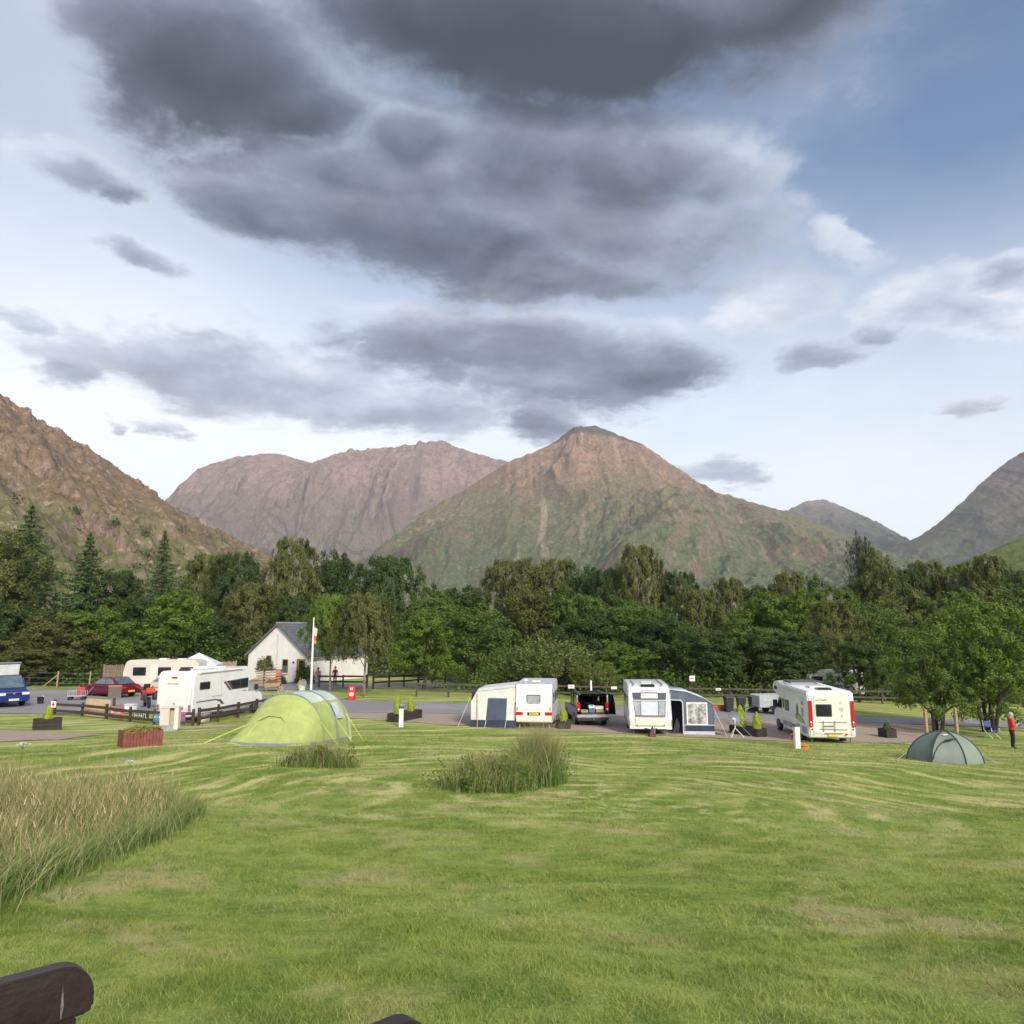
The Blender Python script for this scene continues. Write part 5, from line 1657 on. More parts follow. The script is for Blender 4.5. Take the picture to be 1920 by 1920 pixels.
def tartan():
    t = thing('blanket', (-18.0, 41.0, gzf(-18.0, 41.0) + .70), R(4), "red and blue tartan blanket draped over the brown rail fence", 'blanket')
    cols = [mat('tartan_red', (.50, .05, .07), .9), mat('tartan_blue', (.12, .10, .28), .9), mat('tartan_mauve', (.34, .10, .20), .9)]
    n, m = 18, 8
    V, F, mi = [], [], []
    for j in range(m + 1):
        for i in range(n + 1):
            x = -.6 + 1.2 * i / n
            V.append((x, -.045 - .02 * math.sin(i * 1.1) * j / m, -.52 * j / m - .02 * math.sin(i * .7)))
    for j in range(m):
        for i in range(n):
            q = j * (n + 1) + i
            F.append((q, q + 1, q + n + 2, q + n + 1))
            a, b = (i // 3) % 2, (j // 2) % 2
            mi.append(0 if a + b == 0 else 1 if a + b == 2 else 2)
    mesh_from('cloth', V, F, cols, t, smooth=True, mi=mi)


tartan()


# ------------------------------------------------------------------ hook-up cabinets, bollards, bins and planters
def cabinet():
    x, y = -17.05, 38.3
    t = thing('hookup_cabinet', (x, y, gzf(x, y)), R(8), "beige electric hook-up cabinet with open recess beside the brown fence", 'cabinet')
    box('plinth', -.30, .42, -.18, .18, -.05, .28, M_GREYP, t)
    box('cabinet_door', -.40, .05, -.24, .2, .26, 1.12, M_BEIGE, t, .02)
    box('recess_back', .05, .28, .0, .2, .26, 1.10, mat('tan_recess', (.42, .36, .26), .6), t)
    box('cabinet_door', .28, .48, -.26, .2, .06, 1.12, M_CREAM, t, .02)
    box('lid', -.42, .50, -.28, .24, 1.12, 1.16, M_CREAM, t)
    tube('conduit', [(.02, -.22, -.05), (.02, -.22, .28)], .03, M_ALU, t)


cabinet()


def bollard(x, y, h, label, cable=False):
    t = thing('hookup_bollard', (x, y, gzf(x, y)), R(4), label, 'bollard')
    extr('post', rrect(0, 0, .24, .22, .03), 'z', -.05, h - .12, M_WHITEP, t)
    extr('cap', rrect(0, 0, .28, .26, .04), 'z', h - .12, h, M_DKGREY, t, .02)
    box('socket_cover', -.08, .08, -.125, -.11, h * .45, h * .7, M_CREAM, t)
    if cable:
        tube('cable', [(-.13, .05, h * .6), (-.3, .0, h * .55), (-.32, .1, .3), (-.2, .25, .02), (.3, .2, .02), (.9, .9, .02)], .012, mat('orange_cable', (.75, .2, .05), .5), t, 5)
        lathe('cable_reel', [(.05, 0), (.22, .01), (.22, .05), (.12, .06), (.12, .12), (.22, .13), (.05, .16)], mat('orange_cable', (.75, .2, .05), .5), t, 14, Matrix.Translation((.33, .0, 0)))
    else:
        lathe('lamp_hood', [(.02, h), (.11, h), (.12, h + .06), (.04, h + .1)], M_GREYP, t, 12)
    return t


bollard(-6.15, 42.7, 1.12, "white hook-up bollard in front of the twin conifer planter left of the awning")
bollard(13.0, 35.25, 1.08, "white hook-up bollard with orange cable at its foot on the lawn", True)


def planter(a, b, w, h, label, material=None, nm='planter'):
    mx, my = (a[0] + b[0]) / 2, (a[1] + b[1]) / 2
    L = math.hypot(b[0] - a[0], b[1] - a[1])
    t = thing(nm, (mx, my, gzf(mx, my)), math.atan2(b[1] - a[1], b[0] - a[0]), label, 'planter', 'wooden planters')
    m = material or M_DKBOX
    for k in range(3):
        z0, z1 = h * k / 3 - (.05 if k == 0 else 0), h * (k + 1) / 3 - .012
        for s in (-1, 1):
            box('plank', -L / 2, L / 2, s * w / 2 - .02, s * w / 2 + .02, z0, z1, m, t)
            box('plank', s * L / 2 - .02, s * L / 2 + .02, -w / 2 + .02, w / 2 - .02, z0, z1, m, t)
    box('soil', -L / 2 + .02, L / 2 - .02, -w / 2 + .02, w / 2 - .02, 0, h - .06, M_SOIL, t)
    return t


planter((-23.0, 37.0), (-22.0, 37.6), .62, .55, "dark wooden planter with one small conifer by the left gravel pitch")
planter((-6.95, 44.75), (-5.85, 47.3), .7, .5, "long dark planter holding two conifers left of the cream awning")
planter((2.55, 43.3), (3.2, 43.5), .6, .48, "dark planter with one conifer between older caravan and black car")
planter((12.35, 42.9), (13.35, 41.2), .7, .48, "long dark planter with two conifers beside the satellite dish")
planter((20.3, 42.3), (20.95, 42.5), .6, .5, "dark planter right of the overcab motorhome")
planter((14.2, 54.6), (15.3, 54.7), .4, .42, "low orange brown trough planter behind the road, left of the bins", mat('terracotta_wood', (.36, .11, .05), .8))

LEAF['golden'] = leaf_material('leaves_golden_conifer', (.26, .36, .02), (.50, .58, .05), (.42, .52, .04), .2)
LEAF['flower'] = leaf_material('leaves_flowers', (.12, .18, .02), (.34, .33, .05), (.3, .2, .06), .2)
LEAF['redflower'] = leaf_material('leaves_red_flowers', (.10, .15, .03), (.5, .04, .04), (.45, .06, .05), .2)


def leafy(name, label, cat, x, y, z, geo, tone, asp=.5, stem=None, sc=(1, 1, 1), group=None, al=None):
    t = thing(name, (x, y, z), 0, label, cat, group)
    C, Nn, S, Rn = geo
    me = leaf_mesh('foliage', C * np.array(sc), Nn, S, asp, LEAF[tone], Rn, np.random.RandomState(3), al)
    o = link(bpy.data.objects.new('foliage', me))
    o.parent = t
    if stem:
        tube('stem', [(0, 0, 0), (0, 0, stem)], [.03, .01], M_BARK, t, 6)
    return t


def cone_geo(h, r, n, leaf, seed):
    rng = np.random.RandomState(seed)
    s = rng.rand(n) ** 1.3
    a = rng.rand(n) * 6.283
    prof = np.sin(np.pi * np.clip(.30 + .70 * s, 0, 1)) ** .75
    rr = r * prof * (.55 + .5 * rng.rand(n) ** .5) * (1 + .12 * np.sin(5 * a + 9 * s))
    C = np.stack([rr * np.cos(a), rr * np.sin(a), .02 + s * h], 1)
    Nn = np.stack([np.cos(a), np.sin(a), np.full(n, .5)], 1) + rng.normal(size=(n, 3)) * .35
    return C, Nn, leaf * (.6 + .8 * rng.rand(n)), rng.rand(n)


def mound_geo(rx, ry, h, n, leaf, seed):
    rng = np.random.RandomState(seed)
    d = unit(rng, n)
    d[:, 2] = np.abs(d[:, 2])
    k = (.55 + .5 * rng.rand(n, 1) ** .5) * (1 + .18 * np.sin(4 * d[:, :1] * 3 + seed) * np.cos(5 * d[:, 1:2] * 2))
    C = d * k * np.array([rx, ry, h])
    return C, d + rng.normal(size=(n, 3)) * .4 + np.array([0, 0, .3]), leaf * (.6 + .8 * rng.rand(n)), rng.rand(n)


for i, (x, y, h, r, lab) in enumerate((
        (-22.5, 37.3, .72, .20, "small golden conifer alone in the left gravel pitch's planter"),
        (-6.75, 45.2, 1.05, .24, "taller golden conifer in the long planter left of the cream awning"),
        (-6.15, 46.7, .85, .22, "shorter golden conifer in the long planter left of the cream awning"),
        (2.9, 43.4, .80, .22, "golden conifer in the planter between older caravan and black car"),
        (12.6, 42.45, 1.15, .30, "taller golden conifer in the planter beside the satellite dish"),
        (13.2, 41.5, .88, .24, "shorter golden conifer in the planter beside the satellite dish"),
        (20.62, 42.4, .42, .18, "stubby dark conifer in the planter right of the overcab motorhome"))):
    leafy('dwarf_conifer', lab, 'conifer', x, y, gzf(x, y) + .40, cone_geo(h, r, 2600, .06, i), 'golden' if i < 6 else 'mid', .45, .3, group='dwarf conifers')


def red_planter():
    x, y = -14.2, 29.5
    t = thing('slatted_planter', (x, y, gzf(x, y) - .03), R(38), "red brown slatted flower planter on the lawn left of the green tent", 'planter', 'wooden planters')
    L, W2, h = 1.35, .95, .62
    n = 12
    for s in (-1, 1):
        for i in range(n):
            w = L / n
            box('slat', -L / 2 + i * w + .006, -L / 2 + (i + 1) * w - .006, s * W2 / 2 - .015, s * W2 / 2 + .015, -.05, h - .012 * (i % 3), M_REDW, t)
        for i in range(8):
            w = W2 / 8
            box('slat', s * L / 2 - .012, s * L / 2 + .018, -W2 / 2 + i * w + .006, -W2 / 2 + (i + 1) * w - .006, -.05, h - .012 * (i % 2), M_REDW, t)
    box('soil', -L / 2 + .02, L / 2 - .02, -W2 / 2 + .02, W2 / 2 - .02, 0, h - .06, M_SOIL, t)
    leafy('flower_bed', "low yellow green flowers filling the red brown slatted planter", 'flowers', x, y, gzf(x, y) + h - .1, mound_geo(.62, .5, .2, 900, .06, 4), 'flower', .6)
    bpy.data.objects['flower_bed'].rotation_euler = (0, 0, R(38))


red_planter()


def bin_(x, y, label, rz):
    t = thing('wheelie_bin', (x, y, gzf(x, y) + .035), rz, label, 'bin', 'wheelie bins by the fence')
    m = mat('dark_bin_plastic', (.022, .026, .026), .5)
    V = [(-.24, -.28, .06), (.24, -.28, .06), (.24, .22, .06), (-.24, .22, .06), (-.29, -.34, .98), (.29, -.34, .98), (.29, .34, .98), (-.29, .34, .98)]
    F = [(3, 2, 1, 0), (4, 5, 6, 7), (0, 1, 5, 4), (1, 2, 6, 5), (2, 3, 7, 6), (3, 0, 4, 7)]
    mesh_from('body', V, F, m, t, bevel=.03)
    extr('lid', [(-.40, .97), (-.36, 1.04), (.1, 1.10), (.36, 1.06), (.38, .99)], 'x', -.31, .31, m, t, .015)
    tube('handle', [(-.2, .40, 1.0), (.2, .40, 1.0)], .02, m, t, 6)
    for s in (-1, 1):
        lathe('wheel', [(.03, -.03), (.1, -.03), (.1, .03), (.03, .03)], M_TYRE, t, 12, Matrix.Translation((s * .25, .24, .1)) @ Matrix.Rotation(R(90), 4, 'Y'))


bin_(15.25, 54.0, "leftmost of three dark wheelie bins by the back fence", R(3))
bin_(16.15, 54.1, "middle of three dark wheelie bins by the back fence", R(-4))
bin_(17.1, 54.3, "rightmost of three dark wheelie bins by the back fence", R(6))


def satellite_dish():
    x, y = 11.85, 41.0
    t = thing('satellite_dish', (x, y, gzf(x, y)), 0, "grey satellite dish on a white tripod right of the grey awning", 'satellite dish')
    c = Vector((-.02, .05, .98))
    M = Matrix.Translation(c) @ Matrix.Rotation(R(18), 4, 'Z') @ Matrix.Rotation(R(72), 4, 'X')
    lathe('dish', [(.02, -.16), (.14, -.135), (.25, -.085), (.33, -.03), (.37, .02), (.375, .03), (.33, .0), (.24, -.06), (.1, -.12), (.01, -.14)], mat('dish_grey', (.19, .21, .22), .4, .2), t, 28, M)
    tube('feed_arm', [M @ Vector((0, -.34, 0)), M @ Vector((0, -.30, .25)), M @ Vector((0, -.05, .42))], .015, M_ALU, t, 6)
    tube('mast', [(.02, .0, .45), (.02, .0, .95)], .025, M_WHITEP, t)
    for k in range(3):
        a = R(90 + 120 * k + 20)
        tube('leg', [(.02, 0, .48), (.15 * math.cos(a), .15 * math.sin(a), .33), (.45 * math.cos(a), .45 * math.sin(a), .02)], .017, M_WHITEP, t, 6)
    tube('stay', [(.05, .02, .85), (.9, -.1, .02)], .01, M_GREYP, t, 5)


satellite_dish()


def trailer():
    x, y = 17.95, 53.6
    t = thing('box_trailer', (x, y, gzf(x, y) + .035), R(8), "pale grey utility trailer behind the overcab motorhome's cab", 'trailer')
    m = mat('trailer_grey', (.42, .46, .46), .45, .3)
    for s in (-1, 1):
        box('side_panel', -1.0, 1.0, s * .65 - .02, s * .65 + .02, .48, 1.25, m, t)
        box('end_panel', s * 1.0 - .02, s * 1.0 + .02, -.63, .63, .48, 1.25, m, t)
        box('top_rail', -1.02, 1.02, s * .65 - .035, s * .65 + .035, 1.25, 1.30, M_ALU, t)
        M = Matrix.Translation((.1, s * .72, .3)) @ Matrix.Rotation(R(90), 4, 'X')
        lathe('wheel', [(.1, -.07), (.27, -.07), (.3, 0), (.27, .07), (.1, .07)], M_TYRE, t, 18, M)
        extr('mudguard', [(-.3, .36), (-.24, .58), (.44, .58), (.5, .36), (.47, .36), (.4, .54), (-.2, .54), (-.27, .36)], 'y', s * .67, s * .82, M_BLACKP, t)
    box('floor', -1.0, 1.0, -.62, .62, .44, .5, M_DKGREY, t)
    for xx in (-.4, .3):
        box('panel_rib', xx - .03, xx + .03, -.69, -.67, .5, 1.24, M_ALU, t)
    marks(t, 'y', -.67, -.7, .95, .5, .1, -1, M_WHITEP, 5, seed=31)
    tube('drawbar', [(-1.0, 0, .45), (-1.9, 0, .42)], .035, M_DKGREY, t, 6)
    tube('jockey_wheel', [(-1.7, .1, .05), (-1.7, .1, .6)], .03, M_ALU, t, 6)


trailer()


# ------------------------------------------------------------------ small signs on the back fence
def small_sign(x, y, w, h, z, label, post=False):
    t = thing('small_sign', (x, y, gzf(x, y) + z), R(-3), label, 'sign', 'small white signs')
    box('plate', -w / 2, w / 2, -.012, .012, 0, h, M_WHITEP, t)
    marks(t, 'y', -.012, -w * .38, h * .35, w * .76, h * .3, -1, M_DKGREY, 5, seed=int(x * 10) % 50)
    if post:
        box('post', -.04, .04, .012, .08, -z - .05, h, M_BROWNW, t)


small_sign(4.75, 61.35, .5, .28, .85, "small white sign on the back fence left of the black car")
small_sign(8.2, 61.5, .45, .2, .85, "small white sign on the back fence between black car and newer caravan")
small_sign(16.7, 61.9, .42, .18, .88, "small white sign on the back fence above the orange brown trough")
small_sign(14.35, 60.8, .42, .42, 1.65, "square white sign on a dark post behind the grey awning", True)


def white_post():
    x, y = 6.2, 60.0
    t = thing('marker_post', (x, y, gzf(x, y)), 0, "white marker post behind the black car's roof", 'post')
    tube('shaft', [(0, 0, -.05), (0, 0, 1.5)], .075, M_WHITEP, t, 10)
    lathe('cap', [(.09, 1.5), (.095, 1.56), (.04, 1.6)], M_WHITEP, t, 10)


white_post()


# ------------------------------------------------------------------ cottage
def cottage():
    x, y = -22.75, 73.6
    t = thing('cottage', (x, y, gzf(x, y)), R(-24), "white rendered cottage with slate roof behind the flagpole", 'house')
    W, L, he, hr = 3.6, 9.5, 2.55, 5.35
    M_REND = mat('white_render', (.74, .71, .68), .9, var=.09, scale=1.2, bump=.2, bscale=15)
    M_SLATE = mat('slate_roof', (.115, .12, .135), .75, var=.35, scale=2.5, bump=.7, bscale=9)
    M_FRAME = mat('brown_frame', (.26, .16, .075), .7)
    gable = [(-W, -.3), (W, -.3), (W, he), (0, hr), (-W, he)]
    wl = extr('wall', gable, 'y', 0, L, M_REND, t)
    # damp streak under the apex
    streak = [(-.12, 4.5), (.03, 4.55), (.10, 3.8), (.02, 3.3), (.12, 2.6), (.0, 1.9), (.06, 1.2), (-.12, 1.3), (-.16, 2.0), (-.06, 2.7), (-.16, 3.4)]
    extr('damp_streak', streak, 'y', -.004, 0, mat('damp_render', (.58, .57, .57), .9, var=.3, scale=4), t)
    for s in (-1, 1):
        # roof slope as a slab with its own thickness
        a = math.atan2(hr - he, W)
        ov = .38
        n = (math.sin(a) * s, math.cos(a))
        p0 = (s * (W + ov * math.cos(a)), he - ov * math.sin(a))
        p1 = (0, hr + .0)
        poly = [(p0[0] + n[0] * .02, p0[1] + n[1] * .02), (p1[0], p1[1] + .02 / math.cos(a)), (p1[0], p1[1] + .16 / math.cos(a)), (p0[0] + n[0] * .14, p0[1] + n[1] * .14)]
        rf = extr('roof', poly, 'y', -.22, L + .2, M_SLATE, t)
        # courses of slates: thin overlapping lips
        for k in range(12):
            f = (k + .5) / 12
            cxp = p0[0] * (1 - f) + n[0] * .14 * (1 - f)
            czp = p0[1] * (1 - f) + n[1] * .14 * (1 - f) + (p1[1] + .16 / math.cos(a)) * f
            extr('slate_course', [(cxp, czp), (cxp + n[0] * .018, czp + n[1] * .018), (cxp - s * .25, czp + .25 * math.tan(a))], 'y', -.2, L + .18, M_SLATE, rf)
        vb = [(s * (W + .3), he - .36), (0, hr - .03), (0, hr + .12), (s * (W + .3), he - .2)]
        extr('bargeboard', vb, 'y', -.26, -.225, mat('dark_verge', (.13, .13, .135), .8), t)
        tube('gutter', [(s * (W + .34), -.1, he - .30), (s * (W + .34), L, he - .30)], .06, M_GREYP, t)
    box('ridge_tiles', -.14, .14, -.24, L + .22, hr + .16, hr + .30, mat('ridge_tile', (.30, .29, .28), .8), t)
    def win(name, cx, cz, w, h):
        f = box(name, cx - w / 2, cx + w / 2, -.05, .0, cz - h / 2, cz + h / 2, M_FRAME, t)
        box('pane', cx - w / 2 + .08, cx + w / 2 - .08, -.058, -.045, cz + .03, cz + h / 2 - .08, M_GLASS, f)
        box('pane', cx - w / 2 + .08, cx + w / 2 - .08, -.058, -.045, cz - h / 2 + .08, cz - .03, M_CARGLASS, f)
        box('sill', cx - w / 2 - .08, cx + w / 2 + .08, -.12, .0, cz - h / 2 - .08, cz - h / 2, M_REND, f)
    win('window', -1.0, 1.85, .62, 1.15)
    win('window', 1.05, 1.45, .68, 1.3)
    d = box('door', 2.45, 3.45, -.05, .0, -.1, 2.15, M_FRAME, t)
    box('door_pane', 2.75, 3.35, -.06, -.045, 1.2, 2.0, M_GLASS, d)
    box('door_leaf', 2.72, 3.38, -.07, -.048, 0.0, 1.15, M_BLACKP, d)
    box('handle', 2.78, 2.84, -.10, -.07, 1.0, 1.1, M_CHROME, d)
    box('wall_lamp', 2.0, 2.12, -.12, 0, 1.75, 1.9, M_BLACKP, t)
    box('step', 2.3, 3.6, -.6, -.01, -.3, .05, M_GREYP, t)


def cottage_wing():
    x, y = -19.3, 78.6
    t = thing('cottage_wing', (x, y, gzf(x, y)), R(-12), "low white wing of the cottage behind the forked birch", 'house')
    M_REND = MATS['white_render']
    extr('wall', [(0, -.3), (6.6, -.3), (6.6, 2.5), (5.5, 4.2), (1.1, 4.2), (0, 2.5)], 'x', -2.5, 1.9, M_REND, t)
    for a, b in (((-.3, 2.32), (1.1, 4.30)), ((6.9, 2.32), (5.5, 4.30))):
        extr('roof', [a, b, (b[0], b[1] + .14), (a[0], a[1] + .14)], 'x', -2.7, 2.1, MATS['slate_roof'], t)
    box('roof_flat', -2.7, 2.1, 1.1, 5.5, 4.30, 4.44, MATS['slate_roof'], t)
    f = box('window', -.9, -.1, -.04, 0, 1.0, 2.0, MATS['brown_frame'], t)
    box('pane', -.82, -.18, -.05, -.035, 1.08, 1.92, M_GLASS, f)


cottage()
cottage_wing()


def flagpole():
    x, y = -16.0, 60.9
    t = thing('flagpole', (x, y, gzf(x, y)), 0, "tall white flagpole with a limp flag beside the cottage", 'flagpole')
    tube('pole', [(0, 0, -.1), (0, 0, 3), (0, 0, 5.95)], [.10, .085, .05], M_WHITEP, t, 12)
    lathe('finial', [(.02, 5.93), (.07, 5.98), (.05, 6.04), (.01, 6.06)], M_WHITEP, t, 10)
    V, F, mi = [], [], []
    n, m = 14, 8
    for i in range(n + 1):
        for j in range(m + 1):
            s = j / m
            z = 5.3 - 1.25 * i / n
            V.append((.07 + .26 * s * (1 - .25 * i / n) , .06 * math.sin(s * 9 + i * .25) * s, z - .15 * s))
    for i in range(n):
        for j in range(m):
            q = i * (m + 1) + j
            F.append((q, q + 1, q + m + 2, q + m + 1))
            mi.append(1 if 7 <= i < 11 else 2 if i >= 11 else 0)
    mesh_from('flag', V, F, [mat('flag_pale', (.62, .64, .50), .9), mat('flag_red', (.55, .10, .07), .9), mat('flag_orange', (.6, .3, .14), .9)], t, smooth=True, mi=mi)


flagpole()


def gate():
    x, y = -21.9, 64.0
    t = thing('slatted_gate', (x, y, gzf(x, y)), R(38), "tan slatted wooden gate with dark frame left of the cottage door", 'gate')
    for k in range(5):
        obox('slat', (0, 0, .35 + .24 * k), (2.6, 0, .42 + .24 * k), .03, .13, M_TANW, t)
    for xx in (0, 1.1, 2.6):
        obox('upright', (xx, .035, .05), (xx, .035, 1.52), .04, .12, M_BROWNW, t)
    obox('top_bar', (-.05, -.02, 1.46), (2.65, -.02, 1.56), .04, .06, M_BROWNW, t)


gate()


def red_banner():
    x, y = -20.35, 66.3
    t = thing('feather_banner', (x, y, gzf(x, y)), R(10), "upright red banner beside the slatted gate", 'banner')
    tube('pole', [(-.2, 0, 0), (-.2, 0, 1.5)], .02, M_WHITEP, t, 6)
    V = []
    for i in range(9):
        z = .28 + 1.2 * i / 8
        V += [(-.19, .0, z), (.2 + .02 * math.sin(i), .05 * math.sin(i * .9), z)]
    F = [(2 * i, 2 * i + 1, 2 * i + 3, 2 * i + 2) for i in range(8)]
    mesh_from('cloth', V, F, M_RED, t, smooth=True)
    box('base', -.35, .0, -.15, .15, 0, .05, M_GREYP, t)


red_banner()


def traffic_cone():
    x, y = -18.7, 67.4
    t = thing('traffic_cone', (x, y, gzf(x, y) + .035), 0, "orange and white traffic cone on the cottage lane", 'traffic cone')
    lathe('cone', [(.17, .04), (.03, .85), (.01, .86)], mat('cone_orange', (.68, .09, .03), .5), t, 16)
    lathe('reflective_band', [(.130, .30), (.095, .52), (.09, .52)], M_WHITEP, t, 16)
    extr('base', rrect(0, 0, .42, .42, .05), 'z', 0, .05, mat('cone_orange', (.68, .09, .03), .5), t)


traffic_cone()


def flower_tub(x, y, label, tone):
    t = thing('flower_tub', (x, y, gzf(x, y)), 0, label, 'planter')
    lathe('tub', [(.2, 0), (.26, .1), (.3, .5), (.27, .5), (.25, .4)], M_WHITEP, t, 16)
    C, Nn, S, Rn = mound_geo(.4, .4, .5, 380, .09, 9)
    o = link(bpy.data.objects.new('flowers', leaf_mesh('flowers', C + np.array([0, 0, .45]), Nn, S, .7, LEAF[tone], Rn, np.random.RandomState(1))))
    o.parent = t


LEAF['whiteflower'] = leaf_material('leaves_white_flowers', (.35, .42, .3), (.72, .70, .72), (.6, .6, .6), .2)
flower_tub(-17.4, 63.4, "white tub overflowing with white flowers left of the flagpole", 'whiteflower')


def barrow():
    x, y = -19.7, 62.6
    t = thing('flower_barrow', (x, y, gzf(x, y)), R(15), "wooden barrow planted with red flowers in front of the slatted gate", 'planter')
    extr('tray', [(-.5, .35), (.6, .45), (.75, .75), (-.6, .7)], 'y', -.3, .3, M_TANW, t)
    lathe('wheel', [(.06, -.03), (.2, -.03), (.22, 0), (.2, .03), (.06, .03)], M_TANW, t, 14, Matrix.Translation((.75, 0, .22)) @ Matrix.Rotation(R(90), 4, 'X'))
    for s in (-1, 1):
        tube('shaft', [(.75, s * .1, .24), (-.4, s * .28, .42), (-1.0, s * .3, .55)], .03, M_TANW, t, 6)
        tube('leg', [(-.35, s * .28, .42), (-.4, s * .28, 0)], .03, M_TANW, t, 6)
    C, Nn, S, Rn = mound_geo(.55, .3, .35, 320, .09, 12)
    o = link(bpy.data.objects.new('flowers', leaf_mesh('flowers', C + np.array([.05, 0, .7]), Nn, S, .7, LEAF['redflower'], Rn, np.random.RandomState(1))))
    o.parent = t


barrow()


def sandwich_board():
    x, y = -12.0, 57.35
    t = thing('sandwich_board', (x, y, gzf(x, y)), R(-8), "red sandwich board with a pale ice cream picture on the verge", 'sign')
    for s in (-1, 1):
        p = extr('panel', rrect(0, .5, .5, 1.0, .04), 'y', -.015, .015, M_RED, t)
        p.location = (0, s * .16, 0)
        p.rotation_euler = (R(9 * s), 0, 0)
        extr('picture', rrect(.02, .42, .36, .28, .12), 'y', -.02 if s < 0 else .02, -.016 if s < 0 else .016, mat('ice_cream_cream', (.72, .60, .42), .6), p)
        for xx in (-.07, .05):
            box('letter', xx - .03, xx + .03, -.02 if s < 0 else .016, -.016 if s < 0 else .02, .74, .9, M_WHITEP, p)
        box('foot', -.24, .24, s * .17 - .04, s * .17 + .04, .0, .05, M_DKGREY, t)


sandwich_board()

# shrubs by the cottage
leafy('fan_shrub', "spiky fan leaved shrub against the cottage gable", 'shrub', -23.1, 71.2, gzf(-23.1, 71.2) + 1.15, mound_geo(.85, .7, 1.15, 900, .28, 5), 'olive', .22, None)
leafy('clipped_hedge', "clipped green hedge beside the cottage door", 'hedge', -19.4, 71.4, gzf(-19.4, 71.4), tuple(np.asarray(v) for v in mound_geo(1.0, .6, 1.75, 3200, .12, 6)), 'mid', .6, .6)
leafy('round_shrub', "small round dark shrub left of the cottage door", 'shrub', -21.3, 70.4, gzf(-21.3, 70.4), mound_geo(.5, .5, .8, 900, .12, 7), 'dark', .6, .3)
tube('stem', [(0, 0, -1.15), (0, 0, .3)], .06, M_BARK, bpy.data.objects['fan_shrub'], 7)


# ------------------------------------------------------------------ beige caravan and marquee behind the motorhome
def caravan_beige():
    x, y = -27.4, 60.6
    t = thing('caravan', (x, y, gzf(x, y)), R(3), "long beige static caravan behind the white motorhome", 'caravan')
    prof = [(-2.95, .4), (-2.95, 1.6), (-2.78, 2.35), (-2.5, 2.52), (2.4, 2.52), (2.75, 2.3), (2.95, 1.5), (2.95, .4)]
    extr('body', prof, 'y', -1.1, 1.1, M_BEIGE, t, .05)
    for cx, w in ((-1.7, 1.0), (.2, 1.0), (1.9, 1.0)):
        window(t, 'y', -1.1, cx, 1.65, w, .65, -1)
    box('door', -.85, -.3, -1.115, -1.1, .5, 2.2, M_CREAM, t)
    box('roof_vent', -.6, .0, -.3, .3, 2.5, 2.62, M_WHITE, t, .03)
    box('roof_hatch', .8, 1.5, -.3, .3, 2.5, 2.60, M_WHITE, t, .03)
    for s in (-1, 1):
        M = Matrix.Translation((.2, s * 1.0, .3)) @ Matrix.Rotation(R(90), 4, 'X')
        lathe('wheel', [(.1, -.08), (.27, -.08), (.3, 0), (.27, .08), (.1, .08)], M_TYRE, t, 16, M)


caravan_beige()


def marquee():
    x, y = -25.9, 62.9
    t = thing('marquee', (x, y, gzf(x, y)), R(12), "white marquee with peaked roof behind the white motorhome", 'marquee')
    s, he, hp = 1.65, 2.05, 3.0
    V = [(-s, -s, he), (s, -s, he), (s, s, he), (-s, s, he), (0, 0, hp), (-s, -s, he - .2), (s, -s, he - .2), (s, s, he - .2), (-s, s, he - .2)]
    F = [(0, 1, 4), (1, 2, 4), (2, 3, 4), (3, 0, 4), (0, 5, 6, 1), (1, 6, 7, 2), (2, 7, 8, 3), (3, 8, 5, 0)]
    mesh_from('canopy', V, F, mat('white_pvc', (.74, .75, .76), .6, var=.06), t)
    for a in (-1, 1):
        for b in (-1, 1):
            tube('leg', [(a * s * .97, b * s * .97, 0), (a * s * .97, b * s * .97, he - .02)], .03, M_ALU, t, 6)
    box('wall', -s * .95, s * .95, s * .95, s * .95 + .02, 0, he, mat('grey_pvc', (.5, .52, .55), .7), t)


marquee()


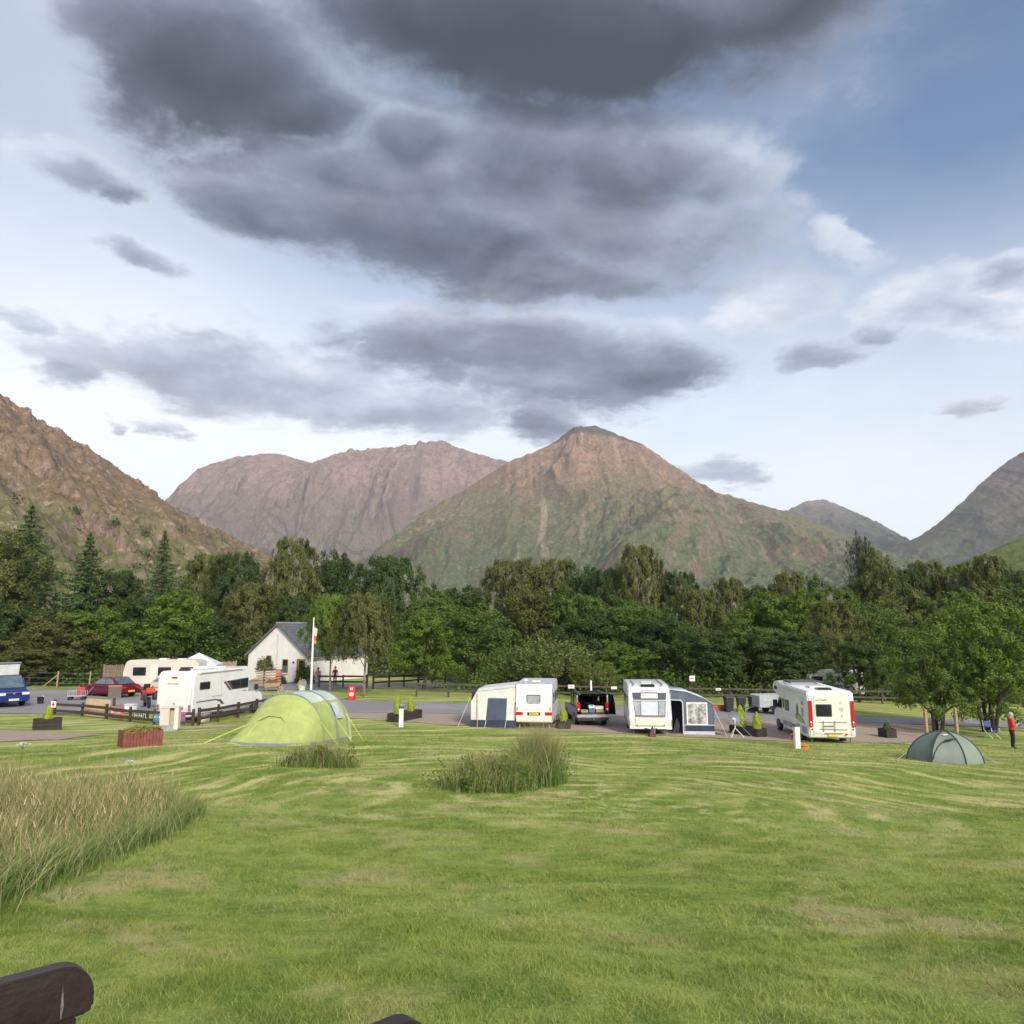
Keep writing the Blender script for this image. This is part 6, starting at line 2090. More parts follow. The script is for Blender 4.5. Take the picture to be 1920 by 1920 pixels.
# ------------------------------------------------------------------ bits and pieces on the left asphalt
def motorcycle():
    x, y = -23.6, 49.6
    t = thing('motorcycle', (x, y, gzf(x, y) + .035), R(35), "black motorcycle with red panniers left of the white motorhome", 'motorcycle')
    for yy in (-.7, .75):
        M = Matrix.Translation((0, yy, .32)) @ Matrix.Rotation(R(90), 4, 'Y')
        w = lathe('wheel', [(.22, -.05), (.30, -.06), (.32, 0), (.30, .06), (.22, .05)], M_TYRE, t, 20, M)
        lathe('rim', [(.03, -.04), (.22, -.03), (.22, .03), (.03, .04)], M_RIM, w, 14, M)
    extr('engine', [(-.3, .3), (.35, .3), (.4, .6), (-.25, .65)], 'x', -.18, .18, M_DKGREY, t, .03)
    extr('tank', [(-.05, .68), (.5, .72), (.55, .9), (.3, 1.0), (0, .9)], 'x', -.15, .15, M_RED, t, .04)
    extr('seat', [(-.85, .78), (-.05, .72), (.0, .84), (-.8, .92)], 'x', -.14, .14, M_BLACKC, t, .04)
    for s in (-1, 1):
        p = extr('pannier', rrect(-.65, .72, .5, .42, .05), 'x', s * .2, s * .48, M_BLACKP, t, .03)
        extr('pannier_lid', rrect(-.65, .72, .36, .28, .04), 'x', s * .48, s * .49, M_RED, p)
        tube('fork', [(s * .09, .75, .32), (s * .1, .5, 1.05)], .025, M_CHROME, t, 6)
        tube('handlebar', [(s * .05, .48, 1.08), (s * .38, .35, 1.12)], .018, M_BLACKP, t, 6)
        tube('mirror', [(s * .3, .38, 1.12), (s * .36, .42, 1.3)], .035, M_BLACKP, t, 6)
    box('top_box', -.26, .26, -1.05, -.68, .95, 1.28, mat('red_orange_box', (.58, .07, .03), .4), t, .05)
    extr('windshield', [(.52, 1.05), (.62, 1.08), (.42, 1.45), (.36, 1.44)], 'x', -.2, .2, M_BLACKP, t, .02)
    extr('fairing', [(.5, .72), (.85, .85), (.75, 1.1), (.5, 1.1)], 'x', -.2, .2, M_RED, t, .04)
    extr('headlamp', circ(0, .95, .09, 14), 'y', .84, .87, M_WPLATE, t)
    tube('side_stand', [(.1, .0, .3), (.28, -.05, .0)], .018, M_CHROME, t, 6)


motorcycle()


def info_board():
    x, y = -24.75, 47.7
    t = thing('information_board', (x, y, gzf(x, y) + .035), R(20), "brown information board on a post left of the motorcycle", 'sign')
    box('post', -.08, .08, -.04, .04, 0, .9, M_BROWNW, t)
    box('panel', -.36, .36, -.05, .03, .72, 1.42, mat('grey_brown_board', (.13, .105, .085), .7), t)
    box('orange_header', -.38, .38, -.06, .04, 1.42, 1.50, mat('orange_header_paint', (.55, .16, .06), .6), t)


info_board()


def cool_box():
    x, y = -23.3, 46.9
    t = thing('cool_box', (x, y, gzf(x, y) + .035), R(-8), "white cool box standing on the asphalt behind the fence banners", 'cool box')
    box('body', -.3, .3, -.2, .2, 0, .4, M_WHITEP, t, .03)
    box('lid', -.32, .32, -.22, .22, .4, .48, M_CREAM, t, .02)
    tube('handle', [(-.33, -.1, .36), (-.36, -.1, .25), (-.36, .1, .25), (-.33, .1, .36)], .012, M_GREYP, t, 5)


cool_box()


def hand_cart():
    x, y = -30.2, 53.2
    t = thing('hand_cart', (x, y, gzf(x, y) + .035), R(20), "small red and grey hand cart in front of the dark red saloon", 'cart')
    box('bed', -.55, .55, -.3, .3, .25, .30, M_ALU, t)
    for k in range(5):
        for s in (-1, 1):
            tube('bar', [(-.55 + .275 * k, s * .3, .28), (-.55 + .275 * k, s * .3, .6)], .012, M_ALU, t, 5)
    for s in (-1, 1):
        tube('rail', [(-.55, s * .3, .6), (.55, s * .3, .6)], .014, M_ALU, t, 5)
        for xx in (-.4, .4):
            lathe('wheel', [(.04, -.03), (.13, -.03), (.13, .03), (.04, .03)], M_TYRE, t, 12, Matrix.Translation((xx, s * .34, .13)) @ Matrix.Rotation(R(90), 4, 'X'))
    box('red_crate', .0, .5, -.25, .25, .3, .85, mat('red_crate', (.42, .06, .06), .6), t, .02)
    tube('handle', [(.55, 0, .3), (.95, 0, .85)], .016, M_ALU, t, 5)


hand_cart()


def bucket(x, y, label):
    t = thing('bucket', (x, y, gzf(x, y) + .035), 0, label, 'bucket')
    lathe('pail', [(.16, 0), (.21, .4), (.23, .42), (.19, .41), (.14, .03)], M_BLACKP, t, 16)
    tube('handle', [(-.21, 0, .4), (-.12, .0, .55), (.12, .0, .55), (.21, 0, .4)], .008, M_ALU, t, 5)


bucket(-31.0, 50.4, "black bucket on the asphalt right of the blue camper van")


def clothes_airer():
    x, y = -15.6, 52.4
    t = thing('clothes_airer', (x, y, gzf(x, y) + .035), R(30), "white folding clothes airer in front of the white motorhome", 'airer')
    for yy in (-.5, .5):
        tube('leg', [(-.35, yy, 0), (.35, yy, .95)], .013, M_WHITEP, t, 5)
        tube('leg', [(.35, yy, 0), (-.35, yy, .95)], .013, M_WHITEP, t, 5)
    for i in range(6):
        tube('bar', [(-.35 + .14 * i, -.6, .95), (-.35 + .14 * i, .6, .95)], .008, M_WHITEP, t, 5)


clothes_airer()


def water_container():
    x, y = -16.98, 42.6
    t = thing('water_container', (x, y, gzf(x, y)), R(-12), "cream waste water container beside the white motorhome's rear wheel", 'container')
    extr('tank', rrect(0, .2, .5, .38, .09), 'x', -.11, .11, M_CREAM, t, .03)
    tube('handle', [(0, -.15, .38), (0, -.1, .47), (0, .1, .47), (0, .15, .38)], .018, M_CREAM, t, 6)
    lathe('screw_cap', [(.05, -.02), (.05, .03), (.02, .04)], M_BLACKP, t, 10, Matrix.Translation((.0, .18, .40)))


water_container()


# ------------------------------------------------------------------ tents
def tunnel_tent():
    ox, oy = -9.95, 31.1
    t = thing('tunnel_tent', (ox, oy, gzf(ox, oy + 2)), R(-11), "lime green tunnel tent with pale roof panels on the lawn", 'tent')
    M_LIME = mat('lime_nylon', (.37, .43, .13), .65, var=.14, scale=2.5, bump=1.0, bscale=4)
    M_MINT = mat('mint_nylon', (.53, .59, .51), .6, var=.12, scale=2.5, bump=1.0, bscale=4)
    M_GREYN = mat('grey_piping', (.20, .21, .27), .7)
    M_WINT = mat('tent_window_film', (.52, .57, .55), .25, var=.25, scale=2.5)
    def zg(lx, ly):        # ground under the tent
        c, s = math.cos(R(-11)), math.sin(R(-11))
        return gzf(ox + lx * c - ly * s, oy + lx * s + ly * c) - t.location.z
    Hs = 2.02
    hw = 1.72
    def arch(a, y, k, h):
        # a from 0 (left foot) to 1 (right foot)
        th = math.pi * (1 - a)
        cx, sx = math.cos(th), math.sin(th)
        x = hw * k * math.copysign(abs(cx) ** .88, cx)
        z = h * abs(sx) ** .9
        return (x, y, z + zg(x, y) * (1 - min(1, z / 1.5)))
    NA = 24
    st = [(1.75, .98, Hs), (3.2, .97, Hs * 1.0), (4.6, .93, Hs * .96)]
    # panels between hoops
    def panel(name, s0, s1, a0, a1, m, sag=.03, parent=None):
        V, F = [], []
        n, q = 8, max(3, int((a1 - a0) * NA))
        for i in range(n + 1):
            f = i / n
            y = s0[0] + (s1[0] - s0[0]) * f
            k = s0[1] + (s1[1] - s0[1]) * f - sag * math.sin(math.pi * f)
            h = s0[2] + (s1[2] - s0[2]) * f - sag * 1.6 * math.sin(math.pi * f)
            for j in range(q + 1):
                V.append(arch(a0 + (a1 - a0) * j / q, y, k, h))
        for i in range(n):
            for j in range(q):
                p = i * (q + 1) + j
                F.append((p, p + 1, p + q + 2, p + q + 1))
        return mesh_from(name, V, F, m, parent or t, smooth=True)
    for i in range(2):
        panel('side_panel', st[i], st[i + 1], 0, .30, M_LIME)
        panel('roof_panel', st[i], st[i + 1], .30, .70, M_MINT)
        panel('side_panel', st[i], st[i + 1], .70, 1, M_LIME)
    rear = (5.1, .84, 1.2)
    panel('rear_side_panel', st[2], rear, 0, .30, M_LIME, -.10)
    panel('rear_roof_panel', st[2], rear, .30, .70, M_MINT, -.10)
    panel('rear_side_panel', st[2], rear, .70, 1, M_LIME, -.10)
    panel('rear_end', rear, (5.3, .75, .02), 0, 1, M_LIME, -.05)
    # sloping front: from first hoop down to a straight hem at the ground
    V, F = [], []
    n = 10
    for i in range(n + 1):
        f = i / n
        for j in range(NA + 1):
            a = j / NA
            x, y, z = arch(a, st[0][0], 1.0, Hs)
            u = min(1, math.sin(math.pi * a) * 2.6) ** .8
            y2 = st[0][0] - (1.85 * u) * f
            z2 = z * (1 - f ** 1.12)
            V.append((x * (1 + .03 * f), y2, z2 + zg(x, y2) * f))
    for i in range(n):
        for j in range(NA):
            p = i * (NA + 1) + j
            F.append((p, p + 1, p + NA + 2, p + NA + 1))
    mesh_from('front_panel', V, F, M_LIME, t, smooth=True)
    # pale strip at the top of the front
    for k, s in enumerate(st):
        tube('hoop', [tuple(Vector(arch(j / 30, s[0], s[1] * 1.005, s[2] * 1.005))) for j in range(31)], .032, M_GREYN, t, 6)
    # hood over the vent
    hood = []
    for (x, f, dz) in ((-.75, .52, .06), (-.3, .44, .10), (.25, .46, .10), (.55, .54, .05)):
        hood.append((x, st[0][0] - 1.85 * f - .12, Hs * (1 - f ** 1.12) + dz - .10))
    top = [(-.55, st[0][0] - 1.85 * .30, Hs * (1 - .30 ** 1.12) + .03), (.45, st[0][0] - 1.85 * .30, Hs * (1 - .30 ** 1.12) + .03)]
    mesh_from('vent_hood', hood + top, [(0, 1, 4), (1, 2, 5, 4), (2, 3, 5)], M_LIME, t)
    for x in (-.75, .55):
        tube('seam', [(x * .9, st[0][0] - 1.85 * .55 - .03, Hs * (1 - .55 ** 1.12) + .02), (x * 1.25, st[0][0] - 1.85 * .8 - .02, Hs * (1 - .8 ** 1.12) + .03), (x * 1.5, st[0][0] - 1.80, .06)], .014, mat('pale_seam', (.52, .56, .22), .7), t, 4)
    # mud skirt round the hem
    pts = [(hw * .9, 5.2), (hw * .98, 3.2), (hw * 1.0, 1.75), (hw * 1.0, .8), (hw * .93, .05), (hw * .4, -.10), (0, -.12), (-hw * .4, -.10), (-hw * .93, .05), (-hw * 1.0, .8), (-hw * 1.02, 1.75)]
    V, F = [], []
    for (x, y) in pts:
        V += [(x * 1.01, y - .02, zg(x, y) + .10), (x * 1.03, y - .05, zg(x, y) - .02)]
    for i in range(len(pts) - 1):
        F.append((2 * i, 2 * i + 1, 2 * i + 3, 2 * i + 2))
    mesh_from('mud_skirt', V, F, M_GREYN, t)
    panel('window', (3.35, .98, Hs * 1.008), (4.2, .955, Hs * .985), .74, .87, M_WINT, .0)
    for a, b in (((1.6, 1.7, .9), (2.7, 1.0, .02)), ((1.5, 3.2, 1.0), (2.6, 2.7, .02)), ((1.4, 4.6, 1.0), (2.4, 4.4, .02)), ((-1.5, 1.2, .8), (-2.5, -.3, .02)), ((-1.0, .9, .95), (-2.2, -.9, .02))):
        g = zg(b[0], b[1])
        tube('guy_rope', [a, (b[0], b[1], g)], .009, mat('lime_cord', (.6, .68, .12), .7), t, 4)


def dome_tent():
    ox, oy = 16.9, 30.35
    t = thing('dome_tent', (ox, oy, gzf(ox, oy)), R(0), "small grey green dome tent on the lawn in front of the maples", 'tent')
    m1 = mat('dome_shaded', (.10, .135, .12), .6, var=.12, scale=2, bump=.8, bscale=5)
    m2 = mat('dome_lit', (.20, .245, .19), .6, var=.12, scale=2, bump=.8, bscale=5)
    m3 = mat('dome_half_lit', (.145, .18, .155), .6, var=.12, scale=2, bump=.8, bscale=5)
    # base hexagon, apex ridge; panels swell between poles
    base = [(-1.32, .25), (-.85, -.70), (.35, -.88), (1.26, -.5), (1.1, .7), (-.4, .95)]
    apex = Vector((.10, .02, 1.14))
    def pole_pt(k, f):
        b = base[k]
        z = apex.z * (1 - (1 - f) ** 1.8)
        r = 1 - f ** 1.6
        x, y = apex.x + (b[0] - apex.x) * r, apex.y + (b[1] - apex.y) * r
        return Vector((x, y, z + (gzf(ox + x, oy + y) - t.location.z) * (1 - f)))
    n, q = 12, 6
    for k in range(6):
        k2 = (k + 1) % 6
        V, F = [], []
        for i in range(n + 1):
            f = i / n
            p, r = pole_pt(k, f), pole_pt(k2, f)
            for j in range(q + 1):
                s = j / q
                v = p.lerp(r, s)
                v -= (v - Vector((0, 0, .45))) * .05 * math.sin(math.pi * s) * math.sin(math.pi * f)
                V.append(v)
        for i in range(n):
            for j in range(q):
                a = i * (q + 1) + j
                F.append((a, a + 1, a + q + 2, a + q + 1))
        mesh_from('panel', V, F, [m1, m3, m2, m2, m1, m1][k], t, smooth=True)  # one fabric in three tones: shading painted in, left dark to right light
    dk = mat('dome_pole_sleeve', (.025, .03, .035), .6)
    for k in range(6):
        tube('pole', [pole_pt(k, i / 14) * 1.008 for i in range(15)], .024, dk, t, 6)
    # door arch with dark vent, lying on the front panel
    def on_front(sv, f, k=1.015):
        v = pole_pt(1, f).lerp(pole_pt(2, f), sv)
        return Vector((v.x * k, v.y * k - .02, v.z))
    tube('door_arch', [on_front(*q) for q in ((.03, .06), (.08, .2), (.16, .34), (.28, .45), (.45, .53), (.7, .57), (.98, .58))], .02, dk, t, 5)
    mesh_from('vent', [on_front(.22, .44), on_front(.45, .56), on_front(.75, .60), on_front(.95, .60), on_front(.7, .52), on_front(.4, .47)], [(0, 1, 2, 3, 4, 5)], M_BLACKC, t)
    mesh_from('badge', [(-.15, -.36, 1.02), (.05, -.34, 1.03), (.05, -.32, 1.07), (-.15, -.33, 1.06)], [(0, 1, 2, 3)], M_LIGHTC, t)
    for p, e in (((-1.25, .3, .3), (-1.75, .1, 0)), ((1.2, -.5, .3), (1.65, -.75, 0)), ((1.15, -.4, .45), (1.85, -.35, 0))):
        tube('guy_rope', [p, (e[0], e[1], gzf(ox + e[0], oy + e[1]) - t.location.z)], .007, M_LIGHTC, t, 4)


tunnel_tent()
dome_tent()


# ------------------------------------------------------------------ people
def person(x, y, rz, label, shirt, trousers, pose='phone', scale=1.0, hair=None):
    t = thing('person', (x, y, gzf(x, y)), rz, label, 'person')
    J = {'pelvis': ((0, 0, .95), .135), 'belly': ((.02, 0, 1.10), .135), 'chest': ((.0, 0, 1.30), .145), 'neck': ((.01, 0, 1.47), .058), 'head': ((.05, 0, 1.58), .088), 'brow': ((.055, 0, 1.67), .082), 'nose': ((.15, 0, 1.595), .016)}
    E = [('pelvis', 'belly'), ('belly', 'chest'), ('chest', 'neck'), ('neck', 'head'), ('head', 'brow'), ('head', 'nose')]
    for s, n in ((-1, 'l'), (1, 'r')):
        J['sh' + n] = ((-.01, s * .17, 1.40), .070)
        if pose == 'phone':
            J['el' + n] = ((-.02, s * .235, 1.12), .048)
            J['wr' + n] = ((.21, s * .13, 1.17), .032)
            J['pa' + n] = ((.29, s * .09, 1.20), .032)
            fd, base = Vector((.06, -s * .03, .03)), Vector((.29, s * .09, 1.20))
        else:
            J['el' + n] = ((-.02, s * .25, 1.12), .048)
            J['wr' + n] = ((.05, s * .26, .88), .032)
            J['pa' + n] = ((.07, s * .26, .80), .032)
            fd, base = Vector((.02, 0, -.07)), Vector((.07, s * .26, .80))
        E += [('chest', 'sh' + n), ('sh' + n, 'el' + n), ('el' + n, 'wr' + n), ('wr' + n, 'pa' + n)]
        for k in range(5):
            w = Vector((.0, .012 * (k - 2), .01 * (2 - abs(k - 2))))
            a, b = base + fd * .5 + w * 1.6, base + fd * (1.2 if k in (1, 2, 3) else .9) + w * 2.2 + Vector((.0, -s * .02, -.01))
            J[f'f{n}{k}a'] = (tuple(a), .009)
            J[f'f{n}{k}b'] = (tuple(b), .008)
            E += [('pa' + n, f'f{n}{k}a'), (f'f{n}{k}a', f'f{n}{k}b')]
        J['hi' + n] = ((0, s * .085, .90), .098)
        J['kn' + n] = ((.03, s * .095, .50), .066)
        J['an' + n] = ((-.02, s * .10, .09), .046)
        J['to' + n] = ((.13, s * .115, .045), .042)
        E += [('pelvis', 'hi' + n), ('hi' + n, 'kn' + n), ('kn' + n, 'an' + n), ('an' + n, 'to' + n)]
    names = list(J)
    me = bpy.data.meshes.new('skeleton')
    me.from_pydata([J[k][0] for k in names], [(names.index(a), names.index(b)) for a, b in E], [])
    o = link(bpy.data.objects.new('body_source', me))
    o.modifiers.new('skin', 'SKIN')
    sv = me.skin_vertices[0].data
    for i, k in enumerate(names):
        sv[i].radius = (J[k][1], J[k][1])
        sv[i].use_root = (k == 'pelvis')
    o.modifiers.new('sub', 'SUBSURF').levels = 2
    o.modifiers['sub'].render_levels = 2
    dg = bpy.context.evaluated_depsgraph_get()
    bm_ = bpy.data.meshes.new_from_object(o.evaluated_get(dg))
    bpy.data.objects.remove(o)
    bm_.name = 'body'
    for m in (M_SKIN, shirt, trousers, M_BLACKP):
        bm_.materials.append(m)
    for p in bm_.polygons:
        c = p.center
        arm = (abs(c.y) > .15 and c.z < 1.16 and c.z > .7) if pose != 'phone' else (c.x > .07 and 1.05 < c.z < 1.3 and (c.x > .15))
        p.material_index = 0 if c.z > 1.475 or arm else 3 if c.z < .085 else 1 if c.z > .93 else 2
    bm_.shade_smooth()
    b = link(bpy.data.objects.new('body', bm_))
    b.parent = t
    h = lathe('hair', [(.100, 1.60), (.112, 1.66), (.10, 1.73), (.06, 1.77), (.01, 1.78)], hair or M_HAIRG, t, 14, Matrix.Translation((.028, 0, 0)))
    t.scale = (scale,) * 3
    return t


person(24.55, 37.9, R(-12), "person in red top and black trousers standing right of the maples", M_REDSHIRT, M_BLACKC, 'phone', .98)
person(-17.45, 68.6, R(-60), "person in pink and white top behind the fence by the flagpole", mat('pink_top', (.55, .25, .25), .85, var=.5, scale=9), mat('pale_trousers', (.42, .33, .30), .9), 'stand', .95, mat('brown_hair', (.10, .06, .04), .8))
person(-16.3, 70.3, R(100), "person in dark red top in front of the cottage wing", mat('dark_red_top', (.30, .02, .03), .85), M_BLACKC, 'stand', .96, mat('brown_hair', (.10, .06, .04), .8))


def camp_chair():
    x, y = 26.75, 43.0
    t = thing('camp_chair', (x, y, gzf(x, y)), R(20), "blue folding camp chair with white legs under the maple", 'chair')
    m = mat('blue_fabric', (.06, .085, .26), .8)
    box('seat', -.26, .26, -.25, .22, .40, .43, m, t, .01)
    b = box('backrest', -.26, .26, .22, .25, .60, .92, m, t, .01)
    for s in (-1, 1):
        tube('leg', [(s * .28, -.28, 0), (s * .28, .24, .44), (s * .28, .30, .95)], .014, M_WHITEP, t, 6)
        tube('leg', [(s * .28, .3, 0), (s * .28, -.25, .42)], .014, M_WHITEP, t, 6)
        tube('armrest', [(s * .29, -.25, .62), (s * .29, .25, .64)], .022, m, t, 6)
        tube('arm_post', [(s * .29, -.22, .40), (s * .29, -.22, .62)], .012, M_WHITEP, t, 6)


camp_chair()
for i, (x, y, h, lab) in enumerate(((22.9, 42.6, 1.55, "left of two pale timber posts under the maples"), (24.75, 42.9, 1.6, "right of two pale timber posts under the maples"))):
    t = thing('timber_post', (x, y, gzf(x, y)), R(12), lab, 'post', 'timber posts')
    box('shaft', -.07, .07, -.07, .07, -.1, h, M_TANW, t, .008)
    box('painted_side', .07, .074, -.06, .06, .0, h - .02, mat('orange_stain', (.42, .15, .08), .8), t)


# white caravans glimpsed through the trees on the right
def far_caravan(x, y, rz, label):
    t = thing('caravan', (x, y, gzf(x, y)), rz, label, 'caravan')
    extr('body', [(-2.4, .4), (-2.45, 1.6), (-2.2, 2.4), (2.2, 2.45), (2.4, 1.6), (2.3, .4)], 'y', -1.05, 1.05, M_WHITE, t, .05)
    for cx in (-1.5, 1.2):
        window(t, 'y', -1.05, cx, 1.6, .9, .6, -1)
    for s in (-1, 1):
        lathe('wheel', [(.1, -.08), (.27, -.08), (.3, 0), (.27, .08), (.1, .08)], M_TYRE, t, 14, Matrix.Translation((0, s * .98, .3)) @ Matrix.Rotation(R(90), 4, 'X'))


far_caravan(28.6, 68.0, R(-12), "white caravan glimpsed through the trees right of the overcab motorhome")


# ------------------------------------------------------------------ benches in front of the camera
def bench(ex, ey, label):
    """right end of the back rail at (ex,ey); the bench runs to the left and towards the camera"""
    dirx, diry = -.71, -.704
    g = gzf(ex, ey)
    t = thing('garden_bench', (ex, ey, g), math.atan2(-diry, -dirx), label, 'bench', 'dark brown benches')
    # local x runs along the rail: from 0 (right end) to -1.5; local -y is towards the viewer's side
    m = mat('bench_paint', (.030, .021, .018), .42, var=.35, scale=9, bump=.15, bscale=60)
    zt = 5.30 - g
    top = []
    for i in range(9):
        f = i / 8
        a = math.pi / 2 * (1 - f)
        top.append((-.07 + .07 * math.cos(a) if f > 0 else -.07, zt - .07 + .07 * math.sin(a)))
    poly = [(-1.5, zt - .105), (-1.5, zt - .05), (-1.46, zt - .01), (-.75, zt + .012)] + top + [(0, zt - .095), (-.012, zt - .105)]
    rail = extr('top_rail', poly, 'y', -.022, .022, m, t, .005)
    for xx in (-.085, -1.415):
        box('back_post', xx - .035, xx + .055, -.018, .030, -.03, zt - .107, m, t, .004)
        box('front_leg', xx - .035, xx + .035, .46, .53, -.03, .62, m, t, .004)
        box('armrest', xx - .04, xx + .04, -.0 + .04, .56, .62, .655, m, t, .008)
        box('side_rail', xx - .02, xx + .02, .03, .48, .34, .42, m, t)
    for k in range(3):
        z0 = zt - .20 - .14 * k
        box('back_slat', -1.37, -.13, -.010, .014, z0 - .05, z0 + .03, m, t, .004)
    for k in range(5):
        box('seat_slat', -1.46, -.03, .05 + .095 * k, .05 + .095 * k + .082, .42, .445, m, t, .004)
    ch = mat('chipped_paint', (.16, .14, .13), .8, var=.6, scale=60)
    mesh_from('paint_chip', [(-.0625, -.0226, zt - .030), (-.0605, -.0226, zt - .052), (-.0580, -.0226, zt - .072), (-.0605, -.0226, zt - .098), (-.0625, -.0226, zt - .098), (-.0640, -.0226, zt - .075), (-.0630, -.0226, zt - .05)], [(0, 1, 2, 3, 4, 5, 6)], ch, rail)
    return t


bench(-.900, 1.735, "dark brown bench whose rounded back rail fills the lower left corner")
bench(-.160, 1.52, "dark brown bench just peeking in at the middle of the bottom edge")


# ------------------------------------------------------------------ woodland floor and understorey
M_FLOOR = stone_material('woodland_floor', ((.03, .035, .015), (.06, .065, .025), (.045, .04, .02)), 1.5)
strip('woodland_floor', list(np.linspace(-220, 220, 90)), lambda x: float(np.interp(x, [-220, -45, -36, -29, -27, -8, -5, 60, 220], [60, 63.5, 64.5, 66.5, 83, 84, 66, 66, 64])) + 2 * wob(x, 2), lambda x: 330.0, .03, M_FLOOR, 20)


def bush_mass(name, spots, leaves, leaf, tone, seed, label=None):
    rng = np.random.RandomState(seed)
    C, Nn, S, Rn = [], [], [], []
    for (x, y, z, rx, h) in spots:
        d = unit(rng, leaves)
        d[:, 2] = np.abs(d[:, 2])
        lob = 1 + .25 * np.sin(4 * d[:, 0] * 2 + x) * np.cos(3 * d[:, 1] * 2 + y)
        k = (.45 + .6 * rng.rand(leaves, 1) ** .6) * lob[:, None]
        C.append(np.array([x, y, z]) + d * k * np.array([rx, rx, h]))
        Nn.append(d * .7 + rng.normal(size=(leaves, 3)) * .45 + np.array([0, 0, .45]))
        S.append(leaf * (.6 + .8 * rng.rand(leaves)))
        Rn.append(np.clip(rng.rand() * .6 + rng.rand(leaves) * .4, 0, 1))
    me = leaf_mesh(name, np.concatenate(C), np.concatenate(Nn), np.concatenate(S), .62, LEAF[tone], np.concatenate(Rn), rng)
    return tag(link(bpy.data.objects.new(name, me)), label, None, None, 'stuff')


def clear(x, y):
    return not (-30 < x < -6 and y < 85) and not (-37 < x < -23 and y < 66)


def understorey():
    rng = random.Random(3)
    near, mid_, back = [], [], []
    for i in range(330):
        x, y = rng.uniform(-62, 62), rng.uniform(65.0, 73)
        if clear(x, y):
            near.append((x, y, gzf(x, y) - .2, rng.uniform(.9, 2.0), rng.uniform(1.0, 3.0)))
    for i in range(300):
        x, y = rng.uniform(-80, 80), rng.uniform(76, 98)
        if clear(x, y):
            mid_.append((x, y, gzf(x, y) - .2, rng.uniform(1.8, 3.4), rng.uniform(3.0, 6.2)))
    for i in range(300):
        x, y = rng.uniform(-105, 105), rng.uniform(100, 150)
        back.append((x, y, gzf(x, y) - .2, rng.uniform(3.0, 5.0), rng.uniform(6.0, 9.3)))
    bush_mass('understorey', near, 260, .24, 'mid', 31)
    bush_mass('understorey_shrubs', mid_, 330, .34, 'mid', 32)
    bush_mass('woodland_backdrop', back, 330, .5, 'olive', 33)


understorey()


def hillside_woods():
    """scattered far trees on the lower slopes"""
    rng = random.Random(9)
    for nm, key, lim, n, r, seed in (('hillside_woods', 'left_hillside', .50, 420, (3.0, 6.0), 41), ('hill_copse', 'green_hill', .75, 90, (2.5, 5.0), 42)):
        X, Y, Z, V = MOUNT[key]
        spots = []
        ny, nx = X.shape
        while len(spots) < n:
            i, j = rng.randrange(ny), rng.randrange(nx)
            if V[i, j] > lim * (.35 + .65 * rng.random()) or V[i, j] < .02:
                continue
            if perlin(np.array([X[i, j] * .012 + 3]), np.array([Y[i, j] * .012]))[0] < -.12:
                continue
            q = rng.uniform(*r)
            spots.append((X[i, j], Y[i, j], Z[i, j] - 1.0, q, q * rng.uniform(1.2, 2.0)))
        bush_mass(nm, spots, 90, 1.5, 'dark', seed)


hillside_woods()


# ------------------------------------------------------------------ grass
def blade_material(name, lawn=False, cols=None):
    m = bpy.data.materials.new(name)
    m.use_nodes = True
    nt = m.node_tree
    out = nt.nodes['Material Output']
    p = nt.nodes['Principled BSDF']
    p.inputs['Roughness'].default_value = .7
    p.inputs['Specular IOR Level'].default_value = .2
    rnd = N(nt, 'ShaderNodeAttribute', attribute_name='blade_rnd').outputs['Fac']
    tt = N(nt, 'ShaderNodeAttribute', attribute_name='blade_t').outputs['Fac']
    if lawn:
        c, _, _ = lawn_colour(nt)
        c = MIX(nt, MA(nt, 'MULTIPLY', SMOOTH(nt, rnd, .72, 1.0), .7), c, (.46, .44, .18))
        c = MIX(nt, MA(nt, 'MULTIPLY', SMOOTH(nt, MA(nt, 'SUBTRACT', 1.0, rnd), .7, 1.0), .5), c, (.09, .17, .025))
    else:
        c = MIX(nt, SMOOTH(nt, MA(nt, 'ADD', tt, MA(nt, 'MULTIPLY', MA(nt, 'SUBTRACT', rnd, .5), .7)), .32, .85), cols[0], cols[1])
        c = MIX(nt, MA(nt, 'MULTIPLY', SMOOTH(nt, rnd, .6, 1.0), .6), c, cols[2])
    nt.links.new(c, p.inputs['Base Color'])
    tr = N(nt, 'ShaderNodeBsdfTranslucent', {'Color': c})
    mx = N(nt, 'ShaderNodeMixShader', {0: .3, 1: p.outputs[0], 2: tr.outputs[0]})
    nt.links.new(mx.outputs[0], out.inputs[0])
    return m


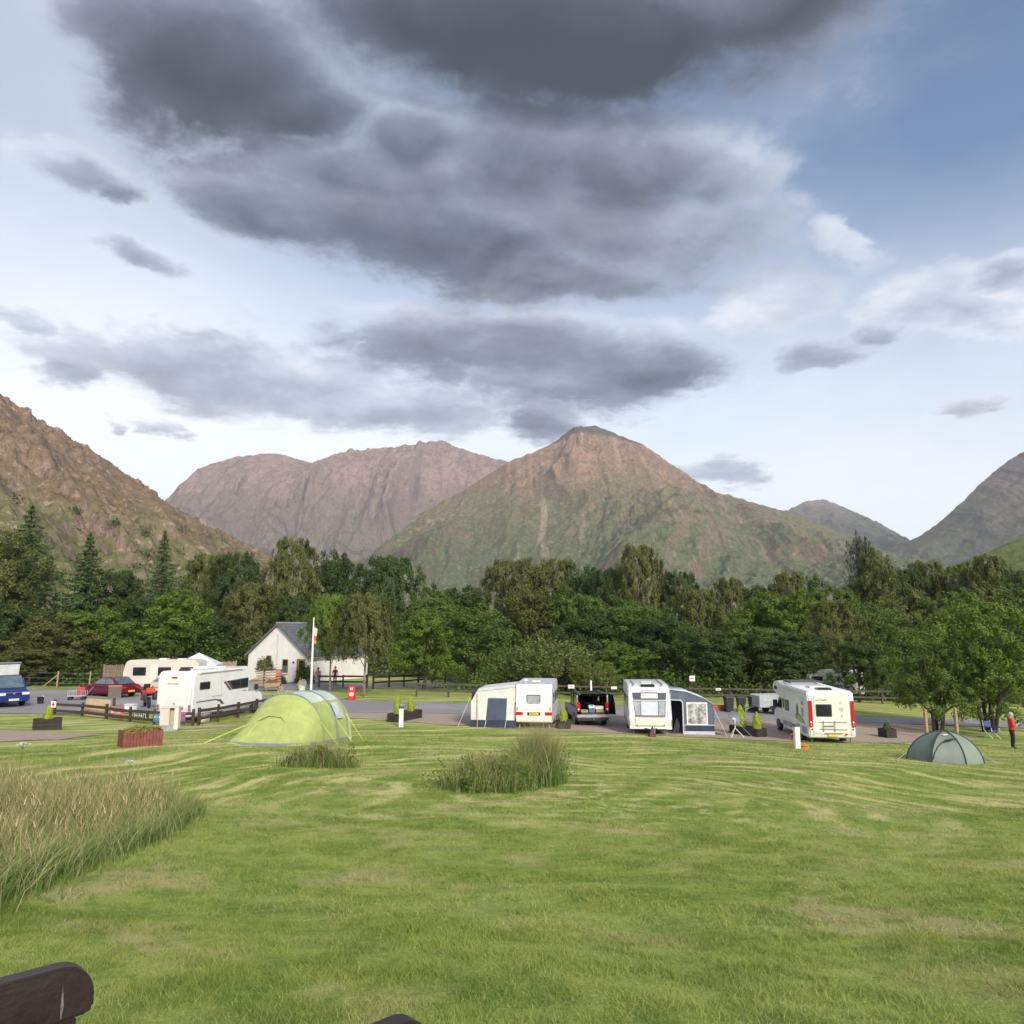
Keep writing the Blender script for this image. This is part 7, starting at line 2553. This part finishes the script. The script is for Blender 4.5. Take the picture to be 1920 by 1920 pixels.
def blades(name, X, Y, H, W, lean, seg, material, seed, Z=None, curl=.5):
    """upright tapering blades; lean is how far the tip swings sideways as a share of the height"""
    rng = np.random.RandomState(seed)
    n = len(X)
    Z = gz(X, Y) if Z is None else Z
    a = rng.rand(n) * 6.283
    L = lean * (.3 + rng.rand(n)) * H
    dx, dy = np.cos(a) * L, np.sin(a) * L
    b = rng.rand(n) * 6.283
    bx, by = np.cos(b), np.sin(b)
    rings = []
    tv = []
    for k in range(seg):
        f = k / seg
        w = W * (1 - f * .75) * .5
        cx, cy, cz = X + dx * f ** 2, Y + dy * f ** 2, Z + H * (f - curl * lean * .35 * f * f) - .005
        rings.append(np.stack([cx - bx * w, cy - by * w, cz], 1))
        rings.append(np.stack([cx + bx * w, cy + by * w, cz], 1))
        tv += [f, f]
    rings.append(np.stack([X + dx, Y + dy, Z + H * (1 - curl * lean * .35)], 1))
    tv.append(1.0)
    m = len(rings)
    P = np.stack(rings, 1).reshape(-1, 3)
    base = np.arange(n)[:, None] * m
    loops, tot = [], []
    for k in range(seg - 1):
        loops.append(base + np.array([[2 * k, 2 * k + 1, 2 * k + 3, 2 * k + 2]]))
        tot.append(4)
    loops.append(base + np.array([[2 * seg - 2, 2 * seg - 1, 2 * seg]]))
    tot.append(3)
    Lp = np.concatenate(loops, 1).ravel()
    T = np.tile(tot, n)
    me = bpy.data.meshes.new(name)
    me.vertices.add(len(P))
    me.vertices.foreach_set('co', P.ravel())
    me.loops.add(len(Lp))
    me.loops.foreach_set('vertex_index', Lp)
    me.polygons.add(len(T))
    me.polygons.foreach_set('loop_start', np.concatenate([[0], np.cumsum(T)[:-1]]))
    me.polygons.foreach_set('loop_total', T)
    me.update(calc_edges=True)
    for nm, v in (('blade_rnd', np.repeat(rng.rand(n), m)), ('blade_t', np.tile(tv, n))):
        at = me.attributes.new(nm, 'FLOAT', 'POINT')
        at.data.foreach_set('value', v.astype(np.float32))
    me.materials.append(material)
    return tag(link(bpy.data.objects.new(name, me)), kind='stuff')


M_BLADE = blade_material('lawn_blades', True)


def fan(n, d0, d1, rng, half=.74):
    """points in the field between two distances ahead, spread evenly over the area"""
    y = np.sqrt(d0 ** 2 + (d1 ** 2 - d0 ** 2) * rng.rand(n))
    x = (rng.rand(n) * 2 - 1) * (half * y + .8)
    return x, y


def lawn_blades():
    rng = np.random.RandomState(77)
    for i, (n, d0, d1, h, w) in enumerate(((190000, 2.2, 7, .036, .0046), (190000, 7, 14, .038, .008), (130000, 14, 27, .042, .016), (70000, 27, 40, .05, .028))):
        x, y = fan(n, d0, d1, rng)
        if d1 > 30:
            edge = np.interp(x, [-40, -18, -11, -2.4, 7, 14, 20, 26], [30, 33, 40, 43.2, 40.8, 38.8, 39.2, 41.5])
            ok = (y < edge) & ~((x < -17.5) & (y < 38))
            x, y = x[ok], y[ok]
        clump = .35 + 1.5 * (fbm(x * 2.2, y * 2.2, 4) + .4)
        H = h * np.clip(clump, .35, 1.7) * (.5 + rng.rand(len(x)))
        blades('lawn_grass', x, y, H, w * (.7 + .6 * rng.rand(len(x))), 1.15, 1 if d0 > 6 else 2, M_BLADE, 80 + i)


lawn_blades()

M_TALL = blade_material('tall_dry_grass', False, ((.11, .185, .03), (.46, .39, .19), (.40, .30, .155)))
M_WEED = blade_material('weed_grass', False, ((.12, .19, .04), (.30, .33, .12), (.52, .46, .26)))


def in_poly(x, y, poly):
    ok = np.zeros(len(x), bool)
    n = len(poly)
    for i in range(n):
        (x0, y0), (x1, y1) = poly[i], poly[(i + 1) % n]
        c = ((y0 > y) != (y1 > y)) & (x < (x1 - x0) * (y - y0) / (y1 - y0 + 1e-9) + x0)
        ok ^= c
    return ok


def tall_grass():
    rng = np.random.RandomState(5)
    poly = [(-4.45, 6.0), (-4.85, 8.2), (-5.25, 10.3), (-5.65, 12.3), (-6.05, 14.2), (-6.3, 15.4), (-7.3, 16.4), (-10, 16.8), (-15, 16.5), (-15, 5.5)]
    x, y = rng.uniform(-15, -4, 62000), rng.uniform(5.5, 17.5, 62000)
    ok = in_poly(x, y, poly)
    x, y = x[ok], y[ok]
    H = .80 * (.2 + .85 * rng.rand(len(x)) ** 1.1) * (.9 + .9 * fbm(x * .9, y * .9, 4))
    blades('tall_grass', x, y, np.maximum(H, .2), (.005 + .005 * rng.rand(len(x))) * np.clip(y / 9, .8, 1.8), .45, 4, M_TALL, 6)
    # seed heads: short wide tan tops on the tallest stems
    k = rng.rand(len(x)) < .1
    blades('grass_seed_heads', x[k], y[k], np.full(k.sum(), .13), np.full(k.sum(), .014), .6, 2, mat('seed_heads', (.46, .36, .21), .9, var=.35, scale=8), 7, Z=gz(x[k], y[k]) + np.maximum(H[k], .3) * .86)
    # leaning green fringe at the mown edge
    t = rng.rand(5200)
    e = np.array(poly[:6])
    s = t * 4.999
    i = s.astype(int)
    f = (s - i)[:, None]
    p = e[i] * (1 - f) + e[i + 1] * f + rng.normal(size=(len(t), 2)) * .16
    blades('grass_fringe', p[:, 0], p[:, 1], .35 * (.5 + rng.rand(len(t))), np.full(len(t), .011), .8, 3, M_WEED, 8)


tall_grass()


def tuft(name, cx, cy, ax, ay, rot, n, h, seed, peak=None):
    rng = np.random.RandomState(seed)
    d = rng.normal(size=(n, 2)) * .45
    d = d[np.hypot(d[:, 0], d[:, 1]) < 1.05]
    c, s = math.cos(rot), math.sin(rot)
    x = cx + d[:, 0] * ax * c - d[:, 1] * ay * s
    y = cy + d[:, 0] * ax * s + d[:, 1] * ay * c
    H = h * (.3 + .8 * rng.rand(len(x))) * (1.1 - .5 * np.hypot(d[:, 0], d[:, 1])) * (1 + .5 * np.sin(d[:, 0] * 9 + seed) * np.cos(d[:, 1] * 7))
    if peak is not None:
        H *= 1 + peak * np.exp(-((d[:, 0] - .6) / .28) ** 2) - .25 * np.exp(-((d[:, 0] + .1) / .2) ** 2)
    return blades(name, x, y, H, .012 + .012 * rng.rand(len(x)), .5, 3, M_WEED, seed)


def stalks(cx, cy, ax, ay, rot, n, h, seed):
    """thin tall flowering stalks above the clump"""
    rng = np.random.RandomState(seed)
    d = rng.normal(size=(n, 2)) * .42
    c, s = math.cos(rot), math.sin(rot)
    x = cx + d[:, 0] * ax * c - d[:, 1] * ay * s
    y = cy + d[:, 0] * ax * s + d[:, 1] * ay * c
    blades('weed_stalks', x, y, h * (.5 + .6 * rng.rand(n)), np.full(n, .012), .28, 3, M_TALL, seed)


def weed_leaves(cx, cy, ax, ay, rot, n, h, seed, tone, peak=0.0, clumps=40):
    """broad leaves on leafy stems, gathered into bunches"""
    rng = np.random.RandomState(seed)
    d0 = rng.normal(size=(clumps, 2)) * .42
    h0 = h * (.45 + .6 * rng.rand(clumps)) * (1 + peak * np.exp(-((d0[:, 0] - .6) / .3) ** 2))
    i = rng.randint(clumps, size=n)
    f = rng.rand(n) ** .8
    d = d0[i] + rng.normal(size=(n, 2)) * .07 * (1.2 - .5 * f[:, None])
    c, s = math.cos(rot), math.sin(rot)
    x = cx + d[:, 0] * ax * c - d[:, 1] * ay * s
    y = cy + d[:, 0] * ax * s + d[:, 1] * ay * c
    z = gz(x, y) + h0[i] * f
    me = leaf_mesh('weed_leaves', np.stack([x, y, z], 1), rng.normal(size=(n, 3)) + np.array([0, -.3, .6]), .085 * (.5 + .9 * rng.rand(n)), .42, LEAF[tone], np.clip(.5 * rng.rand(n) + .5 * rng.rand(clumps)[i], 0, 1), rng)
    tag(link(bpy.data.objects.new('weed_leaves', me)), kind='stuff')


tuft('weed_clump', -.15, 21.2, 2.15, 1.1, R(48), 7500, .95, 11, 1.0)
tuft('weed_clump', -6.0, 24.1, 1.25, .75, R(8), 2600, .6, 12, .25)
weed_leaves(-.15, 21.2, 2.2, 1.1, R(48), 4500, .85, 14, 'bright', .6, 90)
weed_leaves(-.6, 20.6, 1.7, .9, R(48), 1800, .6, 16, 'willow', 0, 40)
weed_leaves(-6.0, 24.2, 1.2, .7, R(8), 1800, .6, 15, 'olive', .4, 30)
stalks(.85, 22.4, .7, .55, R(48), 1500, 1.75, 17)
stalks(-.6, 20.8, 1.6, .9, R(48), 1300, 1.0, 18)
stalks(-6.0, 24.1, 1.2, .7, R(8), 420, 1.0, 19)


def umbel(x, y, h, label):
    t = thing('umbel_flower', (x, y, gzf(x, y)), 0, label, 'flower', 'white umbel flowers')
    tube('stem', [(0, 0, 0), (.03, .0, h * .6), (.05, .02, h)], [.008, .006, .004], M_PLANT, t, 5)
    rng = np.random.RandomState(int(h * 100))
    n = 60
    a, r = rng.rand(n) * 6.283, .14 * rng.rand(n) ** .5
    C = np.stack([.05 + r * np.cos(a), .02 + r * np.sin(a), h + .05 - r * .3 + .02 * rng.rand(n)], 1)
    o = link(bpy.data.objects.new('flower_head', leaf_mesh('flower_head', C, np.tile([0, -.4, 1.0], (n, 1)) + rng.normal(size=(n, 3)) * .3, .04 * (.6 + rng.rand(n)), .8, LEAF['whiteflower'], rng.rand(n), rng)))
    o.parent = t
    for k in range(6):
        tube('ray', [(.045, .02, h * .93), (.05 + .1 * math.cos(k), .02 + .1 * math.sin(k), h + .03)], .003, M_PLANT, t, 4)


umbel(-10.55, 16.6, 1.02, "white umbel flower rising from the tall dry grass, right of a shorter one")
umbel(-11.1, 16.4, .9, "shorter white umbel flower at the left in the tall dry grass")
umbel(-10.2, 20.6, .45, "low white umbel flower alone on the mown lawn below the slatted planter")


# ------------------------------------------------------------------ valley haze
def haze():
    V = [(x, y, z) for z in (-12, 830) for y in (-220, 5200) for x in (-4200, 4200)]
    F = [(0, 2, 3, 1), (4, 5, 7, 6), (0, 1, 5, 4), (2, 6, 7, 3), (0, 4, 6, 2), (1, 3, 7, 5)]
    m = bpy.data.materials.new('haze')
    m.use_nodes = True
    nt = m.node_tree
    nt.nodes.clear()
    out = nt.nodes.new('ShaderNodeOutputMaterial')
    v = N(nt, 'ShaderNodeVolumePrincipled', {'Color': (.78, .87, 1.0, 1), 'Density': HAZE, 'Anisotropy': .0})
    nt.links.new(v.outputs[0], out.inputs['Volume'])
    tag(mesh_from('haze', V, F, m), kind='stuff')


HAZE = 7.5e-5
haze()
